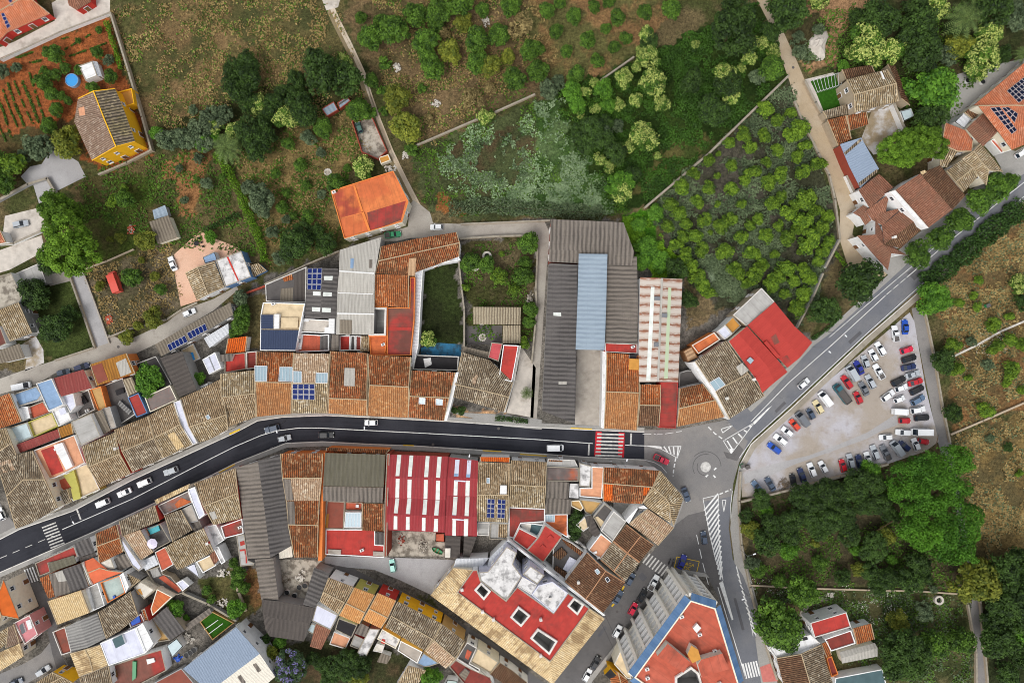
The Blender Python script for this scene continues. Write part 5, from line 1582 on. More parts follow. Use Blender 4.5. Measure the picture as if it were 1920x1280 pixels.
house('warehouse', 'grey corrugated roof between blue metal and rusty roofs', '7.6: 494 -70 486 240 480 508|7: 690 -66 698 220 692 516', 'cgrey', 'wwhite', 'warehouse', win=0)
flat('warehouse', 'narrow red flat roof with a white air unit', 6, '478 506 694 514 694 580 478 568', 'red', 'wred', .2, 'warehouse', ex=[('ac', '662 534')], win=0)
flat('annex', 'white boundary strip roof beside the concrete yard', 5, '462 560 486 568 482 832 468 1078 452 1072 460 730', 'white', 'wwhite', .1, 'wall', win=0)
house('town_house', 'tall orange tiled house beside the concrete yard', '6.6: 487 572 706 590|8: 482 832 708 840|6.6: 470 1076 692 1090', 'orange,ortan', 'wwhite', ex=[('box', 'roof_terrace', '640 612 705 615 703 688 638 686', .7, 'worange', 'ochre'), ('box', 'light_shaft', '640 584 690 586 688 610 640 608', .5, 'wwhite', 'black')])
house('town_house', 'narrow rust tiled house left of the red flat roof', '6.4: 712 784 850 786|7.4: 706 922 850 924|6.2: 694 1060 838 1062', 'orange,brown', 'wcream')
flat('town_house', 'red flat roof with a grey stain facing the junction', 6.2, '850 770 966 768 950 1076 838 1072', 'redstain', 'wred', .25, cop='red')
house('warehouse', 'rusty white metal roof with two long roof lights', '8: 712 70 705 420 705 768|9.2: 856 76 846 420 831 766|8: 994 82 980 420 966 768', 'rustrib', 'wwhite', 'warehouse', win=0, ex=[('sheet', 'roof_light', '784 135 808 135 780 758 752 758', 'translucent'), ('sheet', 'roof_light', '900 138 920 140 896 746 872 746', 'glassgreen'), ('sheet', 'ridge_sheet', '850 76 864 76 838 766 824 766', 'cpale', .16), ('box', 'ridge_vent', '808 198 846 200 846 224 808 222', .5, 'metalgrey'), ('box', 'ridge_vent', '858 310 892 312 892 338 858 336', .5, 'metalgrey'), ('box', 'ridge_vent', '806 506 836 506 836 534 806 534', .5, 'metalgrey')])
house('town_house', 'orange and brown tiled corner house with white street wall', '6: 970 812 1130 778|7.3: 968 945 1216 888|6: 956 1066 1276 1000', 'rust,ortan', 'wwhite')
flat('annex', 'small walled yard behind the corner house', 2.2, '975 705 1025 690 1110 690 1130 770 970 806', 'dkgrey', 'wgrey', .8, 'yard', win=0)
view(1260, 520, 4.2667)
house('town_house', 'large tan house with white side wall by the junction', '7: 183 672 306 588 430 505|8.6: 345 908 480 838 612 768|7: 462 1132 600 1042 742 946', 'dktan,dktan', 'wwhite', ex=[('sky', '300 840 374 796 425 858 346 908', 2), ('sheet', 'grey_skylight', '512 716 560 682 612 742 552 786', 'cpale', .1), ('ch', '648 815 432 965')])
flat('annex', 'white side gutter wall of the large tan house', 7, '148 682 184 674 345 908 464 1132 452 1138 300 905', 'white', 'wwhite', .1, 'wall', win=0)
house('town_house', 'smooth red roof with a square hatch beside the road', '8: 456 512 690 838 722 922|8.6: 530 450 766 715 822 838|8: 600 390 835 648 924 756', 'redsmooth', 'wcream', ex=[('box', 'roof_hatch', '596 662 626 636 656 662 628 692', .5, 'metalgrey', 'glasspale')])
house('town_house', 'wide red roof with dark weathering at the grove edge', '7: 604 382 742 530 924 722|7.4: 712 290 890 470 1024 640|7: 820 196 980 390 1122 520', 'redsmooth', 'wcream', ex=[('box', 'red_dormer', '736 522 758 506 866 632 842 650', .8, 'wred', 'red'), ('sheet', 'moss_patch', '790 480 830 450 860 520 820 540', 'redstain', .05), ('sheet', 'moss_patch', '880 640 920 620 950 670 900 690', 'redstain', .05)])
flat('town_house', 'long pale grey flat roof beside the citrus grove', 6.6, '488 300 716 84 820 194 656 352 592 386', 'grey', 'wstone', .12)
flat('town_house', 'orange roof terrace at the back of the large tan house', 6, '158 542 338 438 388 498 212 612', 'orangef', 'worange', .7, cop='offwhite', win=0)
flat('town_house', 'small ochre roof terrace beside the pale grey flat roof', 6, '422 380 490 312 554 386 486 452', 'ochre', 'wwhite', .5, win=0)
flat('town_house', 'white gap roof between orange and ochre terraces', 5.6, '360 432 422 384 482 456 424 498', 'wlav', 'wwhite', .2, win=0)
flat('pergola', 'wooden slatted pergola beside the orange roof terrace', 5, '88 590 158 552 208 640 126 676', 'plank', 'wood', .06, 'pergola', win=0)
# ---- south of the main road, middle
view(700, 740, 4.2667)
house('industrial_hall', 'long red saw-tooth hall with four rows of white roof lights', '7.4: 122 476 600 492|8.6: 112 655 585 668|7.4: 110 822 578 840|8.6: 106 956 572 970|7.4: 104 1080 570 1100', 'redsheet', 'wbrick', 'hall', win=0, ex=[('sheet', 'roof_light', q, 'translucent') for q in ('192 480 224 480 208 648 178 648', '290 484 320 484 306 652 276 652', '420 488 450 490 438 656 406 656', '514 494 546 496 534 662 502 660', '180 670 210 670 206 820 176 820', '274 676 306 676 302 826 272 824', '406 680 436 680 432 830 402 830', '502 684 534 686 530 838 498 836', '178 824 208 826 194 946 164 944', '274 828 304 830 294 952 260 950', '402 834 432 836 424 958 392 956', '498 840 530 842 520 964 486 962', '164 968 192 970 192 1074 162 1074', '262 974 290 976 290 1078 260 1078', '390 980 418 982 416 1088 388 1086', '488 990 518 990 516 1094 482 1092')])
house('industrial_hall', 'short red saw-tooth hall with grey trimmed roof lights', '7: 600 496 838 526|8.2: 586 662 835 668|7: 580 806 828 812|8.2: 576 966 828 976|7: 572 1122 828 1130', 'redsheet', 'wgrey', 'hall', win=0, ex=[('sheet', 'roof_light', q, m_) for q, m_ in (('656 518 690 518 680 652 646 652', 'wlav'), ('752 522 784 522 774 658 744 656', 'wlav'), ('646 682 676 684 672 804 642 802', 'translucent'), ('740 684 772 686 768 810 736 808', 'translucent'), ('642 812 674 812 664 960 632 958', 'translucent'), ('738 816 770 816 762 968 730 966', 'translucent'), ('634 990 662 990 660 1126 632 1124', 'translucent'), ('726 992 760 992 756 1128 724 1128', 'translucent'), ('650 680 738 686 738 696 650 690', 'wlav'), ('632 988 724 996 724 1006 632 998', 'wlav'), ('646 628 680 628 678 652 644 652', 'blueflat'), ('744 634 776 634 774 660 742 658', 'blueflat'), ('730 938 764 940 762 968 730 966', 'brick'), ('632 938 664 938 662 962 630 960', 'blueflat'))])
flat('annex', 'low brick lean-to at the foot of the red halls', 3, '498 1108 570 1106 572 1178 496 1174', 'brick', 'wbrick', .05, 'annex', win=0)
house('town_house', 'tan house with vivid orange eave and paired solar panels', '7: 838 536 1098 548|8.3: 830 800 1084 800|7: 824 1010 1078 1020', 'tan2,tan', 'wwhite', ex=[('solar', '912 830 972 832 968 984 906 980', 2, 4), ('solar', '995 832 1058 836 1052 986 990 984', 2, 4), ('box', 'white_hut', '1016 724 1068 726 1066 794 1012 794', .7, 'wwhite', 'white'), ('sky', '908 664 930 664 930 706 908 704', 1)])
house('lean_to', 'vivid orange eave roof above the pavement', '6.6: 852 496 1096 500|6.9: 856 530 1092 538', 'vivid', 'wwhite', 'house', win=0)
flat('annex', 'grey yard roof behind the paired solar panels', 4, '834 1020 930 1020 926 1128 830 1122', 'grey', 'wwhite', .3, 'annex', win=0)
flat('annex', 'white-walled yard with a strip of tan tiles', 4, '934 1024 1084 1030 1078 1160 928 1156', 'grey', 'wwhite', .5, 'annex', win=0, ex=[('sheet', 'tiled_strip', '1004 1030 1072 1034 1066 1140 1000 1136', 'tan2', .2)])
view(620, 1000, 4.5714)
house('shed', 'dark corrugated shed with a white hut behind the red hall', '4: 984 18 978 204|4.3: 1114 24 1106 206', 'cdark2', 'wbrick', 'shed', win=0, ex=[('box', 'white_hut', '982 126 1026 126 1024 204 980 204', .7, 'wwhite', 'offwhite')])
house('shed', 'dark red-edged shed beside the white metal canopy', '4: 1142 24 1136 204|4.3: 1252 26 1190 206', 'cdark2', 'wbrick', 'shed', win=0)
view(380, 680, 3.2)
house('warehouse', 'long dark gabled warehouse across from the bend', '7: 200 628 238 900 274 1174|8.6: 332 592 370 870 406 1168|7: 464 552 498 840 530 1098', 'cgrey,cdark', 'wgrey', 'warehouse')  # darker sheet on the right slope puts its shade into the colour
house('town_house', 'rust tiled house of four stepped roofs beside the dark warehouse', '7: 466 544 722 542|8: 478 692 716 690|7.2: 500 828 702 826|7.8: 512 970 694 974|6.8: 550 1166 690 1166', 'rust,pinkcream,rust,rust', 'worange', ex=[('sheet', 'corrugated_sheet', '482 696 526 698 546 822 502 824', 'cgrey', .12), ('sheet', 'corrugated_sheet', '508 830 550 830 556 968 512 966', 'cgrey', .12)])
flat('annex', 'orange boundary wall beside the stepped rust roofs', 6.6, '720 542 732 540 722 900 716 1185 692 1188 704 900', 'worange', 'worange', .08, 'wall', win=0)
flat('annex', 'cream corrugated canopy at the foot of the dark warehouse', 3, '448 1108 536 1090 546 1168 456 1180', 'creamsheet', 'wgrey', .05, 'canopy', win=0)
house('town_house', 'broad mossy sheet roof with an orange street front', '7.6: 735 540 1096 550|8.4: 722 738 1086 746', 'cmoss', 'worange')
house('town_house', 'grey corrugated strip behind the mossy sheet roof', '7.6: 722 740 1084 748|7: 722 828 1078 838', 'cgrey', 'wgrey', win=0)
house('annex', 'brown tiled eave with orange wall above the pavement', '5.6: 742 508 1124 520|6.4: 738 528 1100 546', 'rustor', 'worange', 'house', win=0)
flat('annex', 'tall brick dividing wall left of the red saw-tooth hall', 8, '1104 546 1122 546 1112 810 1104 1166 1086 1164 1092 830', 'wbrick', 'wbrick', .08, 'wall', win=0)
flat('courtyard_house', 'rust brown flat roof with a yellow patch', 4.2, '746 828 852 832 846 998 728 996', 'rustflat', 'wcream', .2, win=0, ex=[('sheet', 'corrugated_sheet', '722 830 746 830 744 895 722 892', 'cstripe', .1), ('sheet', 'yellow_patch', '728 910 758 905 752 990 728 985', 'ochrust', .05)])
flat('courtyard_house', 'small orange court with a white hatch', 3.6, '854 834 958 838 956 888 852 884', 'brick', 'worange', .3, win=0, ex=[('box', 'hatch', '918 850 936 850 936 868 918 868', .4, 'wwhite', 'white')])
flat('conservatory', 'glazed skylight box between rust roof and tan tiles', 5, '856 894 954 894 952 990 848 988', 'glasspale', 'wwhite', .1, 'conservatory', win=0, ex=[('sky', '860 898 950 898 948 984 854 984', 5)])
house('lean_to', 'tan and orange tiled roof beside the glazed skylight box', '5: 958 842 1086 846|4.2: 954 1004 1086 1012', 'rustor', 'wcream', 'house', win=0)
flat('courtyard_house', 'wide bright red terrace above the concrete yard', 4.2, '738 998 1034 1000 1034 1090 1090 1094 1088 1168 736 1150', 'red', 'wwhite', .25, win=1, ex=[('box', 'bench', '750 1118 830 1122 828 1148 752 1144', .4, 'concrete'), ('box', 'bench', '1022 1130 1088 1134 1086 1160 1022 1156', .4, 'concrete'), ('ac', '958 1120')])
house('lean_to', 'corrugated sheet corner on the wide red terrace', '5: 1034 1018 1088 1018|4.6: 1034 1088 1088 1090', 'cdark', 'wwhite', 'shed', win=0)
# ---- corner block by the junction
view(940, 820, 3.5556)
house('town_house', 'tan house left of the stained flat roof', '7: 64 150 302 164|8.3: 60 315 298 326|7: 50 462 288 474', 'tan2,tan', 'wwhite')
flat('courtyard_house', 'red roof terrace stained dark behind the tan house', 5, '50 464 290 474 290 562 130 572 82 672 48 662', 'redstain', 'wwhite', .3, win=0)
flat('courtyard_house', 'angular dark red roof next to the white stained blocks', 6, '118 602 246 668 174 752 78 682', 'red', 'wwhite', .12, win=0)
flat('courtyard_house', 'red flat roof with two square hatches', 7, '290 580 406 660 280 832 170 752 246 666', 'red', 'wwhite', .1, ex=[('box', 'hatch', '305 668 326 648 350 670 330 690', .3, 'red'), ('box', 'hatch', '256 732 276 712 300 734 280 756', .3, 'red')], win=0)
flat('courtyard_house', 'small dark glazed well between the red roofs', 4, '120 572 205 572 292 584 236 668 190 636', 'teal', 'wwhite', .3, win=0, ex=[('sheet', 'pale_sheet', '124 574 200 576 188 632 150 610', 'offwhite', .3)])
flat('town_house', 'flat roof stained grey and orange facing the road', 6.6, '300 192 516 200 514 292 302 290', 'stainroof', 'wgrey', .25)
flat('annex', 'grey street front strip above the stained flat roof', 6, '310 142 490 150 512 196 302 188', 'grey', 'wgrey', .1, 'annex', ex=[('sheet', 'eave_tiles', '314 144 408 148 406 162 316 158', 'rustor', .1)])
house('town_house', 'grey corrugated roof behind the stained flat roof', '6.3: 300 290 452 298|5.9: 296 402 446 408', 'cgrey', 'wgrey', win=0)
flat('town_house', 'white mottled slab beside the grey corrugated roof', 5.6, '452 300 520 304 520 410 446 406', 'mottled', 'wgrey', .05, win=0)
house('town_house', 'lower grey corrugated roof above the glass and orange yard', '5.2: 298 402 466 412|4.8: 288 504 460 512', 'cgrey', 'wgrey', win=0)
flat('courtyard_house', 'orange stained yard roof with a glass corner', 4.4, '290 512 442 510 442 668 360 618 290 568', 'orangestain', 'wwhite', .2, win=0, ex=[('sky', '292 514 356 514 354 560 294 558', 4)])
flat('town_house', 'white stained ledge with grey front wall by the road', 6, '518 168 602 190 592 332 520 326', 'mottled', 'wgrey', .2)
flat('town_house', 'terracotta terrace wrapped round the white stained ledge', 6.2, '602 194 684 198 670 406 522 394 522 336 602 336', 'terracotta', 'wwhite', .4)
house('town_house', 'brown and orange roof on the curved junction corner', '7.4: 680 198 870 208 1060 220|8.8: 676 304 850 318 1010 330|7.2: 676 424 810 436 940 442', 'rustor,rustor', 'wwhite', ex=[('sheet', 'new_tiles', '680 308 744 312 740 420 678 416', 'vivid', .05), ('sheet', 'new_tiles', '950 330 990 334 960 385 944 385', 'vivid', .05)])
house('town_house', 'fan-shaped tan roof with white rim at the junction', '7.4: 1062 222 1192 372 1214 404 1150 590|8.8: 1012 332 1090 400 1120 440 1128 520|7.2: 942 432 980 470 1040 510 1128 572', 'tan,tan', 'wwhite', verge='coping')
house('town_house', 'pale pink-tiled roof facing the side street', '7: 975 474 1152 600|7.2: 912 520 1098 660|7: 850 574 1046 720', 'pinkcream', 'wwhite')
flat('annex', 'white parapet wall behind the pale pink-tiled roof', 7.4, '828 552 905 466 950 452 976 474 912 470 850 574', 'white', 'wwhite', .1, 'wall', win=0)
house('town_house', 'upper half of the brown gabled house on the side street', '7: 835 578 746 690|8.5: 930 654 840 768|7: 1016 716 922 830', 'brown', 'wcream', ridge='brownridge')
house('town_house', 'lower half of the brown gabled house on the side street', '7: 746 692 660 816|8.4: 840 770 748 892|7: 922 832 824 960', 'dktan', 'wcream', ridge='brownridge')
flat('town_house', 'plain orange terrace beside the brown gabled house', 6, '580 750 664 640 746 704 660 812', 'terracotta', 'wwhite', .4, ex=[('box', 'chimney', '612 766 634 756 640 768 618 780', .5, 'wwhite'), ('box', 'chimney', '636 800 654 792 658 804 640 812', .5, 'wwhite')], win=0)
house('town_house', 'dark brown gabled house with two roof windows', '7.4: 572 765 424 958|9: 696 886 562 1078|7.4: 826 965 680 1166', 'dkbrown', 'wwhite', ridge='brownridge', ex=[('sky', '622 884 640 872 658 896 640 910', 1), ('sky', '690 938 708 926 724 950 706 962', 1, 'glass'), ('ch', '512 958')])
flat('town_house', 'grey flat roof with white rim above the orange terrace', 7, '750 490 832 560 742 692 664 622 702 560', 'grey', 'wwhite', .4, win=0)
flat('courtyard_house', 'white-walled dark patio behind the grey flat roof', 5, '612 530 690 440 748 490 702 556 664 618', 'dkgrey', 'wwhite', .6, win=0, ex=[('sheet', 'beige_floor', '612 536 642 524 708 580 680 616', 'beige', .1)])
flat('courtyard_house', 'beige roof beside the hidden green tree', 5, '498 582 556 530 600 588 546 626', 'beige', 'wwhite', .15, win=0)
house('lean_to', 'dark small corrugated roof in the corner block yard', '5.2: 556 526 602 516 660 640|4.9: 580 616 600 640 626 662', 'cdark2', 'wwhite', 'shed', win=0)
flat('courtyard_house', 'ochre corner yard below the terracotta terrace', 4, '520 412 622 424 672 432 602 516 560 500', 'wochre', 'wwhite', .4, win=0)
flat('courtyard_house', 'small ochre yard left of the corner block', 4, '464 422 520 418 548 470 530 490 466 458', 'wochre', 'wcream', .4, win=0)
flat('courtyard_house', 'white back alley wall between the tree and orange terrace', 3, '440 640 570 744 600 690 640 650 652 640 590 752 444 668', 'white', 'wwhite', .1, 'wall', win=0)
flat('courtyard_house', 'small brown yard with potted plants behind the dark gable', 3, '346 740 396 668 470 700 552 762 470 900 340 900', 'dkgrey', 'wwhite', .3, win=0, ex=[('sheet', 'tiles', '340 780 400 728 440 770 390 812', 'brown', .6), ('sheet', 'pale_sheet', '455 790 512 822 470 906 410 872', 'wlav', .5), ('sheet', 'tiles', '336 906 366 850 444 902 416 952', 'dkbrown', .6), ('sheet', 'tiles', '396 668 466 706 550 768 530 786 430 710', 'rust', .5)])
# ---- the big building with the red roof
view(800, 980, 4.2667)
house('large_building', 'cream tiled skirt roof of the large red-roofed building', '7: 215 358 30 578 1008 1290 1425 765|8.6: 372 376 244 556 988 1112 1305 685', 'cream,palecream', 'wcream', 'building', win=1, verge='coping')
flat('large_building', 'large red flat roof pierced by square light wells', 9, '370 378 405 375 432 465 635 622 725 510 1015 720 1130 560 1180 592 1305 685 988 1112 244 556', 'red', 'wwhite', .3, 'building', win=0, holes=['402 530 438 490 494 542 458 588', '688 745 736 680 808 736 754 802', '848 912 892 856 1026 942 978 1024', '1144 656 1180 610 1238 650 1202 708'], ex=[('ch', '285 525 448 700 536 762 912 762 912 1050')])
flat('large_building', 'white weather-stained block on the large red roof', 11, '432 465 415 395 490 388 640 190 722 238 690 330 762 430 634 624', 'mottled', 'wlav', .15, 'building', win=1)
flat('large_building', 'second white stained block with a round vent', 11, '840 575 895 500 1005 468 1130 560 1016 720', 'mottled', 'wlav', .12, 'building', win=1, ex=[('ch', '986 594', 'metalgrey')])
flat('large_building', 'tall white stair tower between the stained blocks', 13, '768 412 830 345 942 420 884 492', 'mottled', 'wlav', .15, 'building', win=1)
flat('large_building', 'low white slab in front of the white stair tower', 10, '726 505 766 430 884 496 838 574', 'mottled', 'wlav', .1, 'building', win=0)
house('canopy', 'pale ribbed metal canopy beside the mottled white block', '6: 234 288 500 278|5.6: 214 354 410 388', 'whitemetal', 'wwhite', 'canopy', win=0)
house('canopy', 'steep white sheet roof beside the mottled white block', '6.4: 500 282 640 140|7: 480 384 640 190', 'whitemetal', 'wwhite', 'canopy', win=0)
flat('annex', 'long white dividing wall behind the stained white blocks', 8, '640 142 656 136 1000 398 1272 608 1430 738 1412 742 1260 626 985 410', 'white', 'wwhite', .1, 'wall', win=1)
# ---- lane of painted fronts
view(420, 980, 4.2667)
house('row_house', 'olive-tan roofed house with white front on the narrow lane', '8: 834 436 1036 512|9: 792 550 966 636|8: 765 626 912 728', 'tan2', 'wwhite')
house('row_house', 'orange roofed house with olive front on the narrow lane', '8: 1040 514 1208 576|9: 974 640 1130 716|8: 918 738 1085 808', 'ltorange', 'wolive')
view(620, 1000, 4.5714)
house('row_house', 'orange roofed house with red front on the narrow lane', '8: 400 506 562 574|9: 328 640 492 722|8: 274 736 432 812', 'ltorange', 'wred')
house('row_house', 'dark tan house with bright yellow front on the narrow lane', '8: 572 580 950 770|9: 516 702 882 908|8: 468 800 808 1004', 'dktan', 'wyellow')
house('row_house', 'dark tan end house with beige front on the narrow lane', '8: 952 772 1150 922|9: 884 910 1074 1074|8: 810 1006 986 1156', 'dktan,pinkcream', 'wochre')
flat('annex', 'red scribbled concrete roof behind the yellow-fronted house', 4, '442 816 596 906 556 986 398 902', 'mottled', 'wcream', .2, 'annex', win=0, ex=[('sheet', 'red_patch', '440 900 470 905 465 945 430 935', 'red', .05)])
flat('annex', 'grey concrete roof behind the yellow-fronted house', 4.4, '600 916 786 1012 742 1112 572 1002', 'concrete', 'wwhite', .2, 'annex', win=0)
flat('annex', 'blue-grey roof corner behind the beige-fronted house', 4, '796 1022 930 1110 850 1136 800 1142 736 1112', 'blueflat', 'wwhite', .1, 'annex', win=0)
house('lean_to', 'small tan shed roof beside the scribbled concrete roof', '3: 432 1022 520 1052|2.6: 396 1098 482 1116', 'cbrowngrey', 'wwhite', 'shed', win=0)
flat('lean_to', 'pale grey hut roof beside the grey concrete roof', 3, '395 940 460 960 440 1020 360 1005', 'offwhite', 'wwhite', .1, 'shed', win=0)
house('town_house', 'grey-tan ribbed roof at the bottom edge behind the lane', '5: 662 1130 816 1172|4.6: 540 1330 720 1340', 'tan', 'wwhite')
flat('courtyard_house', 'walled patio house with white front on the narrow lane', 6, '1080 1072 1168 930 1254 978 1192 1112 1280 1160 1270 1190', 'dkgrey', 'wwhite', .6, ex=[('sheet', 'orange_floor', '1170 990 1210 1010 1180 1080 1150 1060', 'brick', .1)])
flat('courtyard_house', 'cream flat roof on the narrow lane beside the walled patio', 6.2, '1260 980 1440 1100 1372 1200 1200 1100', 'beige', 'wcream', .3)
flat('courtyard_house', 'dark red terrace below the beige-fronted house', 4.4, '1014 1140 1072 1080 1190 1150 1370 1230 1400 1330 1180 1330', 'dkred', 'wwhite', .3, win=0, ex=[('box', 'stair_hut', '1100 1210 1150 1160 1190 1190 1150 1260', .8, 'wgrey', 'cbrowngrey')])
house('row_house', 'brown tiled roof at the bottom of the narrow lane', '5.6: 1448 1104 1560 1176 1700 1290|6.6: 1360 1200 1490 1290 1600 1400', 'brown', 'wwhite')
flat('shed', 'green sheet hut at the bottom edge below the beige front', 3, '1000 1250 1090 1260 1070 1330 960 1330', 'palegreen', 'wwhite', .05, 'shed', win=0)
view(420, 980, 4.2667)
flat('annex', 'pale lavender roof behind the white-fronted house', 5.6, '740 650 912 736 852 856 704 782', 'wlav', 'wwhite', .1, 'annex', win=0)
house('lean_to', 'rusty red tiled lean-to behind the lavender roof', '5: 736 806 856 856|4.2: 686 986 776 1012', 'redbrown', 'wcream', 'house', win=0)
flat('annex', 'narrow pale blue roof beside the big dark shed', 4, '660 862 700 800 736 816 714 890', 'paleblue', 'wwhite', .1, 'annex', win=0)
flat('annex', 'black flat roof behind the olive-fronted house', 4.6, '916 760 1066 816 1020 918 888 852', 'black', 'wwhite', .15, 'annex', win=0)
flat('courtyard_house', 'beige patio littered with red things', 2.6, '880 868 1012 920 970 1008 842 970', 'terracotta', 'wwhite', .4, 'patio', win=0)
house('lean_to', 'grey ribbed lean-to behind the red-fronted house', '4.6: 1094 800 1162 832|4.2: 1046 884 1130 912', 'cgrey', 'wgrey', 'shed', win=0)
flat('annex', 'grey flat yard roof with a red side wall', 3.6, '1044 894 1122 930 1080 1012 1006 982', 'grey', 'wred', .3, 'annex', win=0)
flat('annex', 'long stained concrete strip roof behind the red-fronted house', 4.4, '1164 842 1248 850 1130 1084 1048 1070', 'mottled', 'wgrey', .1, 'annex', win=0)
house('warehouse', 'dark narrow corrugated roof below the long dark warehouse', '5: 246 292 298 612|5.4: 394 282 436 612', 'cgrey', 'wgrey', 'warehouse', win=0)
house('warehouse', 'wide dark shed of three roof bands behind the garden', '5.6: 300 612 420 622 735 680|6: 312 730 400 760 690 800|5.2: 330 850 366 906 640 946', 'cdark2', 'wgrey', 'warehouse', win=0)
house('warehouse', 'dark slanting sheet roof beside the rubble yard', '5.4: 722 354 632 652|5.8: 846 404 732 678', 'cdark', 'wgrey', 'warehouse', win=0)
flat('annex', 'concrete roof with red scrawled paint beside the warehouse', 4, '98 100 162 90 192 300 244 320 236 338 130 346', 'grey', 'wgrey', .1, 'annex', win=0, ex=[('sheet', 'red_scrawl', '128 150 162 140 168 172 132 184', 'red', .05), ('sheet', 'red_scrawl', '128 212 176 206 178 250 166 250 164 222 128 226', 'red', .05), ('sheet', 'red_scrawl', '172 252 182 252 186 320 174 322', 'red', .05)])
# ---- left: south of the main road
view(180, 840, 4.0)
house('row_house', 'tan house with red side wall beside the dark warehouse', '7: 736 264 1046 148|8.3: 804 436 1066 336|7: 882 576 1092 524', 'tan2,tan', 'wred', ex=[('sheet', 'grey_skylight', '848 482 890 470 912 524 876 536', 'cpale', .1)])
flat('courtyard_house', 'dark red terrace behind the red-sided tan house', 5, '934 586 1096 528 1106 640 962 676', 'redstain', 'wwhite', .4, ex=[('ac', '1086 588')], win=0)
house('row_house', 'narrow cream eave roof on the road opposite the white cars', '6.4: 440 388 706 264|6.8: 452 420 692 306', 'cream', 'wcream')
flat('courtyard_house', 'dark stained terrace behind the cream eave', 5.6, '462 430 692 320 722 410 510 502', 'stainroof', 'wgrey', .3, win=0, ex=[('sheet', 'orange_floor', '590 420 640 370 715 400 610 450', 'orangestain', .05)])
flat('row_house', 'white wedge of roof beside the red side wall', 8, '688 308 740 290 816 496 772 532 724 414', 'wlav', 'wwhite', .15, win=0)
house('row_house', 'tan roof fragment beside the concrete hut', '7: 512 504 638 460|7.4: 572 700 722 612', 'dktan', 'wgrey', win=0)
flat('row_house', 'concrete flat hut between tan roofs', 6.4, '636 462 716 420 766 546 682 568', 'concrete', 'wgrey', .1, win=0)
house('row_house', 'grey corrugated patch beside the concrete flat hut', '6: 704 572 770 530|5.6: 744 632 802 606', 'cgrey', 'wgrey', win=0)
house('row_house', 'big tan roof with orange lichen south of the row', '7.4: 514 746 574 704 806 598|6.6: 610 908 650 900 884 774', 'tan', 'wwhite', ex=[('ch', '846 706', 'wred')])
house('row_house', 'mottled tan house with red street wall', '7: 172 548 440 428|8.2: 196 660 476 546', 'dktan', 'wred')
house('row_house', 'speckled tan roof behind the red-walled house', '8: 205 656 332 610|6.6: 336 838 430 780', 'pinkcream', 'wwhite')
flat('courtyard_house', 'dark roof terrace with a turquoise cover', 5.6, '340 625 480 565 560 700 432 768 384 690', 'dkgrey', 'wwhite', .5, win=0, ex=[('box', 'turquoise_cover', '384 600 464 570 480 616 410 646', .4, 'turq'), ('sheet', 'pink_floor', '340 618 380 604 402 652 360 664', 'terracotta', .1)])
house('row_house', 'bright orange tiled house among tan roofs beside the road', '7: -4 640 158 570|8: 4 736 182 670|7: 24 862 204 776', 'rustor,orange', 'wwhite')
flat('row_house', 'long white wedge wall beside the bright orange house', 7.4, '174 670 190 668 344 890 320 922 268 880 206 760', 'wlav', 'wwhite', .15, win=0)
house('row_house', 'grey ribbed lean-to under the white wedge wall', '5: 120 840 210 790|4.6: 170 924 270 878', 'cgrey', 'wwhite', win=0)
house('row_house', 'white ribbed roof between two brown terraces', '5: 340 850 436 800|4.6: 370 916 470 870', 'whitemetal', 'wwhite', win=0)
flat('courtyard_house', 'brown terrace beside the white ribbed roof', 5, '440 780 520 738 582 872 490 926', 'brick', 'wgrey', .2, win=0)
flat('courtyard_house', 'grey yard with an orange strip below the white ribbed roof', 2.6, '374 918 486 880 500 940 560 960 660 1080 610 1100 430 1010', 'dkgrey', 'wstone', .5, win=0, ex=[('sheet', 'orange_strip', '470 970 510 950 650 1060 620 1080', 'brick', .1), ('sheet', 'grey_patch', '405 910 460 892 490 950 430 972', 'grey', .1)])
flat('row_house', 'white roof corner with brown strip beside the orange house', 6, '20 862 110 820 140 900 40 900', 'offwhite', 'wwhite', .1, win=0)
flat('courtyard_house', 'pale beige roof with white walls by the overgrown garden', 4, '750 852 860 800 900 880 800 936', 'beige', 'wwhite', .4, win=0, ex=[('sheet', 'tiles', '856 800 906 740 936 820 890 872', 'redbrown', .4)])
flat('courtyard_house', 'white wedge canopy above the overgrown garden', 3.6, '668 892 740 860 780 976', 'wlav', 'wwhite', .05, win=0)
flat('courtyard_house', 'white and grey broken roofs beside the lichened tan roof', 4.6, '810 590 900 570 960 690 880 740 920 740 970 850 940 870 890 770 870 720', 'mottled', 'wwhite', .2, win=0)
flat('courtyard_house', 'small white hut roof in the overgrown garden', 2.8, '600 1010 650 985 700 1030 650 1070', 'wlav', 'wwhite', .2, win=0)
view(0, 980, 4.2667)
flat('row_house', 'deep red roof terrace with white rim beside the road', 6.6, '278 322 592 186 622 270 386 322 404 392 312 428', 'redstain', 'wwhite', .25)
house('row_house', 'weathered sheet roof on the deep red terrace', '6.9: 384 322 590 258|6.5: 402 394 612 320', 'cmoss', 'wwhite', win=0)
house('row_house', 'dark corrugated roof beside the deep red terrace', '6.4: 598 164 716 114|6: 630 276 758 234', 'cdark', 'wwhite')
house('row_house', 'low dark corrugated strip behind the dark roof', '5.6: 630 280 760 236|5.2: 642 312 772 266', 'cdark2', 'wwhite', win=0)
house('row_house', 'sheet roof in orange, grey and dark bands', '6.8: 314 440 500 372 640 324|6.2: 384 606 570 560 710 510', 'cdark', 'worange', ex=[('sheet', 'orange_tiles', '318 442 390 412 440 586 386 602', 'orange', .06), ('sheet', 'grey_sheet', '392 410 500 374 568 558 442 588', 'cgrey', .06), ('sheet', 'white_sheet', '440 398 500 378 536 462 470 470', 'cpale', .1)])
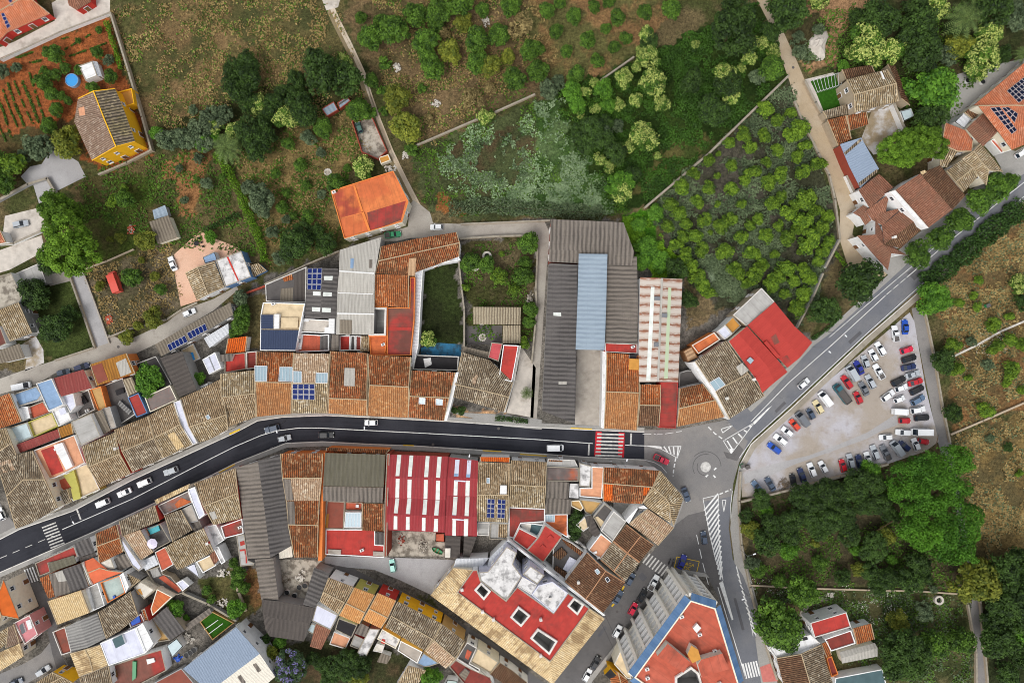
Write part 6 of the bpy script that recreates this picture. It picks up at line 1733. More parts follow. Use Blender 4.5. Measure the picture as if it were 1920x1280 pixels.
house('row_house', 'terracotta hipped roof with pale corners', '5.8: 664 312 745 278 800 345|6.6: 700 400 800 360 870 380|5.8: 735 492 860 438 985 394', 'terrhip', 'wwhite')
flat('row_house', 'white roof edge beside the terracotta hipped roof', 6.4, '640 322 664 312 735 492 712 500', 'white', 'wwhite', .2, win=0)
house('row_house', 'smooth cream tiled roof beside the small side street', '7: 380 626 650 536|6.6: 456 814 718 716', 'palecream', 'wcream')
flat('courtyard_house', 'white walled grey terrace behind the cream roof', 5, '652 538 780 478 838 660 716 716', 'grey', 'wwhite', .6, ex=[('box', 'white_wall', '652 540 704 516 752 694 718 712', .6, 'wwhite')])
flat('courtyard_house', 'pale green terrace enclosed by white walls', 6, '800 476 958 418 1004 560 860 640', 'palegreen', 'wwhite', .6, cop='worange', ex=[('box', 'blue_tub', '900 584 918 580 922 600 904 604', .4, 'tarpblue')], win=0)
flat('row_house', 'white window wall beside the pale green terrace', 6.4, '955 420 985 396 1030 510 1004 560', 'white', 'wwhite', .2)
house('row_house', 'dark tan tiled house behind the blue tarpaulin', '7.2: 784 712 910 640 1042 546|6.4: 850 926 960 862 1106 742', 'dktan', 'wgrey', win=0)
flat('courtyard_house', 'roof terrace under a bright blue tarpaulin', 5.6, '1026 790 1126 724 1160 796 1046 838', 'redstain', 'wred', .3, win=0, ex=[('box', 'tarpaulin', '1040 780 1110 736 1124 790 1056 822', .25, 'tarpblue')])
house('row_house', 'light and dark striped sheet roof on the side street', '6: 524 830 570 1032|6.8: 636 780 706 992|6: 776 720 846 922', 'cstripe', 'wgrey', win=1)
flat('courtyard_house', 'dark brown yard beside the striped sheet roof', 2.6, '418 872 520 830 572 1032 490 1058', 'rustflat', 'wcream', .5, win=0)
flat('row_house', 'wide pale lavender flat roof with a light shaft', 7.2, '800 962 1082 840 1162 1040 868 1142', 'wlav', 'wwhite', .15, ex=[('box', 'light_shaft', '896 932 974 892 1000 964 926 1002', .7, 'wwhite', 'teal')])
flat('row_house', 'white window-walled roof next to the lavender roof', 7.2, '1084 840 1142 800 1226 962 1164 1040', 'white', 'wwhite', .25, win=1)
house('row_house', 'cream ridged tile roof beside the wide lavender roof', '6.4: 560 1042 590 1120 632 1230|7: 680 1008 716 1080 744 1190|6.4: 800 972 828 1050 864 1140', 'cream', 'wwhite')
house('row_house', 'brown and tan roof at the bottom edge of the side street', '6: 636 1236 870 1144|6: 660 1320 900 1300', 'dktan', 'wwhite')
flat('courtyard_house', 'red roof yard with a rolled green canopy', 3.6, '862 1152 1158 1050 1290 1010 1330 1180 1100 1300 900 1300', 'redstain', 'wwhite', .5, win=0, ex=[('box', 'green_roll', '1060 1105 1090 1110 1085 1240 1058 1262', .5, 'plasticgreen'), ('box', 'wooden_crate', '880 1190 930 1180 940 1230 890 1245', .4, 'wood'), ('box', 'junk_pile', '1170 1090 1230 1080 1240 1110 1180 1130', .4, 'boxwhite')])
house('apartment_house', 'vivid orange hipped roof at the left edge below the road', '8.6: 26 454 152 768|9.8: -30 620 10 740|8.6: -90 700 -20 850', 'orhip', 'wcream', cat='house')
flat('apartment_house', 'pink terrace block with roof openings beside the side street', 6, '108 800 236 734 302 890 196 972', 'pink', 'wpink', .4, ex=[('box', 'light_shaft', '152 820 180 800 204 872 176 890', .5, 'wwhite', 'glass'), ('box', 'light_shaft', '205 785 240 770 258 840 228 855', .5, 'wwhite', 'white')])
house('row_house', 'mottled tan roof at the left edge below the pink block', '6.4: -40 892 62 832|5.8: -40 1040 78 940', 'tan', 'wcream')
house('row_house', 'purple-brown roof strip beside the pink block', '6.4: 62 832 112 808|6: 44 1000 160 962', 'mauve', 'wcream')
house('row_house', 'yellow-tan roof at the left edge above the bottom street', '6.2: -40 1050 160 962|5.4: -40 1210 192 1062', 'cream', 'wcream')
house('villa', 'yellow-walled house at the bottom left edge', '5: 250 1300 420 1190|6: 300 1330 500 1230|5: 330 1380 590 1280', 'tan', 'wyellow')
view(200, 1000, 4.5714)
house('shed', 'dark ribbed roof with a pale worn patch beside the lavender roof', '4.6: 394 726 512 628|5: 546 914 670 830', 'cdark', 'wstone', 'shed', win=0)
flat('courtyard_house', 'orange-brown triangular roof by the tangled garden', 5, '376 642 430 474 562 542 392 702', 'orangestain', 'wcream', .15, win=0)
flat('courtyard_house', 'white roof with rusty stain near the triangular roof', 5, '234 462 290 408 412 480 320 562', 'offwhite', 'wcream', .15, win=0, ex=[('sheet', 'rust_stain', '250 480 290 470 310 520 270 520', 'ochre', .04)])
house('lean_to', 'long grey sheet roof above the green garden frames', '3: 648 800 880 636|2.7: 690 832 902 680', 'cgrey', 'wgrey', 'shed', win=0)
house('lean_to', 'thin dark tiled wedge beside the pale green terrace', '5: 140 326 290 400|5: 180 430 200 470', 'tan', 'wgrey', 'house', win=0)
flat('courtyard_house', 'brown plank deck with pale rim behind the lavender roof', 3, '355 740 388 724 545 914 420 930 380 880', 'wochre', 'wwhite', .4, win=0)
flat('courtyard_house', 'orange tile strip beside the blue tarpaulin', 5.4, '296 655 326 640 362 748 326 758', 'orange', 'wred', .1, win=0)
flat('shed', 'pale blue broken awning above the junk yard', 3, '512 960 600 895 655 965 562 1062', 'paleblue', 'wwhite', .05, 'awning', win=0)
flat('netted_garden', 'dark green netted garden frame with white rails', 1.2, '796 755 906 668 1092 766 906 912', 'lawn', 'wochre', .4, 'garden frame', win=0, cop='wochre', ex=[('sheet', 'white_rail', '836 818 956 734 960 738 840 822', 'boxwhite', .3), ('sheet', 'white_rail', '872 856 996 764 1000 768 876 860', 'boxwhite', .3)])
view(0, 0, 1)
house('warehouse', 'large blue-grey and white gabled hall at the bottom edge', '7: 343 1253 443 1175|8.6: 392 1296 487 1225|7: 425 1345 516 1268', 'blueroof,creamsheet', 'wwhite', 'warehouse', verge='coping', ex=[('sheet', 'roof_light', '474 1245 480 1242 490 1256 484 1260', 'cgrey'), ('sheet', 'roof_light', '445 1268 451 1264 461 1278 455 1282', 'cgrey')])
flat('annex', 'pale concrete ramp beside the blue-grey gabled hall', 2.4, '446 1176 456 1164 496 1215 488 1224', 'concrete', 'wwhite', .1, 'annex', win=0)
flat('annex', 'brown sheet yard roof behind the blue-grey hall', 2.6, '286 1281 340 1252 372 1290 300 1300', 'rustflat', 'wgrey', .1, 'annex', win=0)
# ---- the apartment block
view(1100, 980, 4.2667)
APT = flat('apartment_block', 'tall apartment block with blue tiled rim and red roof', 22, '380 1236 832 618 1032 682 1218 1290 1180 1420 640 1420', 'apt', 'wcream', .5, 'apartment block', t=.35, holes=['720 1232 830 1160 880 1200 905 1290 720 1300'], win=0, ex=[('box', 'stair_hut', '566 1062 648 964 830 1112 776 1196', 2.4, 'offwhite', 'apt'), ('box', 'stair_hut', '890 1132 916 1092 1086 1042 1142 1166 920 1234', 2.4, 'offwhite', 'apt'), ('box', 'lift_tower', '806 1052 836 978 892 1012 914 1088 846 1120', 2.0, 'offwhite', 'ochre'), ('box', 'vent_block', '850 842 884 804 916 840 880 880', .9, 'boxwhite'), ('ac', '900 886 480 1160 484 1232 1022 1018 756 744 1058 1276')])
view(800, 980, 4.2667)
house('villa', 'ochre house with a sunken court at the bottom edge', '5: 1445 1152 1480 1300|5.8: 1530 1190 1560 1300|5: 1600 1244 1640 1340', 'orange', 'wyellow', ex=[('box', 'light_shaft', '1420 1200 1470 1160 1520 1220 1470 1262', .3, 'wyellow', 'black')])
flat('annex', 'tan plastered roof strip beside the apartment block', 6, '1500 1130 1560 1000 1590 1040 1640 1250 1600 1240', 'beige', 'wcream', .2, 'annex', win=0)
# ---- bottom right cottages
view(1400, 1060, 5.333)
flat('cottage', 'white cottage with bright red flat roof', 6.4, '636 572 998 464 1044 612 680 720', 'red', 'wwhite', .3)
flat('cottage', 'dark red terrace below the bright red cottage roof', 4, '780 735 1045 645 1090 778 845 855', 'dkred', 'wwhite', .4, win=0)
house('cottage', 'orange tiled wing of the red-roofed cottage', '4.4: 1058 628 1246 576|4: 1100 788 1282 732', 'orange', 'wwhite')
house('lean_to', 'small orange tiled link beside the dark red terrace', '4: 745 782 812 750|3.6: 796 916 850 886', 'orange', 'wwhite', 'house', win=0)
house('cottage', 'brown gabled cottage with white front beside the striped crossing', '5.6: 300 922 330 1040 372 1200|6.8: 545 880 590 1030 640 1200|5.6: 745 788 800 980 872 1200', 'brown,dktan', 'wwhite')
flat('cottage', 'bright white roof terrace between tree and brown gable', 5.2, '215 812 510 718 640 690 738 776 545 880 292 918', 'white', 'wwhite', .35, ex=[('box', 'hatch', '555 725 600 710 616 735 570 750', .3, 'dark')])
flat('courtyard_house', 'dark red sunken court with orange rim', 3, '800 922 852 904 918 1084 850 1112', 'dkred', 'worange', .5, win=0, cop='worange')
house('shed', 'rounded grey asbestos shed behind the red-roofed cottage', '2.6: 930 862 1280 770|3.3: 945 925 1310 820|2.6: 955 976 1310 905', 'cpale', 'wcream', 'shed', win=0)
flat('annex', 'dark green-grey flat roof at the bottom edge', 3.4, '888 1122 1362 1032 1400 1200 880 1200', 'teal', 'wwhite', .15, 'annex', win=0)
# ---- upper right farm and roadside houses
view(1480, 100, 3.0476)
house('farmhouse', 'tan farmhouse with stone yard beside the unsurfaced lane', '7: 325 152 560 92|8.5: 368 238 612 172|7: 372 338 626 274', 'tan', 'wstone', ex=[('sheet', 'lime_patch', '518 106 528 104 546 146 536 150', 'white', .05)])
house('lean_to', 'long brown lean-to above the tan farmhouse', '4: 298 94 470 66|4.6: 322 150 490 108', 'brown', 'wstone', 'shed', win=0)
house('lean_to', 'brown side roof at the right of the tan farmhouse', '4: 560 60 600 54 690 300|4.6: 575 90 614 172 640 260', 'dkbrown', 'wstone', 'shed', win=0)
house('lean_to', 'tan lean-to beside the farm lawn', '4: 190 332 346 286|3.4: 214 374 372 342', 'dktan', 'wstone', 'shed', win=0)
house('lean_to', 'rust tiled wing along the unsurfaced lane', '4: 214 382 326 354|3.6: 276 530 356 488', 'rust', 'wstone', 'house', win=0)
house('lean_to', 'rust tiled roof facing the mottled farmyard', '4: 328 356 442 334|3.4: 344 442 456 404', 'rustor', 'wstone', 'house', win=0)
house('shed', 'blue-grey sheet roof with tan strips beside the lane', '5: 290 520 340 640 406 770|5.4: 410 482 460 570 512 660', 'blueroof', 'wbrick', 'shed', win=0, ex=[('sheet', 'tan_strip', '312 568 404 488 414 500 320 582', 'dktan', .08), ('sheet', 'tan_strip', '394 742 500 662 508 676 402 760', 'dktan', .08)])
flat('canopy', 'small pale blue canopy beside the farmyard wall', 3, '634 330 696 314 713 360 656 390', 'paleblue', 'wwhite', .05, 'canopy', win=0)
house('roadside_house', 'tan and orange roof beside the feathery pine', '6: 890 395 1005 440 1050 500|6.8: 870 520 960 560 1044 560|6: 860 640 900 650 960 565', 'ortile,tan', 'wcream')
house('roadside_house', 'brown hipped roof joined to the big orange roof', '6: 1012 432 1104 536|7.2: 1060 385 1156 484|6: 1110 340 1208 430', 'redbrown', 'wcream')
house('roadside_house', 'big orange roof with two dark solar arrays', '6.4: 1052 298 1200 176 1420 -10|8.6: 1080 300 1240 298 1480 300|6.4: 1110 340 1272 552 1560 430', 'ortile', 'wcream', ex=[('solar', '1240 216 1341 136 1420 200 1310 286', 6, 4, 'solardark'), ('solar', '1144 312 1200 306 1300 440 1270 464', 2, 6, 'solardark'), ('solar', '1210 310 1250 308 1306 346 1286 400', 2, 3, 'solardark')])
flat('canopy', 'white sheet canopy beside the brown hipped roof', 4, '944 392 996 340 1042 376 1000 432', 'whitemetal', 'wwhite', .05, 'canopy', win=0)
house('lean_to', 'grey-brown lean-to between canopy and orange roof', '4.4: 1000 340 1050 298|4: 1045 375 1090 345', 'brown', 'wcream', 'shed', win=0)
flat('annex', 'white garage with brown door beside the parked white car', 3.2, '1150 500 1200 466 1270 552 1210 570', 'brick', 'wwhite', .3, 'garage', win=0, ex=[('box', 'white_beam', '1164 490 1186 476 1250 552 1236 560', .4, 'wwhite', 'white')])
view(1520, 280, 3.5556)
house('roadside_house', 'tan ribbed house with a dark slot court', '6.6: 904 146 1012 64|7.8: 968 218 1090 120|6.6: 1020 286 1116 180', 'tan', 'wcream')
house('roadside_house', 'tan ribbed roof reaching the street trees', '6.6: 1008 64 1090 130 1172 240|7.8: 1085 12 1136 82 1186 138|6.6: 1130 -40 1200 40 1284 150', 'tan', 'wcream')
house('roadside_house', 'large smooth brown hall beside the street trees', '8: 565 270 786 522|9.4: 728 164 946 402|8: 862 106 1032 308', 'redbrown,dkbrown', 'wwhite', ex=[('sheet', 'pale_tiles', '728 150 760 138 772 154 744 170', 'cream', .1)])
flat('annex', 'white upstand wall of the large brown hall', 9, '524 284 564 270 788 524 770 528 730 510', 'white', 'wwhite', .1, 'wall', win=1)
house('roadside_house', 'square reddish roof above the small inner court', '6.2: 320 272 456 164|6.6: 394 392 552 252', 'redbrown', 'wwhite')
house('roadside_house', 'small hipped brown roof with white lane wall', '5: 282 424 350 372|5.8: 330 450 400 400|5: 364 506 412 466', 'redbrown', 'wwhite')
house('roadside_house', 'red valley roof beside the small inner court', '6.4: 366 410 450 350 524 298|5.8: 410 470 470 425 500 420|6.6: 480 506 540 450 618 386', 'redbrown', 'wwhite')
flat('courtyard_house', 'small inner court with dark floor among brown roofs', 3, '440 460 490 418 528 458 474 510', 'dkgrey', 'wwhite', .2, win=0)
house('roadside_house', 'long brown gable facing the street trees', '6.6: 476 510 618 392|8: 492 632 690 480|6.6: 600 660 742 530', 'redbrown,brown', 'wwhite', ridge='brownridge', ex=[('ch', '548 588')])
house('roadside_house', 'brown hipped wing with white lane front', '6.6: 310 574 410 690 515 806|8: 432 568 480 630 538 694|6.6: 432 462 520 630 640 704', 'redbrown', 'wwhite', ridge='brownridge')
punch_windows()
# balconies of the apartment block: on each storey every free side carries bays of boxes and blinds between fins
def balconies():
 foot = FOOT[[f[2] for f in FOOT].index(APT)][0]; base = APT.root.location; n = len(foot)
 fin = MB(); fin.box((0, 0, 0), (.45, .8, 10.4), 'facade'); fin0 = fin.build('fin')
 pb = MB(); pb.box((0, -.35, .1), (1, .38, .75), 'loggia'); pb.box((0, -.37, -.72), (1.02, .42, .05), 'wgrey'); pb0 = pb.build('balcony')
 bl = MB(); bl.box((0, .0, .2), (.92, .05, .95), 'glass'); bl.box((0, -.02, .55), (.9, .05, .4), 'boxwhite')
 for k in range(5):
  bl.box((0, -.14, -.6 + k * .42), (.94, .12, .09), 'loggia')
 bl.box((0, -.3, -.95), (1, .34, .16), 'facade'); bl0 = bl.build('blind_window')
 rim = MB();
 for i in range(n):
  a, b = Vector(foot[i]), Vector(foot[(i + 1) % n]); L = (b - a).length; d = (b - a) / L; nr = Vector((d.y, -d.x)); mid = (a + b) / 2
  # blue tiled rim sloping outwards round the roof edge
  o = 1.7
  rim.face([(*(a), 21.98), (*(a + nr * o), 20.9), (*(b + nr * o), 20.9), (*(b), 21.98)], 'blueroofrim', [(0, 0), (0, 2), (L, 2), (L, 0)])
  rim.face([(*(a + nr * o), 20.75), (*a, 20.9), (*b, 20.9), (*(b + nr * o), 20.75)], 'offwhite')
  if nr.dot(-mid) < 0 or mid.y < -125:
   continue
  nb = max(2, int(L / 3.6)); ang = math.atan2(d.y, d.x)
  for s_ in range(nb + 1):
   q = a.lerp(b, s_ / nb) + nr * .7
   f = fin0.copy(); COL.objects.link(f); f.parent = APT.root; f.location = (q.x - base.x, q.y - base.y, 10.4); f.rotation_euler = (0, 0, ang)
  for s_ in range(nb):
   q = a.lerp(b, (s_ + .5) / nb); wdt = L / nb / 2 - .3
   for t in range(6):
    z = 3.4 + t * 3.1
    src = pb0 if s_ % 2 == 0 else bl0
    f = src.copy(); COL.objects.link(f); f.parent = APT.root; f.rotation_euler = (0, 0, ang); f.scale = (wdt, 1.6 if s_ % 2 == 0 else 1, 1)
    f.location = (q.x + nr.x * .1 - base.x, q.y + nr.y * .1 - base.y, z)
 for o in (fin0, pb0, bl0):
  bpy.data.objects.remove(o)
 rim.build('blue_rim', APT.root, base)
corr('blueroofrim', srgb(92, 122, 158), srgb(68, 98, 136), 3.4, .2, srgb(112, 140, 172), depth=.6)
balconies()
# ================================================================== cars
view(1380, 580, 3.657)
G1 = 'cars parked in the gravel car park'
def lot(data):
 for x, y, a, k, col, lab in data:
  car(x, y, a, k, col, lab, group=G1)
lot([(1160, 120, 92, 'sedan', 'blue', 'bright blue saloon by the top corner of the gravel car park'), (1092, 165, 97, 'pickup', 'white', 'white pickup beside the bright blue saloon'),
  (990, 270, 120, 'wagon', 'white', 'white estate car at the upper end of the diagonal row'), (942, 315, 116, 'hatch', 'white', 'white hatchback second in the diagonal row by the kerb'),
  (887, 358, 108, 'hatch', 'silver', 'silver hatchback between white hatchback and royal blue car'), (843, 398, 118, 'sedan', 'royal', 'royal blue car in the diagonal row'),
  (795, 437, 120, 'van', 'silver', 'silver van beside the dark red estate'), (760, 497, 125, 'wagon', 'red', 'dark red estate beside the teal flatbed truck'),
  (837, 605, 115, 'hatch', 'red', 'bright red hatchback behind the teal flatbed truck'), (877, 543, 118, 'sedan', 'grey', 'grey saloon next to the bright red hatchback'),
  (922, 495, 118, 'wagon', 'silver', 'pale silver estate between grey saloon and small white pickup'), (977, 425, 118, 'pickup', 'white', 'small white pickup in the inner diagonal row'),
  (608, 612, 127, 'van', 'white', 'white van left of the teal flatbed truck'), (563, 668, 120, 'suv', 'beige', 'beige off-road car with pale roof'),
  (513, 715, 118, 'small', 'slate', 'small blue-grey car beside the beige off-road car'), (452, 750, 128, 'van', 'grey', 'dark grey van beside the orange-red car'),
  (402, 790, 130, 'hatch', 'orange', 'orange-red hatchback near the lower end of the kerb row'), (352, 838, 142, 'hatch', 'white', 'white hatchback beside the orange-red hatchback'),
  (305, 893, 142, 'wagon', 'white', 'white estate beside the vivid blue van'), (262, 950, 142, 'wagon', 'blue', 'vivid blue car at the lower end of the kerb row'),
  (1172, 278, 17, 'hatch', 'crimson', 'crimson hatchback topmost in the row along the asphalt lane'), (1188, 337, 17, 'wagon', 'black', 'black estate below the crimson hatchback'),
  (1185, 395, 12, 'sedan', 'navy', 'navy saloon below the black estate'), (1213, 445, 17, 'sedan', 'silver', 'silver saloon below the navy saloon'),
  (1115, 490, 25, 'wagon', 'black', 'black car in front of the silver saloon'), (1232, 497, 17, 'sedan', 'red', 'bright red saloon in the row along the asphalt lane'),
  (1133, 537, 17, 'hatch', 'white', 'white hatchback in front of the bright red saloon'), (1042, 590, 35, 'wagon', 'white', 'long white estate parked out at an angle'),
  (1242, 552, 25, 'wagon', 'black', 'black estate below the bright red saloon'), (1120, 615, 20, 'small', 'white', 'small white car beside the angled white estate'),
  (1248, 620, 28, 'wagon', 'skyblue', 'pale blue estate in the row along the asphalt lane'), (1125, 700, -3, 'van', 'white', 'white van above the small red car'),
  (1248, 688, 10, 'wagon', 'white', 'white estate with blue windscreen behind the white van'), (1158, 762, 0, 'small', 'red', 'small red car on the asphalt strip'),
  (1275, 742, 5, 'wagon', 'black', 'black estate beside the small red car'), (1145, 842, 176, 'suv', 'white', 'white car nose to tail with the big white van'),
  (1265, 838, 180, 'bigvan', 'white', 'big white panel van by the lane'), (1027, 875, 184, 'hatch', 'white', 'white car alone across the lower aisle'),
  (1287, 905, -10, 'small', 'red', 'red car half hidden by the giant green canopy'), (1232, 925, 110, 'hatch', 'white', 'white car beside the half-hidden red car'),
  (1155, 935, 140, 'hatch', 'navy', 'dark blue car half under the canopy edge'), (1100, 950, 125, 'van', 'silver', 'silver people carrier beside the canopy edge'),
  (1022, 980, 115, 'pickup', 'grey', 'grey pickup beside the silver people carrier'), (952, 980, 110, 'wagon', 'silver', 'silver estate beside the grey pickup'),
  (903, 1020, 104, 'hatch', 'white', 'white hatchback between silver estate and dark blue saloon'), (848, 1045, 103, 'sedan', 'navy', 'dark blue saloon in the lower wall row'),
  (785, 1040, 103, 'wagon', 'silver', 'pale silver car beside the red hatchback by the wall'), (732, 1070, 103, 'hatch', 'red', 'red hatchback parked by the low wall'),
  (597, 1080, 118, 'hatch', 'white', 'white hatchback alone in the lower wall row'), (520, 1100, 110, 'wagon', 'white', 'white estate beside the navy saloon by the wall'),
  (452, 1135, 110, 'sedan', 'navy', 'navy saloon between white estate and black quad-sized car'), (390, 1165, 100, 'small', 'black', 'small black car next to the brushwood heap'),
  (235, 1197, 120, 'sedan', 'slate', 'blue-grey saloon left of the brushwood heap'), (147, 1217, 130, 'sedan', 'skyblue', 'pale blue saloon at the car park entrance end')])
car(725, 578, 127, 'truck', 'teal', 'teal flatbed truck with dark load bed', name='flatbed_truck', cat='truck', group=G1)
car(465, 508, 40, 'hatch', 'white', 'white hatchback driving on the road past the car park')
view(0, 0, 1)
car(1240, 861, -25, 'pickup', 'crimson', 'dark pink pickup leaving the small roundabout')
car(1286, 927, -70, 'sedan', 'slate', 'dark blue saloon parked against the white-rimmed corner house')
car(1320, 1008, 98, 'hatch', 'slate', 'grey-blue car waiting beside the long hatched island')
car(1279, 1053, 68, 'sedan', 'royal', 'deep blue car parked across the yellow loading box')
car(1041, 839, 0, 'van', 'white', 'white van with a red stripe before the red crossing', name='delivery_van', cat='van')
view(380, 680, 3.2)
car(1010, 358, 180, 'hatch', 'white', 'white hatchback on the far lane beside the orange row')
car(415, 395, 195, 'wagon', 'slate', 'grey-blue estate on the bend of the dark road')
car(490, 452, 12, 'hatch', 'silver', 'pale car on the near lane of the bend')
car(742, 432, 0, 'wagon', 'black', 'black estate on the dark road after the bend')
view(0, 680, 3.2)
car(1025, 648, 200, 'suv', 'silver', 'silver car leading the queue of pale cars')
car(865, 718, 203, 'suv', 'white', 'white car second in the queue of pale cars')
car(745, 778, 204, 'sedan', 'white', 'white car third in the queue of pale cars')
car(615, 840, 203, 'suv', 'white', 'white car with dark roof glass last in the queue')
car(8, 905, 115, 'hatch', 'white', 'white car clipped by the left edge of the picture')
view(0, 380, 3.2)
car(125, 128, 12, 'suv', 'silver', 'silver car with roof slats on the concrete drive')
car(1035, 365, 112, 'sedan', 'white', 'white saloon beside the pink patio')
car(1135, 660, 24, 'hatch', 'white', 'white hatchback on the pale lane below the pink patio')
car(380, 1018, 12, 'hatch', 'slate', 'slate blue car parked behind the red-brown roof')
car(490, 985, 18, 'wagon', 'navy', 'navy estate parked behind the red-brown roof')
car(135, 1100, 12, 'van', 'white', 'white van on the pale lane behind the blue flat roof', cat='van')
car(694, 478, 110, 'boxvan', 'vanred', 'faded red van abandoned on the rough plot', name='abandoned_van', cat='van')
view(0, 980, 4.2667)
car(345, 1180, 32, 'wagon', 'silver', 'silver estate in the street at the bottom left')
car(130, 1272, 20, 'hatch', 'slate', 'blue car at the bottom edge of the street')
view(620, 1000, 4.5714)
car(530, 275, 100, 'hatch', 'mint', 'mint green car alone on the grey concrete yard')
view(700, 380, 3.2)
car(380, 147, 180, 'hatch', 'white', 'white car at the end of the stony track')
car(118, 192, 8, 'pickup', 'green', 'small green pickup beside the orange flat-roofed house')
view(600, 0, 3.0476)
car(226, 732, 112, 'small', 'oldgreen', 'old green car inside the rubble ruin', z=.5)
view(1480, 100, 3.0476)
car(1325, 572, 32, 'hatch', 'white', 'white car beside the white garage at the right edge')
view(1100, 980, 4.2667)
G2 = 'cars parked along the side street'
car(535, 475, 60, 'pickup', 'white', 'white pickup parked by the balcony block', group=G2)
car(445, 582, 60, 'sedan', 'black', 'black saloon between white pickup and red car', group=G2)
car(370, 686, 61, 'hatch', 'crimson', 'red hatchback parked by the balcony block', group=G2)
car(245, 866, 60, 'hatch', 'white', 'white hatchback opposite the cream tiled skirt roof', group=G2)
car(70, 1120, 60, 'sedan', 'black', 'black saloon lower down the side street', group=G2)
car(4, 1215, 60, 'hatch', 'white', 'white hatchback near the bottom of the side street', group=G2)
car(350, 450, 60, 'hatch', 'slate', 'slate car half hidden by the brown gable eave', group=G2)
car(250, 594, 60, 'sedan', 'slate', 'blue-grey saloon beside the dark brown gable', group=G2)
def motorcycle(x, y, ang, label):
 p = at(fp(x, y), .5); root = empty('motorcycle', (p.x, p.y, .06), math.radians(ang)); tag(root, label, 'motorcycle', 'motorcycles by the crossing')
 for sx in (.68, -.68):
  w = MB(); w.tube([(sx, -.06, .32), (sx, .06, .32)], .32, 'rubber', 14); wo_ = w.build('wheel', root)
  r = MB(); r.tube([(sx, -.07, .32), (sx, .07, .32)], .18, 'rim', 10); r.build('rim', wo_)
 b = MB(); b.box((.05, 0, .55), (.45, .16, .22), 'dark'); b.tube([(.2, 0, .75), (.6, 0, .85)], .14, 'dark', 8); b.build('body', root)
 s_ = MB(); s_.box((-.35, 0, .82), (.36, .15, .06), 'black'); s_.build('seat', root)
 h = MB(); h.tube([(.55, -.36, 1.05), (.62, 0, 1.0), (.55, .36, 1.05)], .03, 'metalgrey', 6); h.tube([(.68, 0, .34), (.55, 0, 1.0)], .05, 'metalgrey', 6); h.build('handlebar', root)
motorcycle(660, 312, 70, 'black motorcycle closest to the striped crossing'); motorcycle(690, 316, 72, 'black motorcycle closest to the yellow loading box')
motorcycle(408, 362, 62, 'dark motorcycle under the brown gable eave')
# ================================================================== garden walls, hedges
view(0, 0, 3.2)
garden_wall('white wall between pale terrace and red garden', '0 358 360 192 660 76', 1.4, 'wwhite')
garden_wall('long weathered wall between red garden and dry field', '660 76 770 430 850 700 906 900', 1.8, 'wstone', .45)
garden_wall('low pale wall below the yellow house', '906 900 760 975 590 1046', 1.2, 'wstone', .45)
garden_wall('white wall along the foot of the grey drive', '-20 1206 165 1105 280 1070 330 1155 240 1240', 1.2, 'wgrey', .6)
view(0, 380, 3.2)
garden_wall('white curved wall below the roof-slat car', '-10 250 80 244 245 170', 1.2, 'wwhite', .5)
garden_wall('low stone wall above the rough plot', '500 402 640 350 800 280', .7, 'wstone', .3, 'wstone')
garden_wall('pale kerb wall right of the short concrete lane', '492 400 560 580 655 842', .5, 'concrete', .3, 'concrete')
garden_wall('pale wall left of the short concrete lane', '400 395 480 620 566 868 330 945', .9, 'wstone', .4)
garden_wall('curved concrete wall along the pale lane', '650 806 770 760 1000 700 1090 640 1180 600', .8, 'wstone', .4)
view(380, 380, 3.2)
garden_wall('orange-brown wall between small orchard and town', '250 545 372 500', 1.4, 'wbrick', .4, 'wbrick')
garden_wall('thin wall under the bushes above the dark yard', '372 488 620 372 815 290', 1.6, 'wstone', .35)
view(700, 380, 3.2)
garden_wall('white wall between green yard and planted garden', '512 345 530 520 545 640 545 862', 2.2, 'wgrey', .35)
garden_wall('pale wall around the planted garden by the track', '520 215 760 200 930 196 985 280 975 520 980 640 950 960', 1.4, 'wstone', .4)
garden_wall('long kerb wall above the stony track', '525 128 1060 106', 1.2, 'wstone', .35)
view(600, 0, 3.0476)
garden_wall('straight pale wall across the meadow beside the yellow-green tree', '550 830 900 680', 1.2, 'wstone', .4)
garden_wall('upper end of the meadow wall by the thicket', '1000 640 1228 538', 1.2, 'wstone', .4)
view(1000, 0, 3.0476)
garden_wall('dark wall below the olive orchard', '385 458 575 325', 1.2, 'wstone', .4)
garden_wall('long pale wall between thicket and citrus grove', '640 1184 1000 880 1460 432', 1.6, 'wstone', .55)
view(1160, 180, 2.909)
garden_wall('pale stone wall between citrus grove and unsurfaced lane', '960 30 1000 130 1090 310 1150 430 1180 560 1208 780', .9, 'wstone', .5)
garden_wall('white wall at the lower tip of the citrus grove', '1206 785 1130 932', 1.4, 'wwhite', .5)
garden_wall('white wall between citrus grove and roadside garden', '1116 968 1060 1100 975 1262', 1.4, 'wwhite', .4)
view(1480, 100, 3.0476)
garden_wall('stone wall around the farm lawn', '92 160 150 280 220 400 340 690', 1.3, 'wstone', .6)
garden_wall('white farmyard wall beside the pale blue canopy', '600 290 680 480', 2.4, 'wwhite', .7)
garden_wall('white lane wall below the blue-grey sheet roof', '330 700 380 810 460 884', 1.6, 'wwhite', .7)
view(1660, 480, 3.0476)
garden_wall('pale wall between asphalt lane and dry field', '222 285 280 560 330 860 372 1062', .8, 'wstone', .4)
garden_wall('dry stone wall across the brown field', '378 1018 560 940 800 836', .7, 'wstone', .45, 'wstone')
garden_wall('broken line of white stones in the brown field', '385 575 520 510 660 430 800 370', .35, 'rock', .5, 'rock')
view(1360, 820, 2.782)
garden_wall('low wall along the foot of the car park', '85 335 290 285 600 205 850 140', 1.2, 'wstone', .5)
garden_wall('long retaining wall beside the road to the south', '80 180 72 330 85 560 130 780 185 1000 270 1260', 1.0, 'wstone', .45)
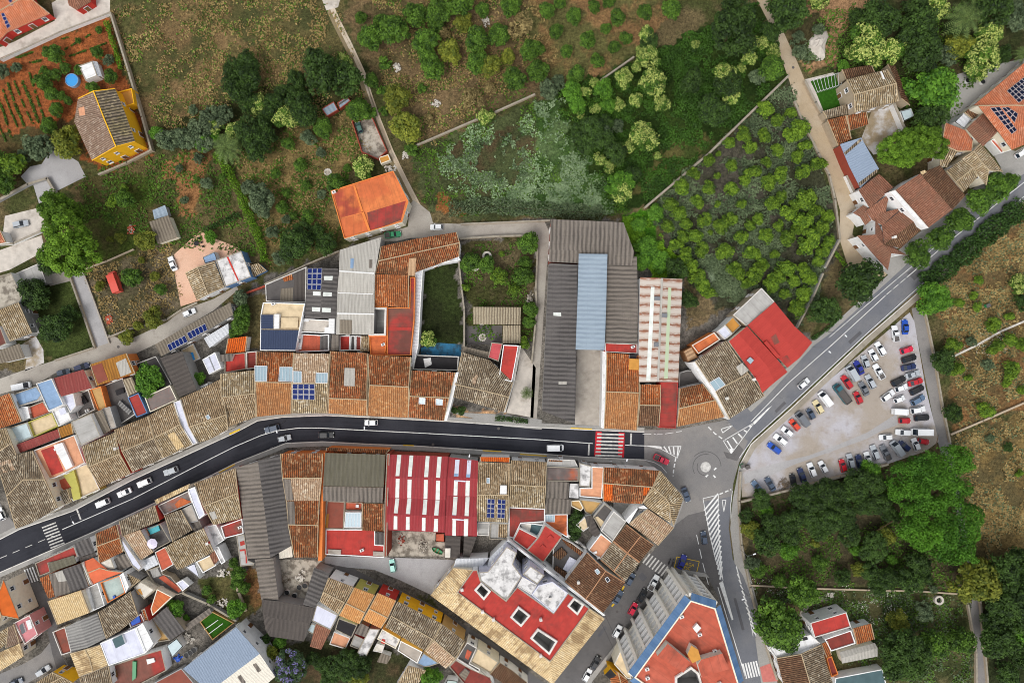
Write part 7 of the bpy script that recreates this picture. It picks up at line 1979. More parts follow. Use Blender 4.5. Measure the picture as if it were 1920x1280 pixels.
garden_wall('dark dry wall across the lower orchard', '130 770 400 785 740 795 1000 800 1210 815', .6, 'wstone', .35, 'wstone')
garden_wall('wall left of the lower asphalt lane', '1262 840 1310 1120 1312 1290', .9, 'wstone', .4)
garden_wall('wall right of the lower asphalt lane', '1278 540 1334 870 1372 1290', .9, 'wstone', .4)
view(200, 1000, 4.5714)
garden_wall('white-grey wall beside the tangled town garden', '650 510 860 600 1110 748', 1.6, 'wgrey', .5)
garden_wall('stone path wall between two town gardens', '1060 340 1130 500 1190 660', .5, 'wstone', .7, 'wstone')
view(0, 0, 1)
hedge('bright green climbing hedge beside the straw orchard', '403 284 420 312 436 340 450 366 460 395 472 422 486 455 494 490', 1.4, 2.4, 'f_hedge')
hedge('thin green hedge inside the long weathered garden wall', '196 38 206 70 216 100 223 128', .7, 1.8, 'f_hedge')
hedge('dark hedge between garden patio and clearing', '380 432 405 420 430 408 448 402', .9, 1.8, 'f_dkhedge')
hedge('broad dark hedge along the road to the upper right', '1736 534 1775 504 1820 468 1870 426 1925 384', 3.2, 2.4, 'f_dkhedge', 60, .36)
hedge('low hedge behind the pavement before the porch house', '928 784 960 786 990 790', .9, 1.2, 'f_dkhedge')
hedge('clipped hedge behind the roadside pavement near the grove tip', '1524 636 1548 620 1580 592', .6, 1.0, 'f_dkhedge')
hedge('narrow hedge at the end of the unsurfaced lane', '1566 472 1578 486 1586 498', .6, 1.0, 'f_hedge')
hedge('dark bramble bank below the unmown meadow', '840 390 900 384 960 388 1020 392 1080 396 1130 400', 2.4, 1.6, 'f_olive', 60, .25)
# ================================================================== trees
for k_, n_ in (('dk', 3), ('md', 3), ('gr', 3), ('ct', 4), ('ol', 3), ('yg', 3), ('dr', 2), ('bl', 4), ('pi', 2), ('ja', 1), ('sh', 3), ('ss', 2), ('bigdk', 2)):
 make_protos(k_, n_)
palm_proto()
MARKS += [(p, q) for p, q in [('yellow house', (205, 235)), ('blue round pool', (137, 152)), ('white pavilion', (168, 130)), ('pair of pines', (130, 430)), ('abandoned red van', (216, 528)),
 ('pink patio', (370, 480)), ('garden hut', (305, 425)), ('sandy clearing', (365, 310)), ('orange flat-roofed house', (690, 380)), ('rubble ruin', (690, 255)), ('red glass frames', (630, 198)),
 ('straw orchard hedge', (440, 350)), ('dirt track bend', (735, 285)), ('meadow wall', (840, 245)), ('striped pavilion', (930, 590)), ('green yard', (825, 570)), ('warehouse block', (1100, 410)),
 ('rusty metal roof', (1240, 530)), ('pale grove wall', (1345, 260)), ('unsurfaced lane', (1500, 200)), ('grove tip', (1560, 490)), ('grey flat roof', (1400, 560)), ('vivid green thicket', (1200, 440)),
 ('tan farmhouse', (1640, 165)), ('mottled farmyard', (1650, 235)), ('big orange roof', (1860, 220)), ('brown hall', (1735, 370)), ('car park entrance', (1395, 900)), ('brushwood heap', (1469, 907)),
 ('giant canopy', (1740, 930)), ('white stone well', (1758, 1124)), ('red-roofed cottage', (1560, 1165)), ('striped crossing', (1410, 1255)), ('asphalt lane', (1745, 700)), ('lower asphalt lane', (1835, 1160)),
 ('brown field wall', (1850, 790)), ('dark hedge', (1830, 460)), ('blue-grey hall', (430, 1220)), ('rubble yard', (560, 1090)), ('bottom edge', (700, 1280)), ('top edge', (900, 0)), ('upper right corner', (1920, 0)), ('olive orchard', (1090, 70)), ('long hatched island', (1340, 1010))]]
view(0, 0, 3.2)
trees('md', '320 325 60 595 182 22 470 245 18 588 318 36 665 460 42 390 408 32 265 430 30 265 500 50 310 560 42 340 660 45 366 575 28 330 450 36 412 606 26 300 760 50 560 530 36 480 420 30', 'green garden tree in the red earth garden', 'trees in the red earth garden')
trees('ol', '650 365 32 240 885 85 20 430 42 150 935 40 100 410 30', 'grey-green bush in the villa garden', 'grey-green bushes in the villa garden')
trees('yg', '410 860 92', 'dark brownish tree beside the grey drive', None)
trees('ct', '85 985 66', 'bright yellow-green tree at the left edge', None)
trees('md', '20 1030 42 40 1110 58 -20 960 60', 'dark green shrub at the left edge below the villas', 'shrubs at the left edge')
view(0, 380, 3.2)
trees('pi', '372 62 122 430 262 172', 'broad umbrella pine beside the rough plot', 'pair of umbrella pines')
trees('dk', '200 550 85 295 365 60 345 740 82 420 660 48 280 780 50 255 600 40', 'dense green tree in the walled lawn', 'trees of the walled lawn')
trees('gr', '895 1060 84', 'big round green tree in a dark town courtyard', None)
trees('md', '795 445 56 965 520 36', 'round dark shrub on the rough plot', 'round shrubs on the rough plot')
trees('yg', '880 230 62 920 690 62 720 210 30 600 500 30 850 345 20 930 440 30 760 805 42 830 740 30 660 220 20', 'yellow-green bush around the rough plot', 'bushes around the rough plot')
trees('gr', '1195 1050 38 1265 205 40', 'small bright green bush beside a small courtyard', 'small bright bushes by the courtyards')
view(200, 0, 3.2)
trees('dk', '1290 440 112 1425 475 105 1140 500 62 1060 560 52 1160 620 82 1190 690 70 860 620 62 800 540 82 780 430 78 840 400 72 835 490 82 870 800 92 905 880 82 945 800 72 1000 620 60 960 700 60', 'dense dark tree in the belt below the dry field', 'dark trees of the belt', hs=1.1)
trees('bl', '1430 375 46 1080 700 72 920 640 62 775 800 62 650 750 52 1030 680 40', 'tree with pale blossom in the belt below the dry field', 'pale blossoming trees of the belt')
trees('ol', '620 720 78 550 790 60 470 830 62 370 840 70 590 860 55 700 690 62', 'grey-green tree at the edge of the dry field', 'grey-green trees by the dry field')
trees('gr', '300 800 42 580 860 50 640 820 40', 'bright green bush near the sandy clearing', 'bright bushes near the clearing')
trees('pa', '715 880 92', 'dark palm beside the sandy clearing', None, 'palm_tree', 'palm')
trees('md', '1090 865 38 1300 770 62 1160 990 38 1015 1045 32 1195 1115 32 1080 1160 30 1055 1245 36 1445 1010 25 1380 1110 62 1510 660 66 120 1195 56 700 1060 22 545 1080 20', 'round green shrub in the straw orchard', 'round shrubs in the straw orchard')
trees('ol', '1215 825 46 1290 1165 30 1285 915 32 930 1190 82 850 1120 42 600 1100 36 465 1200 25 555 950 32 440 1010 25 520 660 30', 'grey-green shrub around the straw orchard', 'grey-green shrubs around the straw orchard')
trees('bl', '1540 1010 66', 'blossoming round tree beside the ochre hut', None)
trees('ct', '105 1130 26 40 1205 36', 'yellow-green shrub beneath the villa wall', 'yellow shrubs under the villa wall')
view(600, 0, 3.0476)
trees('md', '235 105 36 290 220 72 415 170 82 545 95 66 600 240 72 620 330 56 645 390 66 670 70 76 800 25 72 895 230 72 900 360 62 1020 205 62 1090 40 62 1200 290 56 1245 410 62 1115 455 62 300 465 42 930 60 42 660 150 40 350 130 50', 'dark green fruit tree in the upper orchard', 'fruit trees of the upper orchard')
trees('yg', '745 300 66 820 125 50 965 380 66 1075 330 46 440 570 76 495 725 86', 'yellowing fruit tree in the upper orchard', 'yellowing trees of the upper orchard')
trees('dr', '1150 140 72 870 570 62 710 190 36 620 680 30 970 510 36', 'bare dry tree in the upper orchard', 'bare trees of the upper orchard')
trees('bl', '945 670 46', 'pale yellow blossoming tree on the meadow wall', None)
trees('sh', '370 635 26 520 850 36 215 625 62 370 360 36 585 505 26 350 520 30 280 640 40', 'low green bush beside the dirt track', 'low bushes by the dirt track', 'shrub', 'shrub')
view(1000, 0, 3.0476)
trees('md', '75 60 46 345 40 37 235 95 46 480 100 46 130 185 40 310 230 46 415 165 33 190 300 37 365 350 40 245 425 46 460 275 37 530 220 37 640 70 46 790 50 55 430 10 37 20 280 44 30 400 53 150 20 35', 'round green tree in the orchard above the thicket', 'round trees of the orchard above the thicket')
trees('bigdk', '1140 165 135', 'huge dark round tree in the thicket', None)
trees('bl', '650 205 46 655 330 64 610 290 28 590 385 32 680 470 80 515 450 52 585 575 42 730 595 46 350 475 32 295 525 30 490 600 36 355 620 30 270 660 22 630 775 78 545 840 42 710 890 22 380 910 36 435 950 36 500 1095 64 925 255 26 1090 430 62 1130 550 52 1230 335 42 1300 245 42 1370 300 42 1185 390 26', 'tree with cream blossom in the green thicket', 'blossoming trees of the thicket')
trees('gr', '430 600 42 400 510 52 220 530 56 590 580 30 500 1050 70 250 600 50', 'bright green tree in the thicket', 'bright trees of the thicket')
trees('dk', '1030 630 78 900 470 62 340 730 66 400 800 66 300 820 56 470 880 62 560 1000 50 1110 480 80 1350 185 52 660 240 50 260 760 50 420 700 40 690 490 50', 'dark green tree in the thicket', 'dark trees of the thicket')
trees('ol', '1280 445 46 480 720 36 85 510 56 400 760 50 150 470 40', 'grey-green tree around the thicket', 'grey-green trees of the thicket')
trees('dk', '1440 50 92', 'dark broad tree on the lane at the top edge', None)
view(1160, 180, 2.909)
trees('ct', '795 75 45 865 135 35 940 95 30 680 215 42 790 220 35 715 280 38 600 255 32 985 185 50 930 220 35 1020 270 32 975 330 35 865 300 35 805 360 28 545 315 16 485 355 35 615 380 30 735 415 38 410 420 35 535 435 20 345 495 45 490 505 35 610 505 38 685 465 30 820 470 42 880 430 40 1005 415 38 1085 370 38 280 590 38 430 575 35 540 590 18 670 590 25 840 590 40 885 550 32 1015 560 58 960 600 32 325 640 38 265 710 35 365 695 32 470 675 38 555 710 42 610 670 38 760 670 32 715 705 30 925 640 40 1070 625 38 1010 680 48 975 725 35 870 710 30 1100 720 45 415 760 38 350 770 32 310 810 35 455 835 38 500 745 14 670 770 35 800 765 38 920 775 45 1040 790 58 1145 795 35 1115 845 38 360 875 42 580 850 45 725 855 40 850 865 25 400 930 38 430 985 42 460 1030 38 490 1075 35 640 950 45 745 965 50 780 915 38 700 1020 32 830 1025 48 870 980 40 915 935 45 950 1010 35 1010 955 38 1045 1000 38 1010 1080 42 905 1080 30 970 1160 45 990 850 20 1085 900 30 1140 660 35', 'yellow-green citrus tree in the walled grove', 'citrus trees of the walled grove', 'citrus_tree')
trees('dk', '310 950 56 380 1110 46', 'dark bush beside the rusty metal roof', 'dark bushes by the rusty roof')
trees('gr', '200 640 45 110 700 40 150 820 60 230 900 55 130 900 50', 'vivid green bush in the wild strip beside the warehouse', 'vivid bushes beside the warehouse', 'shrub', 'shrub', .7)
view(1360, 820, 2.782)
trees('dk', '185 325 52 105 405 36 235 450 56 210 545 66 400 300 62 430 360 52 340 430 62 330 500 56 530 270 62 480 330 52 450 440 52 500 480 56 550 430 62 620 400 56 640 500 56 690 230 66 640 280 56 780 240 56 730 360 56 800 340 52 605 725 42 760 700 52 840 730 56 950 745 66 1000 660 62 1035 720 42 800 760 56 560 340 50 700 300 45 860 400 45', 'dark evergreen tree in the orchard below the car park', 'evergreens below the car park')
trees('gr', '330 590 46 215 380 32 760 170 48 865 635 28 680 590 26', 'bright green tree in the orchard below the car park', 'bright trees below the car park')
trees('bigdk', '780 575 74 935 1130 130', 'large round dark tree in the south orchard', 'large round dark trees')
trees('yg', '130 480 46 560 320 22 900 950 56 470 550 22 690 680 40 830 520 50', 'yellowish bush in the orchard below the car park', 'yellowish bushes below the car park')
trees('md', '490 655 40 400 800 78 280 745 36 270 970 108 1070 1070 76 1225 1055 72 310 1050 60 170 690 40', 'leafy tree in the south orchard near the cottages', 'leafy trees near the cottages')
trees('ol', '1030 905 48 1085 790 22 140 650 40', 'grey-green bush in the south orchard', 'grey-green bushes of the south orchard')
trees('yg', '1295 750 112', 'olive-yellow pine over the lower asphalt lane', None)
trees('dk', '1450 700 92 1530 650 72 1500 820 92 1420 880 72 1530 930 82 1420 1060 82 1530 1120 62 1470 1240 62 1400 960 60 1560 760 80', 'dark tree of the wood at the right edge', 'trees of the wood at the right edge', hs=1.1)
trees('gr', '1500 1030 62 1480 960 50', 'bright tree of the wood at the right edge', 'bright trees of the wood at the right edge')
view(1660, 480, 3.0476)
trees('ct', '530 140 26 505 225 24 525 290 26 615 390 42 710 345 24 375 510 42 630 520 40 710 475 36 400 645 42 715 650 46 690 725 24 575 880 46 780 510 36 780 765 26 420 265 28 475 695 22 765 1240 20', 'small green tree in the brown field', 'small trees of the brown field')
trees('dk', '335 600 62 385 895 52 785 270 46 700 1090 26', 'dark bush at the edge of the brown field', 'dark bushes of the brown field')
trees('ol', '488 490 30 600 1040 26 580 620 34', 'grey ball-shaped bush in the brown field', 'grey bushes of the brown field')
trees('bl', '780 160 56', 'pale blossoming tree at the right edge of the brown field', None)
trees('gr', '265 235 82 310 260 62', 'rounded tree beside the gate of the asphalt lane', 'rounded trees by the lane gate')
view(1520, 280, 3.5556)
G3 = 'street trees along the road to the upper right'
for x_, y_, r_, lab in ((1240, 250, 82, 'round street tree uppermost along the road'), (1310, 220, 60, 'street tree merging with the uppermost one by the lamp'), (1115, 350, 72, 'round street tree below the uppermost pair'), (990, 475, 77, 'round street tree in the middle before the brown hall'),
      (865, 590, 74, 'round street tree before the white upstand wall'), (710, 700, 74, 'round street tree lowest beside the hipped wing')):
 trees('md', f'{x_} {y_} {r_ * 1.1}', lab, G3, 'street_tree')
trees('dk', '325 880 128', 'big dark ball tree beside the road at the lane mouth', None)
trees('dk', '90 1080 92', 'second dark ball tree in the triangular roadside garden', None)
view(1440, 0, 3.5556)
trees('dk', '130 80 112 740 120 112 1000 200 122 1030 360 122 980 80 92 1470 80 112 1080 790 92 600 120 60 1560 370 52 1240 180 60', 'dark tall tree in the wooded farm garden', 'dark trees of the farm garden', hs=1.15)
trees('bl', '660 290 112 560 350 52 820 350 82 700 380 72 1100 50 92 1460 240 92 1430 370 102 1380 460 72 330 15 62', 'cream blossoming tree in the wooded farm garden', 'blossoming trees of the farm garden')
trees('pa', '1310 130 115 1700 360 55', 'palm in the wooded farm garden', 'palms of the farm garden', 'palm_tree', 'palm')
trees('yg', '1270 310 82 1250 250 50', 'yellow-green tree in the wooded farm garden', 'yellow-green trees of the farm garden')
trees('ol', '1200 370 72 1640 110 92 20 210 52 200 240 40 210 350 50 330 200 40', 'grey-green tree around the wooded farm garden', 'grey-green trees of the farm garden')
trees('gr', '1120 600 145 905 575 52 500 440 40', 'light green tree beside the tan farmhouse', 'light green trees by the farmhouse')
trees('pi', '850 1010 118 960 960 125 1075 960 112', 'feathery dark pine overhanging the roadside roofs', 'feathery pines over the roofs')
trees('md', '20 460 84', 'leafy tree at the thicket corner by the unsurfaced lane', None)
view(380, 380, 3.2)
trees('dk', '560 240 92 600 180 60 520 290 60 740 250 60 690 180 45', 'dark thicket tree above the dark yard roofs', 'thicket trees above the yard roofs')
trees('md', '545 80 26 635 85 44 235 660 52 230 730 52 190 780 32 480 30 32', 'green shrub in the gardens above the town', 'shrubs in the gardens above the town')
trees('ol', '505 100 30 360 20 62 230 570 48 420 180 40 460 330 40', 'grey-green ball bush above the town', 'grey-green ball bushes above the town')
trees('sh', '470 622 13 508 626 14 548 626 13', 'potted shrub on the beige roof terrace', 'potted shrubs on the beige terrace', 'potted_plant', 'plant', 1)
view(700, 380, 3.2)
trees('md', '680 370 52 590 350 52 900 440 56 930 240 62 910 360 42 945 640 46 935 715 36 560 380 40', 'green tree in the planted garden beside the track', 'trees of the planted garden')
trees('ct', '755 445 50 840 520 36 555 510 26 905 840 32 770 305 18', 'light green bush in the planted garden', 'light bushes of the planted garden')
trees('bl', '330 820 48', 'pale blossoming tree in the walled green yard', None)
trees('pa', '920 1140 40', 'little banana-leaved palm on the pale drive', None, 'palm_tree', 'palm')
trees('dk', '485 1245 22 530 1245 26', 'round clipped bush by the orange porch', 'clipped bushes by the porch', 'shrub', 'shrub')
view(200, 1000, 4.5714)
trees('gr', '1110 640 78 600 640 62 680 720 28 560 600 40', 'green tree in the tangled town gardens', 'trees of the tangled gardens')
trees('md', '1130 340 62 1120 420 52 1180 460 52 1090 250 40 860 480 40 900 560 40', 'dark bush beside the garden path wall', 'bushes by the garden path wall')
view(420, 980, 4.2667)
trees('ja', '530 1150 135', 'tall jacaranda with violet blossom at the bottom edge', None)
trees('yg', '370 1040 68 1080 1230 72', 'yellow-green tree behind the dark shed', 'yellow-green trees behind the dark shed')
trees('dk', '720 1090 58 790 1140 62 900 1130 82 1000 1080 82 1000 1180 82 1100 1130 82 330 930 42 850 1230 70', 'dark leafy tree in the bottom garden', 'dark trees of the bottom garden')
trees('gr', '450 945 52', 'bright bush at the foot of the dark three-band shed', None)
view(620, 1000, 4.5714)
trees('gr', '860 1220 82', 'round green tree below the dark tan row', None)
view(940, 820, 3.5556)
trees('dk', '500 560 62 490 640 46', 'dark tree shut in by the corner block', 'dark trees of the corner block')
trees('sh', '460 755 18 405 840 16', 'potted shrub in the small brown yard', 'potted shrubs of the brown yard', 'potted_plant', 'plant')
# one giant spreading canopy beside the car park
def giant_canopy():
 view(1360, 820, 2.782)
 hz = 7.0; poly = [at(p, hz) for p in nums('850 150 980 90 1120 30 1225 18 1250 120 1270 260 1285 400 1278 520 1262 610 1190 640 1120 640 1040 580 960 560 900 500 890 420 870 330 835 220')]
 P2 = [(p.x, p.y) for p in poly]; cen = sum(poly, Vector()) / len(poly); base = Vector((cen.x, cen.y, 0))
 x0, x1 = min(p[0] for p in P2), max(p[0] for p in P2); y0, y1 = min(p[1] for p in P2), max(p[1] for p in P2)
 m = 46000; X = RNG.uniform(x0, x1, m); Y = RNG.uniform(y0, y1, m)
 jx = (vnoise(X, Y, 3, 41) - .5) * 4; jy = (vnoise(X, Y, 3, 42) - .5) * 4
 k = poly_mask(X + jx, Y + jy, P2); X, Y = X[k], Y[k]
 dx, dy = (X - cen.x) / 36, (Y - cen.y) / 46
 lump = vnoise(X, Y, 5.5, 43) * 4.5 + vnoise(X, Y, 2.4, 44) * 2.6
 kp = vnoise(X, Y, 2.4, 44) * .6 + vnoise(X, Y, 5.5, 43) * .4 + RNG.uniform(-.1, .1, len(X)) > .33
 X, Y, lump = X[kp], Y[kp], lump[kp]; dx, dy = (X - cen.x) / 36, (Y - cen.y) / 46
 Zt = 7.6 - 3.2 * (dx * dx + dy * dy) + lump
 P = np.stack([X, Y, Zt - RNG.uniform(0, 1, len(X)) ** 2 * 3.5], 1) - np.array(base)
 N = rnd_dirs(len(P)) * .7; N[:, 2] += .6; N /= np.linalg.norm(N, axis=1, keepdims=True)
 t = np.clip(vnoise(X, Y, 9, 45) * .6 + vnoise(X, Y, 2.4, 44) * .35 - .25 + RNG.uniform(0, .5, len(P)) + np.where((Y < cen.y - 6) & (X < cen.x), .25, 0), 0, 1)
 root = empty('tree', base); tag(root, 'giant spreading green canopy beside the car park corner', 'tree')
 o = bpy.data.objects.new('crown', leaf_mesh('crown', P, N, .3, t, 'f_canopy')); COL.objects.link(o); o.parent = root
 tb = MB(); tb.tube([(base.x, base.y, 0), (base.x + .3, base.y, 3), (base.x, base.y + .3, 6)], [.9, .7, .4], 'bark', 9)
 for k in range(9):
  a = k * .7; r_ = 8 + 4 * (k % 3)
  tb.tube([(base.x, base.y, 2.5), (base.x + math.cos(a) * r_ * .5, base.y + math.sin(a) * r_ * .6, 4.6), (base.x + math.cos(a) * r_, base.y + math.sin(a) * r_ * 1.3, 5.6)], [.4, .25, .08], 'bark', 6)
 tb.build('trunk', root, base)
giant_canopy()
label_trees()
for pl in PROTO.values():
 for root, parts in pl:
  for p_, _ in parts:
   bpy.data.objects.remove(p_)
  bpy.data.objects.remove(root)
# ================================================================== weeds and rough ground
view(0, 0, 1)
ground_cover('dry_weeds', ['205 20 612 -40 690 190 655 240 300 240 240 140', '440 290 690 195 700 300 620 350 640 450 500 505', '690 -40 990 -40 1045 110 775 285 690 130', '160 505 312 450 350 560 212 636'], 36000, .34, 'f_straw', .3)
ground_cover('field_weeds', ['205 20 612 -40 690 190 655 240 300 240 240 140', '690 -40 980 -40 1000 175 775 285 690 130'], 12000, .32, 'f_mid', .3)
ground_cover('weeds', ['245 290 400 282 480 480 300 460 140 400 165 330', '430 290 690 195 640 450 500 505', '775 290 1000 185 1150 180 1180 400 870 405 800 385', '870 455 985 445 1000 640 880 640', '1390 945 1660 880 1800 1060 1820 1280 1650 1280 1420 1110', '1500 20 1900 0 1780 250 1700 240 1690 150 1505 125'], 46000, .36, 'f_mid', .4)
ground_cover('tall_grass', ['1040 165 1140 140 1420 0 1475 148 1215 385 1130 395 1070 260'], 46000, .34, 'f_grass', .7)
ground_cover('bright_grass', ['1168 402 1216 392 1240 440 1288 500 1285 520 1222 518 1186 472'], 14000, .3, 'f_hedge', .6)
ground_cover('pale_weeds', ['1000 190 1045 184 1078 250 1122 330 1150 396 1030 402 1012 380 1060 350 1030 250', '950 400 960 350 1060 340 1140 390 1120 402'], 11000, .36, 'f_pale', .5)
ground_cover('pale_weeds', ['820 300 880 240 1000 215 1040 300 1000 370 900 385 840 350'], 6000, .34, 'f_pale', .4)
ground_cover('white_flowers', ['1560 1095 1680 1100 1700 1160 1620 1170', '1400 1080 1480 1090 1470 1120 1410 1120', '1800 640 1880 620 1890 650 1810 670'], 1100, .16, 'f_blossom', .5)
ground_cover('grey_weeds', ['1480 150 1572 400 1560 490 1490 610 1420 545 1320 540 1240 430 1215 390', '1320 455 1400 545 1370 570 1330 540', '1480 60 1530 60 1540 110 1500 120', '830 300 980 240 1000 330 900 360'], 46000, .34, 'f_olive', .45)
ground_cover('straw', ['1740 548 1925 380 1925 745 1792 810 1772 620', '1790 818 1925 770 1925 1000 1860 1070 1822 1000'], 30000, .36, 'f_straw', .3)
ground_cover('scrub', ['1740 548 1925 380 1925 745 1792 810 1772 620', '1790 818 1925 770 1925 1000 1860 1070 1822 1000', '1415 1105 1650 1100 1820 1110 1828 1280 1640 1280'], 20000, .3, 'f_olive', .35)
# vegetable rows in the red garden
def crop(label_rows):
 for spec, w, mat in label_rows:
  pts = nums(spec); P = []
  for a, b in zip(pts, pts[1:]):
   L = math.hypot(b[0] - a[0], b[1] - a[1]); n = int(L * 9); t = RNG.uniform(0, 1, n); j = RNG.normal(0, w, (n, 2))
   keep = vnoise(a[0] + (b[0] - a[0]) * t, a[1] + (b[1] - a[1]) * t, 4, 61) > .33
   P.append(np.stack([(a[0] + (b[0] - a[0]) * t + j[:, 0] - 960) * S, (640 - (a[1] + (b[1] - a[1]) * t + j[:, 1])) * S, RNG.uniform(.05, .4, n)], 1)[keep])
  yield np.vstack(P), mat
view(0, 0, 3.2)
rows = [('50 500 90 620 150 760', 1.2, 0), ('90 490 140 620 200 745', .8, 0), ('130 480 180 590 235 735', 1.6, 0), ('180 440 215 560 270 720', .9, 0), ('-20 560 20 660 70 825', 1.0, 0), ('20 540 60 650 120 790', .7, 0), ('-40 620 -10 740 40 850', .7, 0), ('100 350 200 315', 1.0, 0), ('180 380 250 365', 1.1, 0), ('350 245 410 228', .9, 0), ('420 340 560 290 640 262', .7, 0), ('390 300 560 200', .7, 0), ('60 420 130 395', 1.4, 0)]
PP = np.vstack([p for p, _ in crop(rows)]); NN = rnd_dirs(len(PP)); NN[:, 2] = abs(NN[:, 2]) + .4; NN /= np.linalg.norm(NN, axis=1, keepdims=True)
o = bpy.data.objects.new('vegetable_crop', leaf_mesh('vegetable_crop', PP, NN, .2, RNG.uniform(0, .8, len(PP)), 'f_mid')); COL.objects.link(o); struct(o, 'stuff')
# ================================================================== smaller things
def disc_thing(name, label, cat, x, y, build, z=0.0, group=None):
 p = at(fp(x, y), z + .5); root = empty(name, (p.x, p.y, z)); tag(root, label, cat, group); build(root, Vector((p.x, p.y, z))); return root
def pool(root, p):
 w = MB(); w.lathe(p, [(2.0, 0), (2.0, 1.15), (1.85, 1.2), (1.8, 1.0), (1.8, .95)], 'blueflat', 32, cap=False); w.build('pool_wall', root, p)
 q = MB(); q.lathe(p, [(1.82, .98), (.02, .985)], 'water', 32); q.build('water', root, p)
def parasol(root, p):
 m = MB(); R = 1.55; top = p + Vector((0, 0, 2.7)); pr = []
 for k in range(8):
  a = k * .7854 + .2; pr.append(p + Vector((math.cos(a) * R, math.sin(a) * R, 2.2)))
 for k in range(8):
  m.face([pr[k], pr[(k + 1) % 8], top], 'parasol')
 m.build('canopy', root, p); t = MB(); t.tube([p, p + Vector((0, 0, 2.7))], .04, 'metalgrey', 6); t.build('pole', root, p)
 b = MB(); b.lathe(p, [(.35, 0), (.3, .1)], 'dkgrey', 12); b.build('base', root, p)
def well(root, p):
 w = MB(); w.lathe(p, [(1.4, 0), (1.4, .9), (.8, .9), (.8, .2)], 'rock', 20, cap=False); w.build('well_ring', root, p)
 q = MB(); q.lathe(p, [(.82, .25), (.02, .26)], 'dark', 20); q.build('well_water', root, p)
def heap(mat, R=1.5, n=60):
 def f(root, p):
  m = MB(); rg = random.Random(int(p.x * 7 + p.y))
  for k in range(max(n, 36)):
   a = rg.uniform(0, 6.28); r = R * rg.random() ** .7 * (1 + .35 * math.sin(2 * a + p.x)); z = max(0, (1 - r / R)) * R * .4
   c_ = p + Vector((math.cos(a) * r, math.sin(a) * r, z + .06)); q = Vector((rg.uniform(-1, 1), rg.uniform(-1, 1), rg.uniform(-.3, .3)))
   if mat == 'brush':
    d = q.normalized() * rg.uniform(.3, .8); m.tube([c_ - d, c_ + d], [.06, .03], mat, 5)
   else:
    m.box(c_, (rg.uniform(.12, .38), rg.uniform(.1, .26), rg.uniform(.06, .2)), mat if rg.random() < .75 else 'concrete', ax=q)
  m.build('pile', root, p)
 return f
def fire_ring(root, p):
 m = MB()
 for k in range(12):
  a = k * .5236; c_ = p + Vector((math.cos(a) * .95, math.sin(a) * .95, .15)); m.lathe(c_ - Vector((0, 0, .15)), [(.28, 0), (.25, .25), (.1, .32)], 'rock', 7)
 m.build('stone', root, p); a_ = MB(); a_.lathe(p, [(.8, .06), (.1, .12)], 'rubble', 14); a_.build('ash', root, p)
def table(root, p):
 t = MB(); t.lathe(p, [(.75, .72), (.75, .77), (.02, .775)], 'dark', 18); t.build('tabletop', root, p)
 l = MB(); l.tube([p, p + Vector((0, 0, .72))], .06, 'dark', 8); l.build('leg', root, p)
def chair_(root, p):
 s_ = MB(); s_.box(p + Vector((0, 0, .44)), (.26, .26, .04), 'dark'); s_.build('seat', root, p)
 b = MB(); b.box(p + Vector((.25, 0, .7)), (.03, .26, .26), 'dark'); b.build('backrest', root, p)
 for sx in (-.22, .22):
  for sy in (-.22, .22):
   l = MB(); l.box(p + Vector((sx, sy, .21)), (.025, .025, .21), 'dark'); l.build('leg', root, p)
def barrel(root, p):
 m = MB(); m.lathe(p, [(.75, 0), (.8, .5), (.75, 1.0)], 'boxwhite', 18, cap=False); m.build('tub', root, p)
 q = MB(); q.lathe(p, [(.74, .8), (.02, .8)], 'dark', 18); q.build('content', root, p)
view(0, 0, 3.2)
disc_thing('round_pool', 'round blue garden pool beside the white pavilion', 'pool', 438, 486, pool)
view(180, 840, 4)
disc_thing('parasol', 'pale lavender parasol on the dark roof terrace', 'parasol', 445, 702, parasol, 5.1)
view(1360, 820, 2.782)
disc_thing('stone_well', 'round white stone well in the south orchard', 'well', 1112, 846, well)
disc_thing('boulder', 'pale round boulder at the end of the curved garden path', 'rock', 552, 822, heap('rock', .9, 0))
view(1380, 580, 3.657)
disc_thing('brushwood_heap', 'heap of grey brushwood in the car park', 'brushwood', 326, 1200, heap('brush', 1.9, 90))
view(200, 0, 3.2)
disc_thing('fire_ring', 'ring of grey stones in the straw orchard', 'fire ring', 1325, 1032, fire_ring)
view(700, 380, 3.2)
disc_thing('fire_ring', 'round stone fire ring on the pavilion patio', 'fire ring', 655, 808, fire_ring)
disc_thing('planter', 'stone planter ring near the pale garden wall', 'planter', 682, 320, well); disc_thing('planter', 'stone planter ring beside the white yard wall', 'planter', 610, 382, well)
disc_thing('rubble_heap', 'heap of coloured rubbish beside the garden wall', 'rubbish', 940, 575, heap('rubble', 1.3, 40))
view(600, 0, 3.0476)
for x_, y_, lab in ((442, 388, 'pale ash heap among the orchard stumps'), (945, 115, 'pale rubble heap between upper orchard rows'), (664, 590, 'grey rubble heap near the straight meadow wall'), (400, 962, 'white rubbish heap behind the orange flat-roofed house'), (488, 880, 'white rubble heap beside the dirt track')):
 disc_thing('rubble_heap', lab, 'rubble', x_, y_, heap('rock', 1.4, 30))
view(1440, 0, 3.5556)
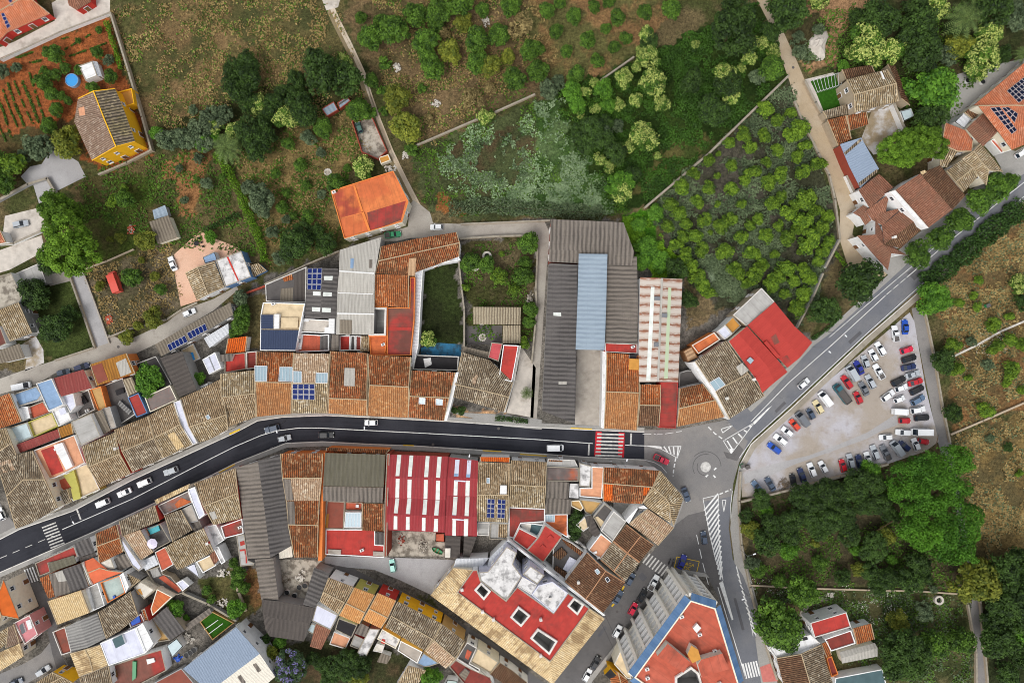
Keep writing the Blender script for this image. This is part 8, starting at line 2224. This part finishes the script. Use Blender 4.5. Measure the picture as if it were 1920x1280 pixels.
def sandpile(root, p):
 m = MB(); pts = [fp(*q) for q in ((270, 270), (310, 225), (390, 205), (410, 240), (385, 300), (380, 390), (340, 405), (275, 350), (265, 320))]
 W = [at(q) for q in pts]; cc = sum(W, Vector()) / len(W)
 rg = random.Random(3); rings = []
 for f, z in ((1, 0), (.8, .55), (.55, 1.0), (.28, 1.5)):
  rings.append([cc.lerp(w, f * rg.uniform(.92, 1.06)) + Vector((0, 0, z * rg.uniform(.8, 1.2))) for w in W])
 for a, b in zip(rings, rings[1:]):
  for k in range(len(W)):
   m.face([a[k], a[(k + 1) % len(W)], b[(k + 1) % len(W)], b[k]], 'palecon')
 m.face(rings[-1], 'palecon'); m.build('pile', root, p)
disc_thing('sand_heap', 'large pale heap of sand beside the unsurfaced lane', 'sand', 335, 300, sandpile)
for x_, y_, lab in ((1328, 540, 'white tub nearest the wooded garden on the paved yard'), (1428, 548, 'white tub beside the big orange roof'), (1490, 470, 'white tub between blossoming trees and orange roof')):
 disc_thing('tub', lab, 'tub', x_, y_, barrel)
def glasshouse_frame(root, p):
 m = MB()
 for k in range(9):
  a = at(fp(300 + k * 24, 530 - k * 6), 1.8); b = at(fp(330 + k * 20, 612 - k * 6), 1.8)
  m.tube([a, b], .05, 'frame', 5); m.tube([(a.x, a.y, 0), a], .05, 'frame', 5); m.tube([(b.x, b.y, 0), b], .05, 'frame', 5)
 m.tube([at(fp(300, 530), 1.8), at(fp(492, 482), 1.8)], .05, 'frame', 5); m.tube([at(fp(330, 612), 1.8), at(fp(490, 564), 1.8)], .05, 'frame', 5)
 m.build('frame', root, p)
disc_thing('pergola', 'bare white pergola frame over the farm lawn', 'pergola', 400, 560, glasshouse_frame)
view(0, 380, 3.2)
disc_thing('garden_table', 'black table with chairs on the pink patio', 'table', 1180, 245, table)
for x_, y_, lab in ((1195, 212, 'black patio chair above the table'), (1208, 238, 'black patio chair right of the table'), (1216, 262, 'black patio chair below the table')):
 disc_thing('garden_chair', lab, 'chair', x_, y_, chair_, group='chairs on the pink patio')
disc_thing('rubble_heap', 'pinkish rubble heap in the weedy garden', 'rubble', 785, 155, heap('brick', 1.4, 30)); disc_thing('rubble_heap', 'broken tile heap at the corner of the rough plot', 'rubble', 650, 700, heap('brick', 1.3, 40))
view(420, 980, 4.2667)
for x_, y_, lab in ((505, 552, 'white tub nearest the dark narrow warehouse roof'), (566, 578, 'white tub at the bottom of the rubble yard'), (605, 510, 'white tub in the middle of the rubble yard'), (650, 498, 'white tub nearest the slanting dark roof')):
 disc_thing('tub', lab, 'tub', x_, y_, barrel, group='tubs in the rubble yard')
disc_thing('rubble_heap', 'heap of white sacks and scrap in the rubble yard', 'scrap', 612, 430, heap('rock', 1.6, 50)); disc_thing('rubble_heap', 'heap of scrap boards beside the dark narrow roof', 'scrap', 470, 460, heap('brush', 1.8, 60))
view(200, 1000, 4.5714)
for x_, y_, lab in ((690, 1035, 'white tub lowest beside the lavender junk yard'), (722, 1015, 'white tub second beside the junk yard'), (752, 992, 'white tub nearest the green garden frame')):
 disc_thing('tub', lab, 'tub', x_, y_, barrel, group='tubs by the junk yard')
disc_thing('rubble_heap', 'blue tarpaulin heap in the junk yard', 'tarpaulin', 610, 1070, heap('tarpblue', 1.2, 20)); disc_thing('rubble_heap', 'pale junk heap beside the broken awning', 'junk', 690, 900, heap('rock', 1.8, 50))
disc_thing('rubble_heap', 'heap of pale stones in the tangled garden', 'rubble', 980, 600, heap('rock', 1.8, 30)); disc_thing('rubble_heap', 'scatter of pale stones under the beige roof', 'rubble', 990, 340, heap('rock', 1.6, 30))
view(620, 1000, 4.5714)
def boat(root, p):
 m = MB(); A = [at(fp(870, 120)), at(fp(960, 165))]; d = (A[1] - A[0]).normalized(); n = Vector((-d.y, d.x, 0)); L = (A[1] - A[0]).length; S_ = []
 for t, w in ((0, .1), (.2, .6), (.5, .75), (.8, .65), (1, .3)):
  q = A[0] + d * L * t; S_.append([q + n * w + Vector((0, 0, .6)), q + n * w * .5 + Vector((0, 0, .08)), q - n * w * .5 + Vector((0, 0, .08)), q - n * w + Vector((0, 0, .6))])
 for a, b in zip(S_, S_[1:]):
  for k in range(3):
   m.face([a[k], a[k + 1], b[k + 1], b[k]], 'plasticgreen')
 m.build('hull', root, p)
 s_ = MB()
 for t in (.35, .65):
  q = A[0] + d * L * t + Vector((0, 0, .45)); s_.box(q, (.12, .6, .03), 'wood', ax=d)
 s_.build('bench', root, p)
disc_thing('rowing_boat', 'small green boat lying in the rubble lot', 'boat', 915, 142, boat)
disc_thing('rubble_heap', 'dark red heap in the rubble lot by the red hall', 'rubble', 605, 55, heap('wbrick', 1.2, 30)); disc_thing('rubble_heap', 'grey rubble heap in the middle of the rubble lot', 'rubble', 790, 100, heap('rubble', 1.8, 40))
# street lamps, traffic signs
def lamp(x, y, ang, label, h=7.5):
 p = at(fp(x, y)); root = empty('street_lamp', (p.x, p.y, 0)); tag(root, label, 'street lamp', 'street lamps')
 d = Vector((math.cos(math.radians(ang)), math.sin(math.radians(ang)), 0)); p = Vector((p.x, p.y, 0))
 m = MB(); m.tube([p, p + Vector((0, 0, h))], [.07, .05], 'metalgrey', 8); m.build('pole', root, p)
 a = MB(); a.tube([p + Vector((0, 0, h)), p + d * .8 + Vector((0, 0, h + .25)), p + d * 1.7 + Vector((0, 0, h + .3))], .04, 'metalgrey', 6); a.build('arm', root, p)
 b = MB(); b.box(p + d * 2.0 + Vector((0, 0, h + .3)), (.4, .16, .07), 'metalwhite', ax=d); b.build('lamp_head', root, p)
def sign(x, y, label, mat='metalwhite'):
 p = at(fp(x, y)); root = empty('traffic_sign', (p.x, p.y, 0)); tag(root, label, 'traffic sign', 'traffic signs'); p = Vector((p.x, p.y, 0))
 m = MB(); m.tube([p, p + Vector((0, 0, 2.6))], .04, 'metalgrey', 6); m.build('pole', root, p)
 d = MB(); d.tube([p + Vector((0, -.04, 2.4)), p + Vector((0, -.06, 2.4))], .36, mat, 16); d.build('sign_face', root, p)
view(0, 0, 1)
for a in ((1385, 1027, 20, 'street lamp on the pavement beside the hatched island'), (1523, 651, -40, 'street lamp at the corner of the wide red roof'), (1552, 622, -40, 'street lamp beside the clipped roadside hedge'), (1906, 340, -140, 'street lamp beside the uppermost street tree'), (1388, 1100, 200, 'street lamp by the long retaining wall', ), (881, 858, 80, 'street lamp in front of the short red hall'), (1165, 866, 80, 'street lamp by the corner terrace after the red crossing'), (534, 790, -80, 'street lamp at the bend of the main road'), (163, 955, -60, 'street lamp before the stop line on the main road'), (694, 783, -90, 'street lamp before the orange row')):
 lamp(*a)
for a in ((1143, 861, 'round sign beside the red crossing'), (515, 836, 'round sign near the pale car on the bend'), (893, 840, 'round sign on the kerb before the solar roof house'), (75, 1050, 'round sign beside the worn crossing'), (1228, 812, 'sign at the junction facing the corner house'), (1362, 792, 'sign beside the painted triangle'), (1462, 745, 'sign on the pavement before the smooth red roof')):
 sign(*a)
def bin_(x, y, col, label):
 p = at(fp(x, y)); root = empty('waste_bin', (p.x, p.y, .12), .4); tag(root, label, 'bin', 'waste bins')
 b = MB(); b.box((0, 0, .6), (.6, .5, .5), col); b.build('body', root); l = MB(); l.box((0, 0, 1.14), (.64, .54, .05), 'dkgrey'); l.build('lid', root)
 for sx in (-.45, .45):
  w = MB(); w.tube([(sx, -.4, .1), (sx, -.3, .1)], .1, 'rubber', 10); w.build('wheel', root)
for a in ((1390, 872, 'plasticgreen', 'green waste bin at the car park mouth'), (1400, 874, 'dkgrey', 'dark waste bin at the car park mouth'), (1848, 573, 'plasticgreen', 'green waste bin in the brown field corner')):
 bin_(*a)
view(1660, 480, 3.0476)
def gate(root, p):
 for x_, y_ in ((206, 238), (222, 280)):
  q = at(fp(x_, y_)); m = MB(); m.box((q.x, q.y, .9), (.4, .4, .9), 'worange', top='wbrick'); m.build('gatepost', root, p)
 a, b = at(fp(206, 238)), at(fp(222, 280)); m = MB(); m.box(((a.x + b.x) / 2, (a.y + b.y) / 2, .8), ((b - a).length / 2, .05, .6), 'dark', ax=b - a); m.build('gate_leaf', root, p)
disc_thing('gate', 'dark gate between orange posts beside the asphalt lane', 'gate', 214, 258, gate)
def cable(x0, y0, h0, x1, y1, h1, label):
 a, b = at((x0, y0), h0), at((x1, y1), h1); base = Vector((a.x, a.y, 0)); m = MB()
 m.tube([a.lerp(b, t / 8) - Vector((0, 0, 1.2 * (t / 8) * (1 - t / 8) * 4 * .4)) for t in range(9)], .035, 'rubber', 5)
 o = m.build('overhead_cable', None, base); tag(o, label, 'cable', 'overhead cables')
view(0, 0, 1)
for a in ((1134, 1152, 7, 1150, 1186, 7, 'dark cable from the big cream skirt roof to the side street'), (1128, 1168, 7, 1150, 1215, 6, 'dark cable nearest the tan plastered strip roof'), (1205, 524, 8, 1232, 545, 9, 'thin cable onto the top of the rusty metal roof'), (876, 1236, 6, 925, 1280, 6, 'long dark cable along the narrow lane front')):
 cable(*a)
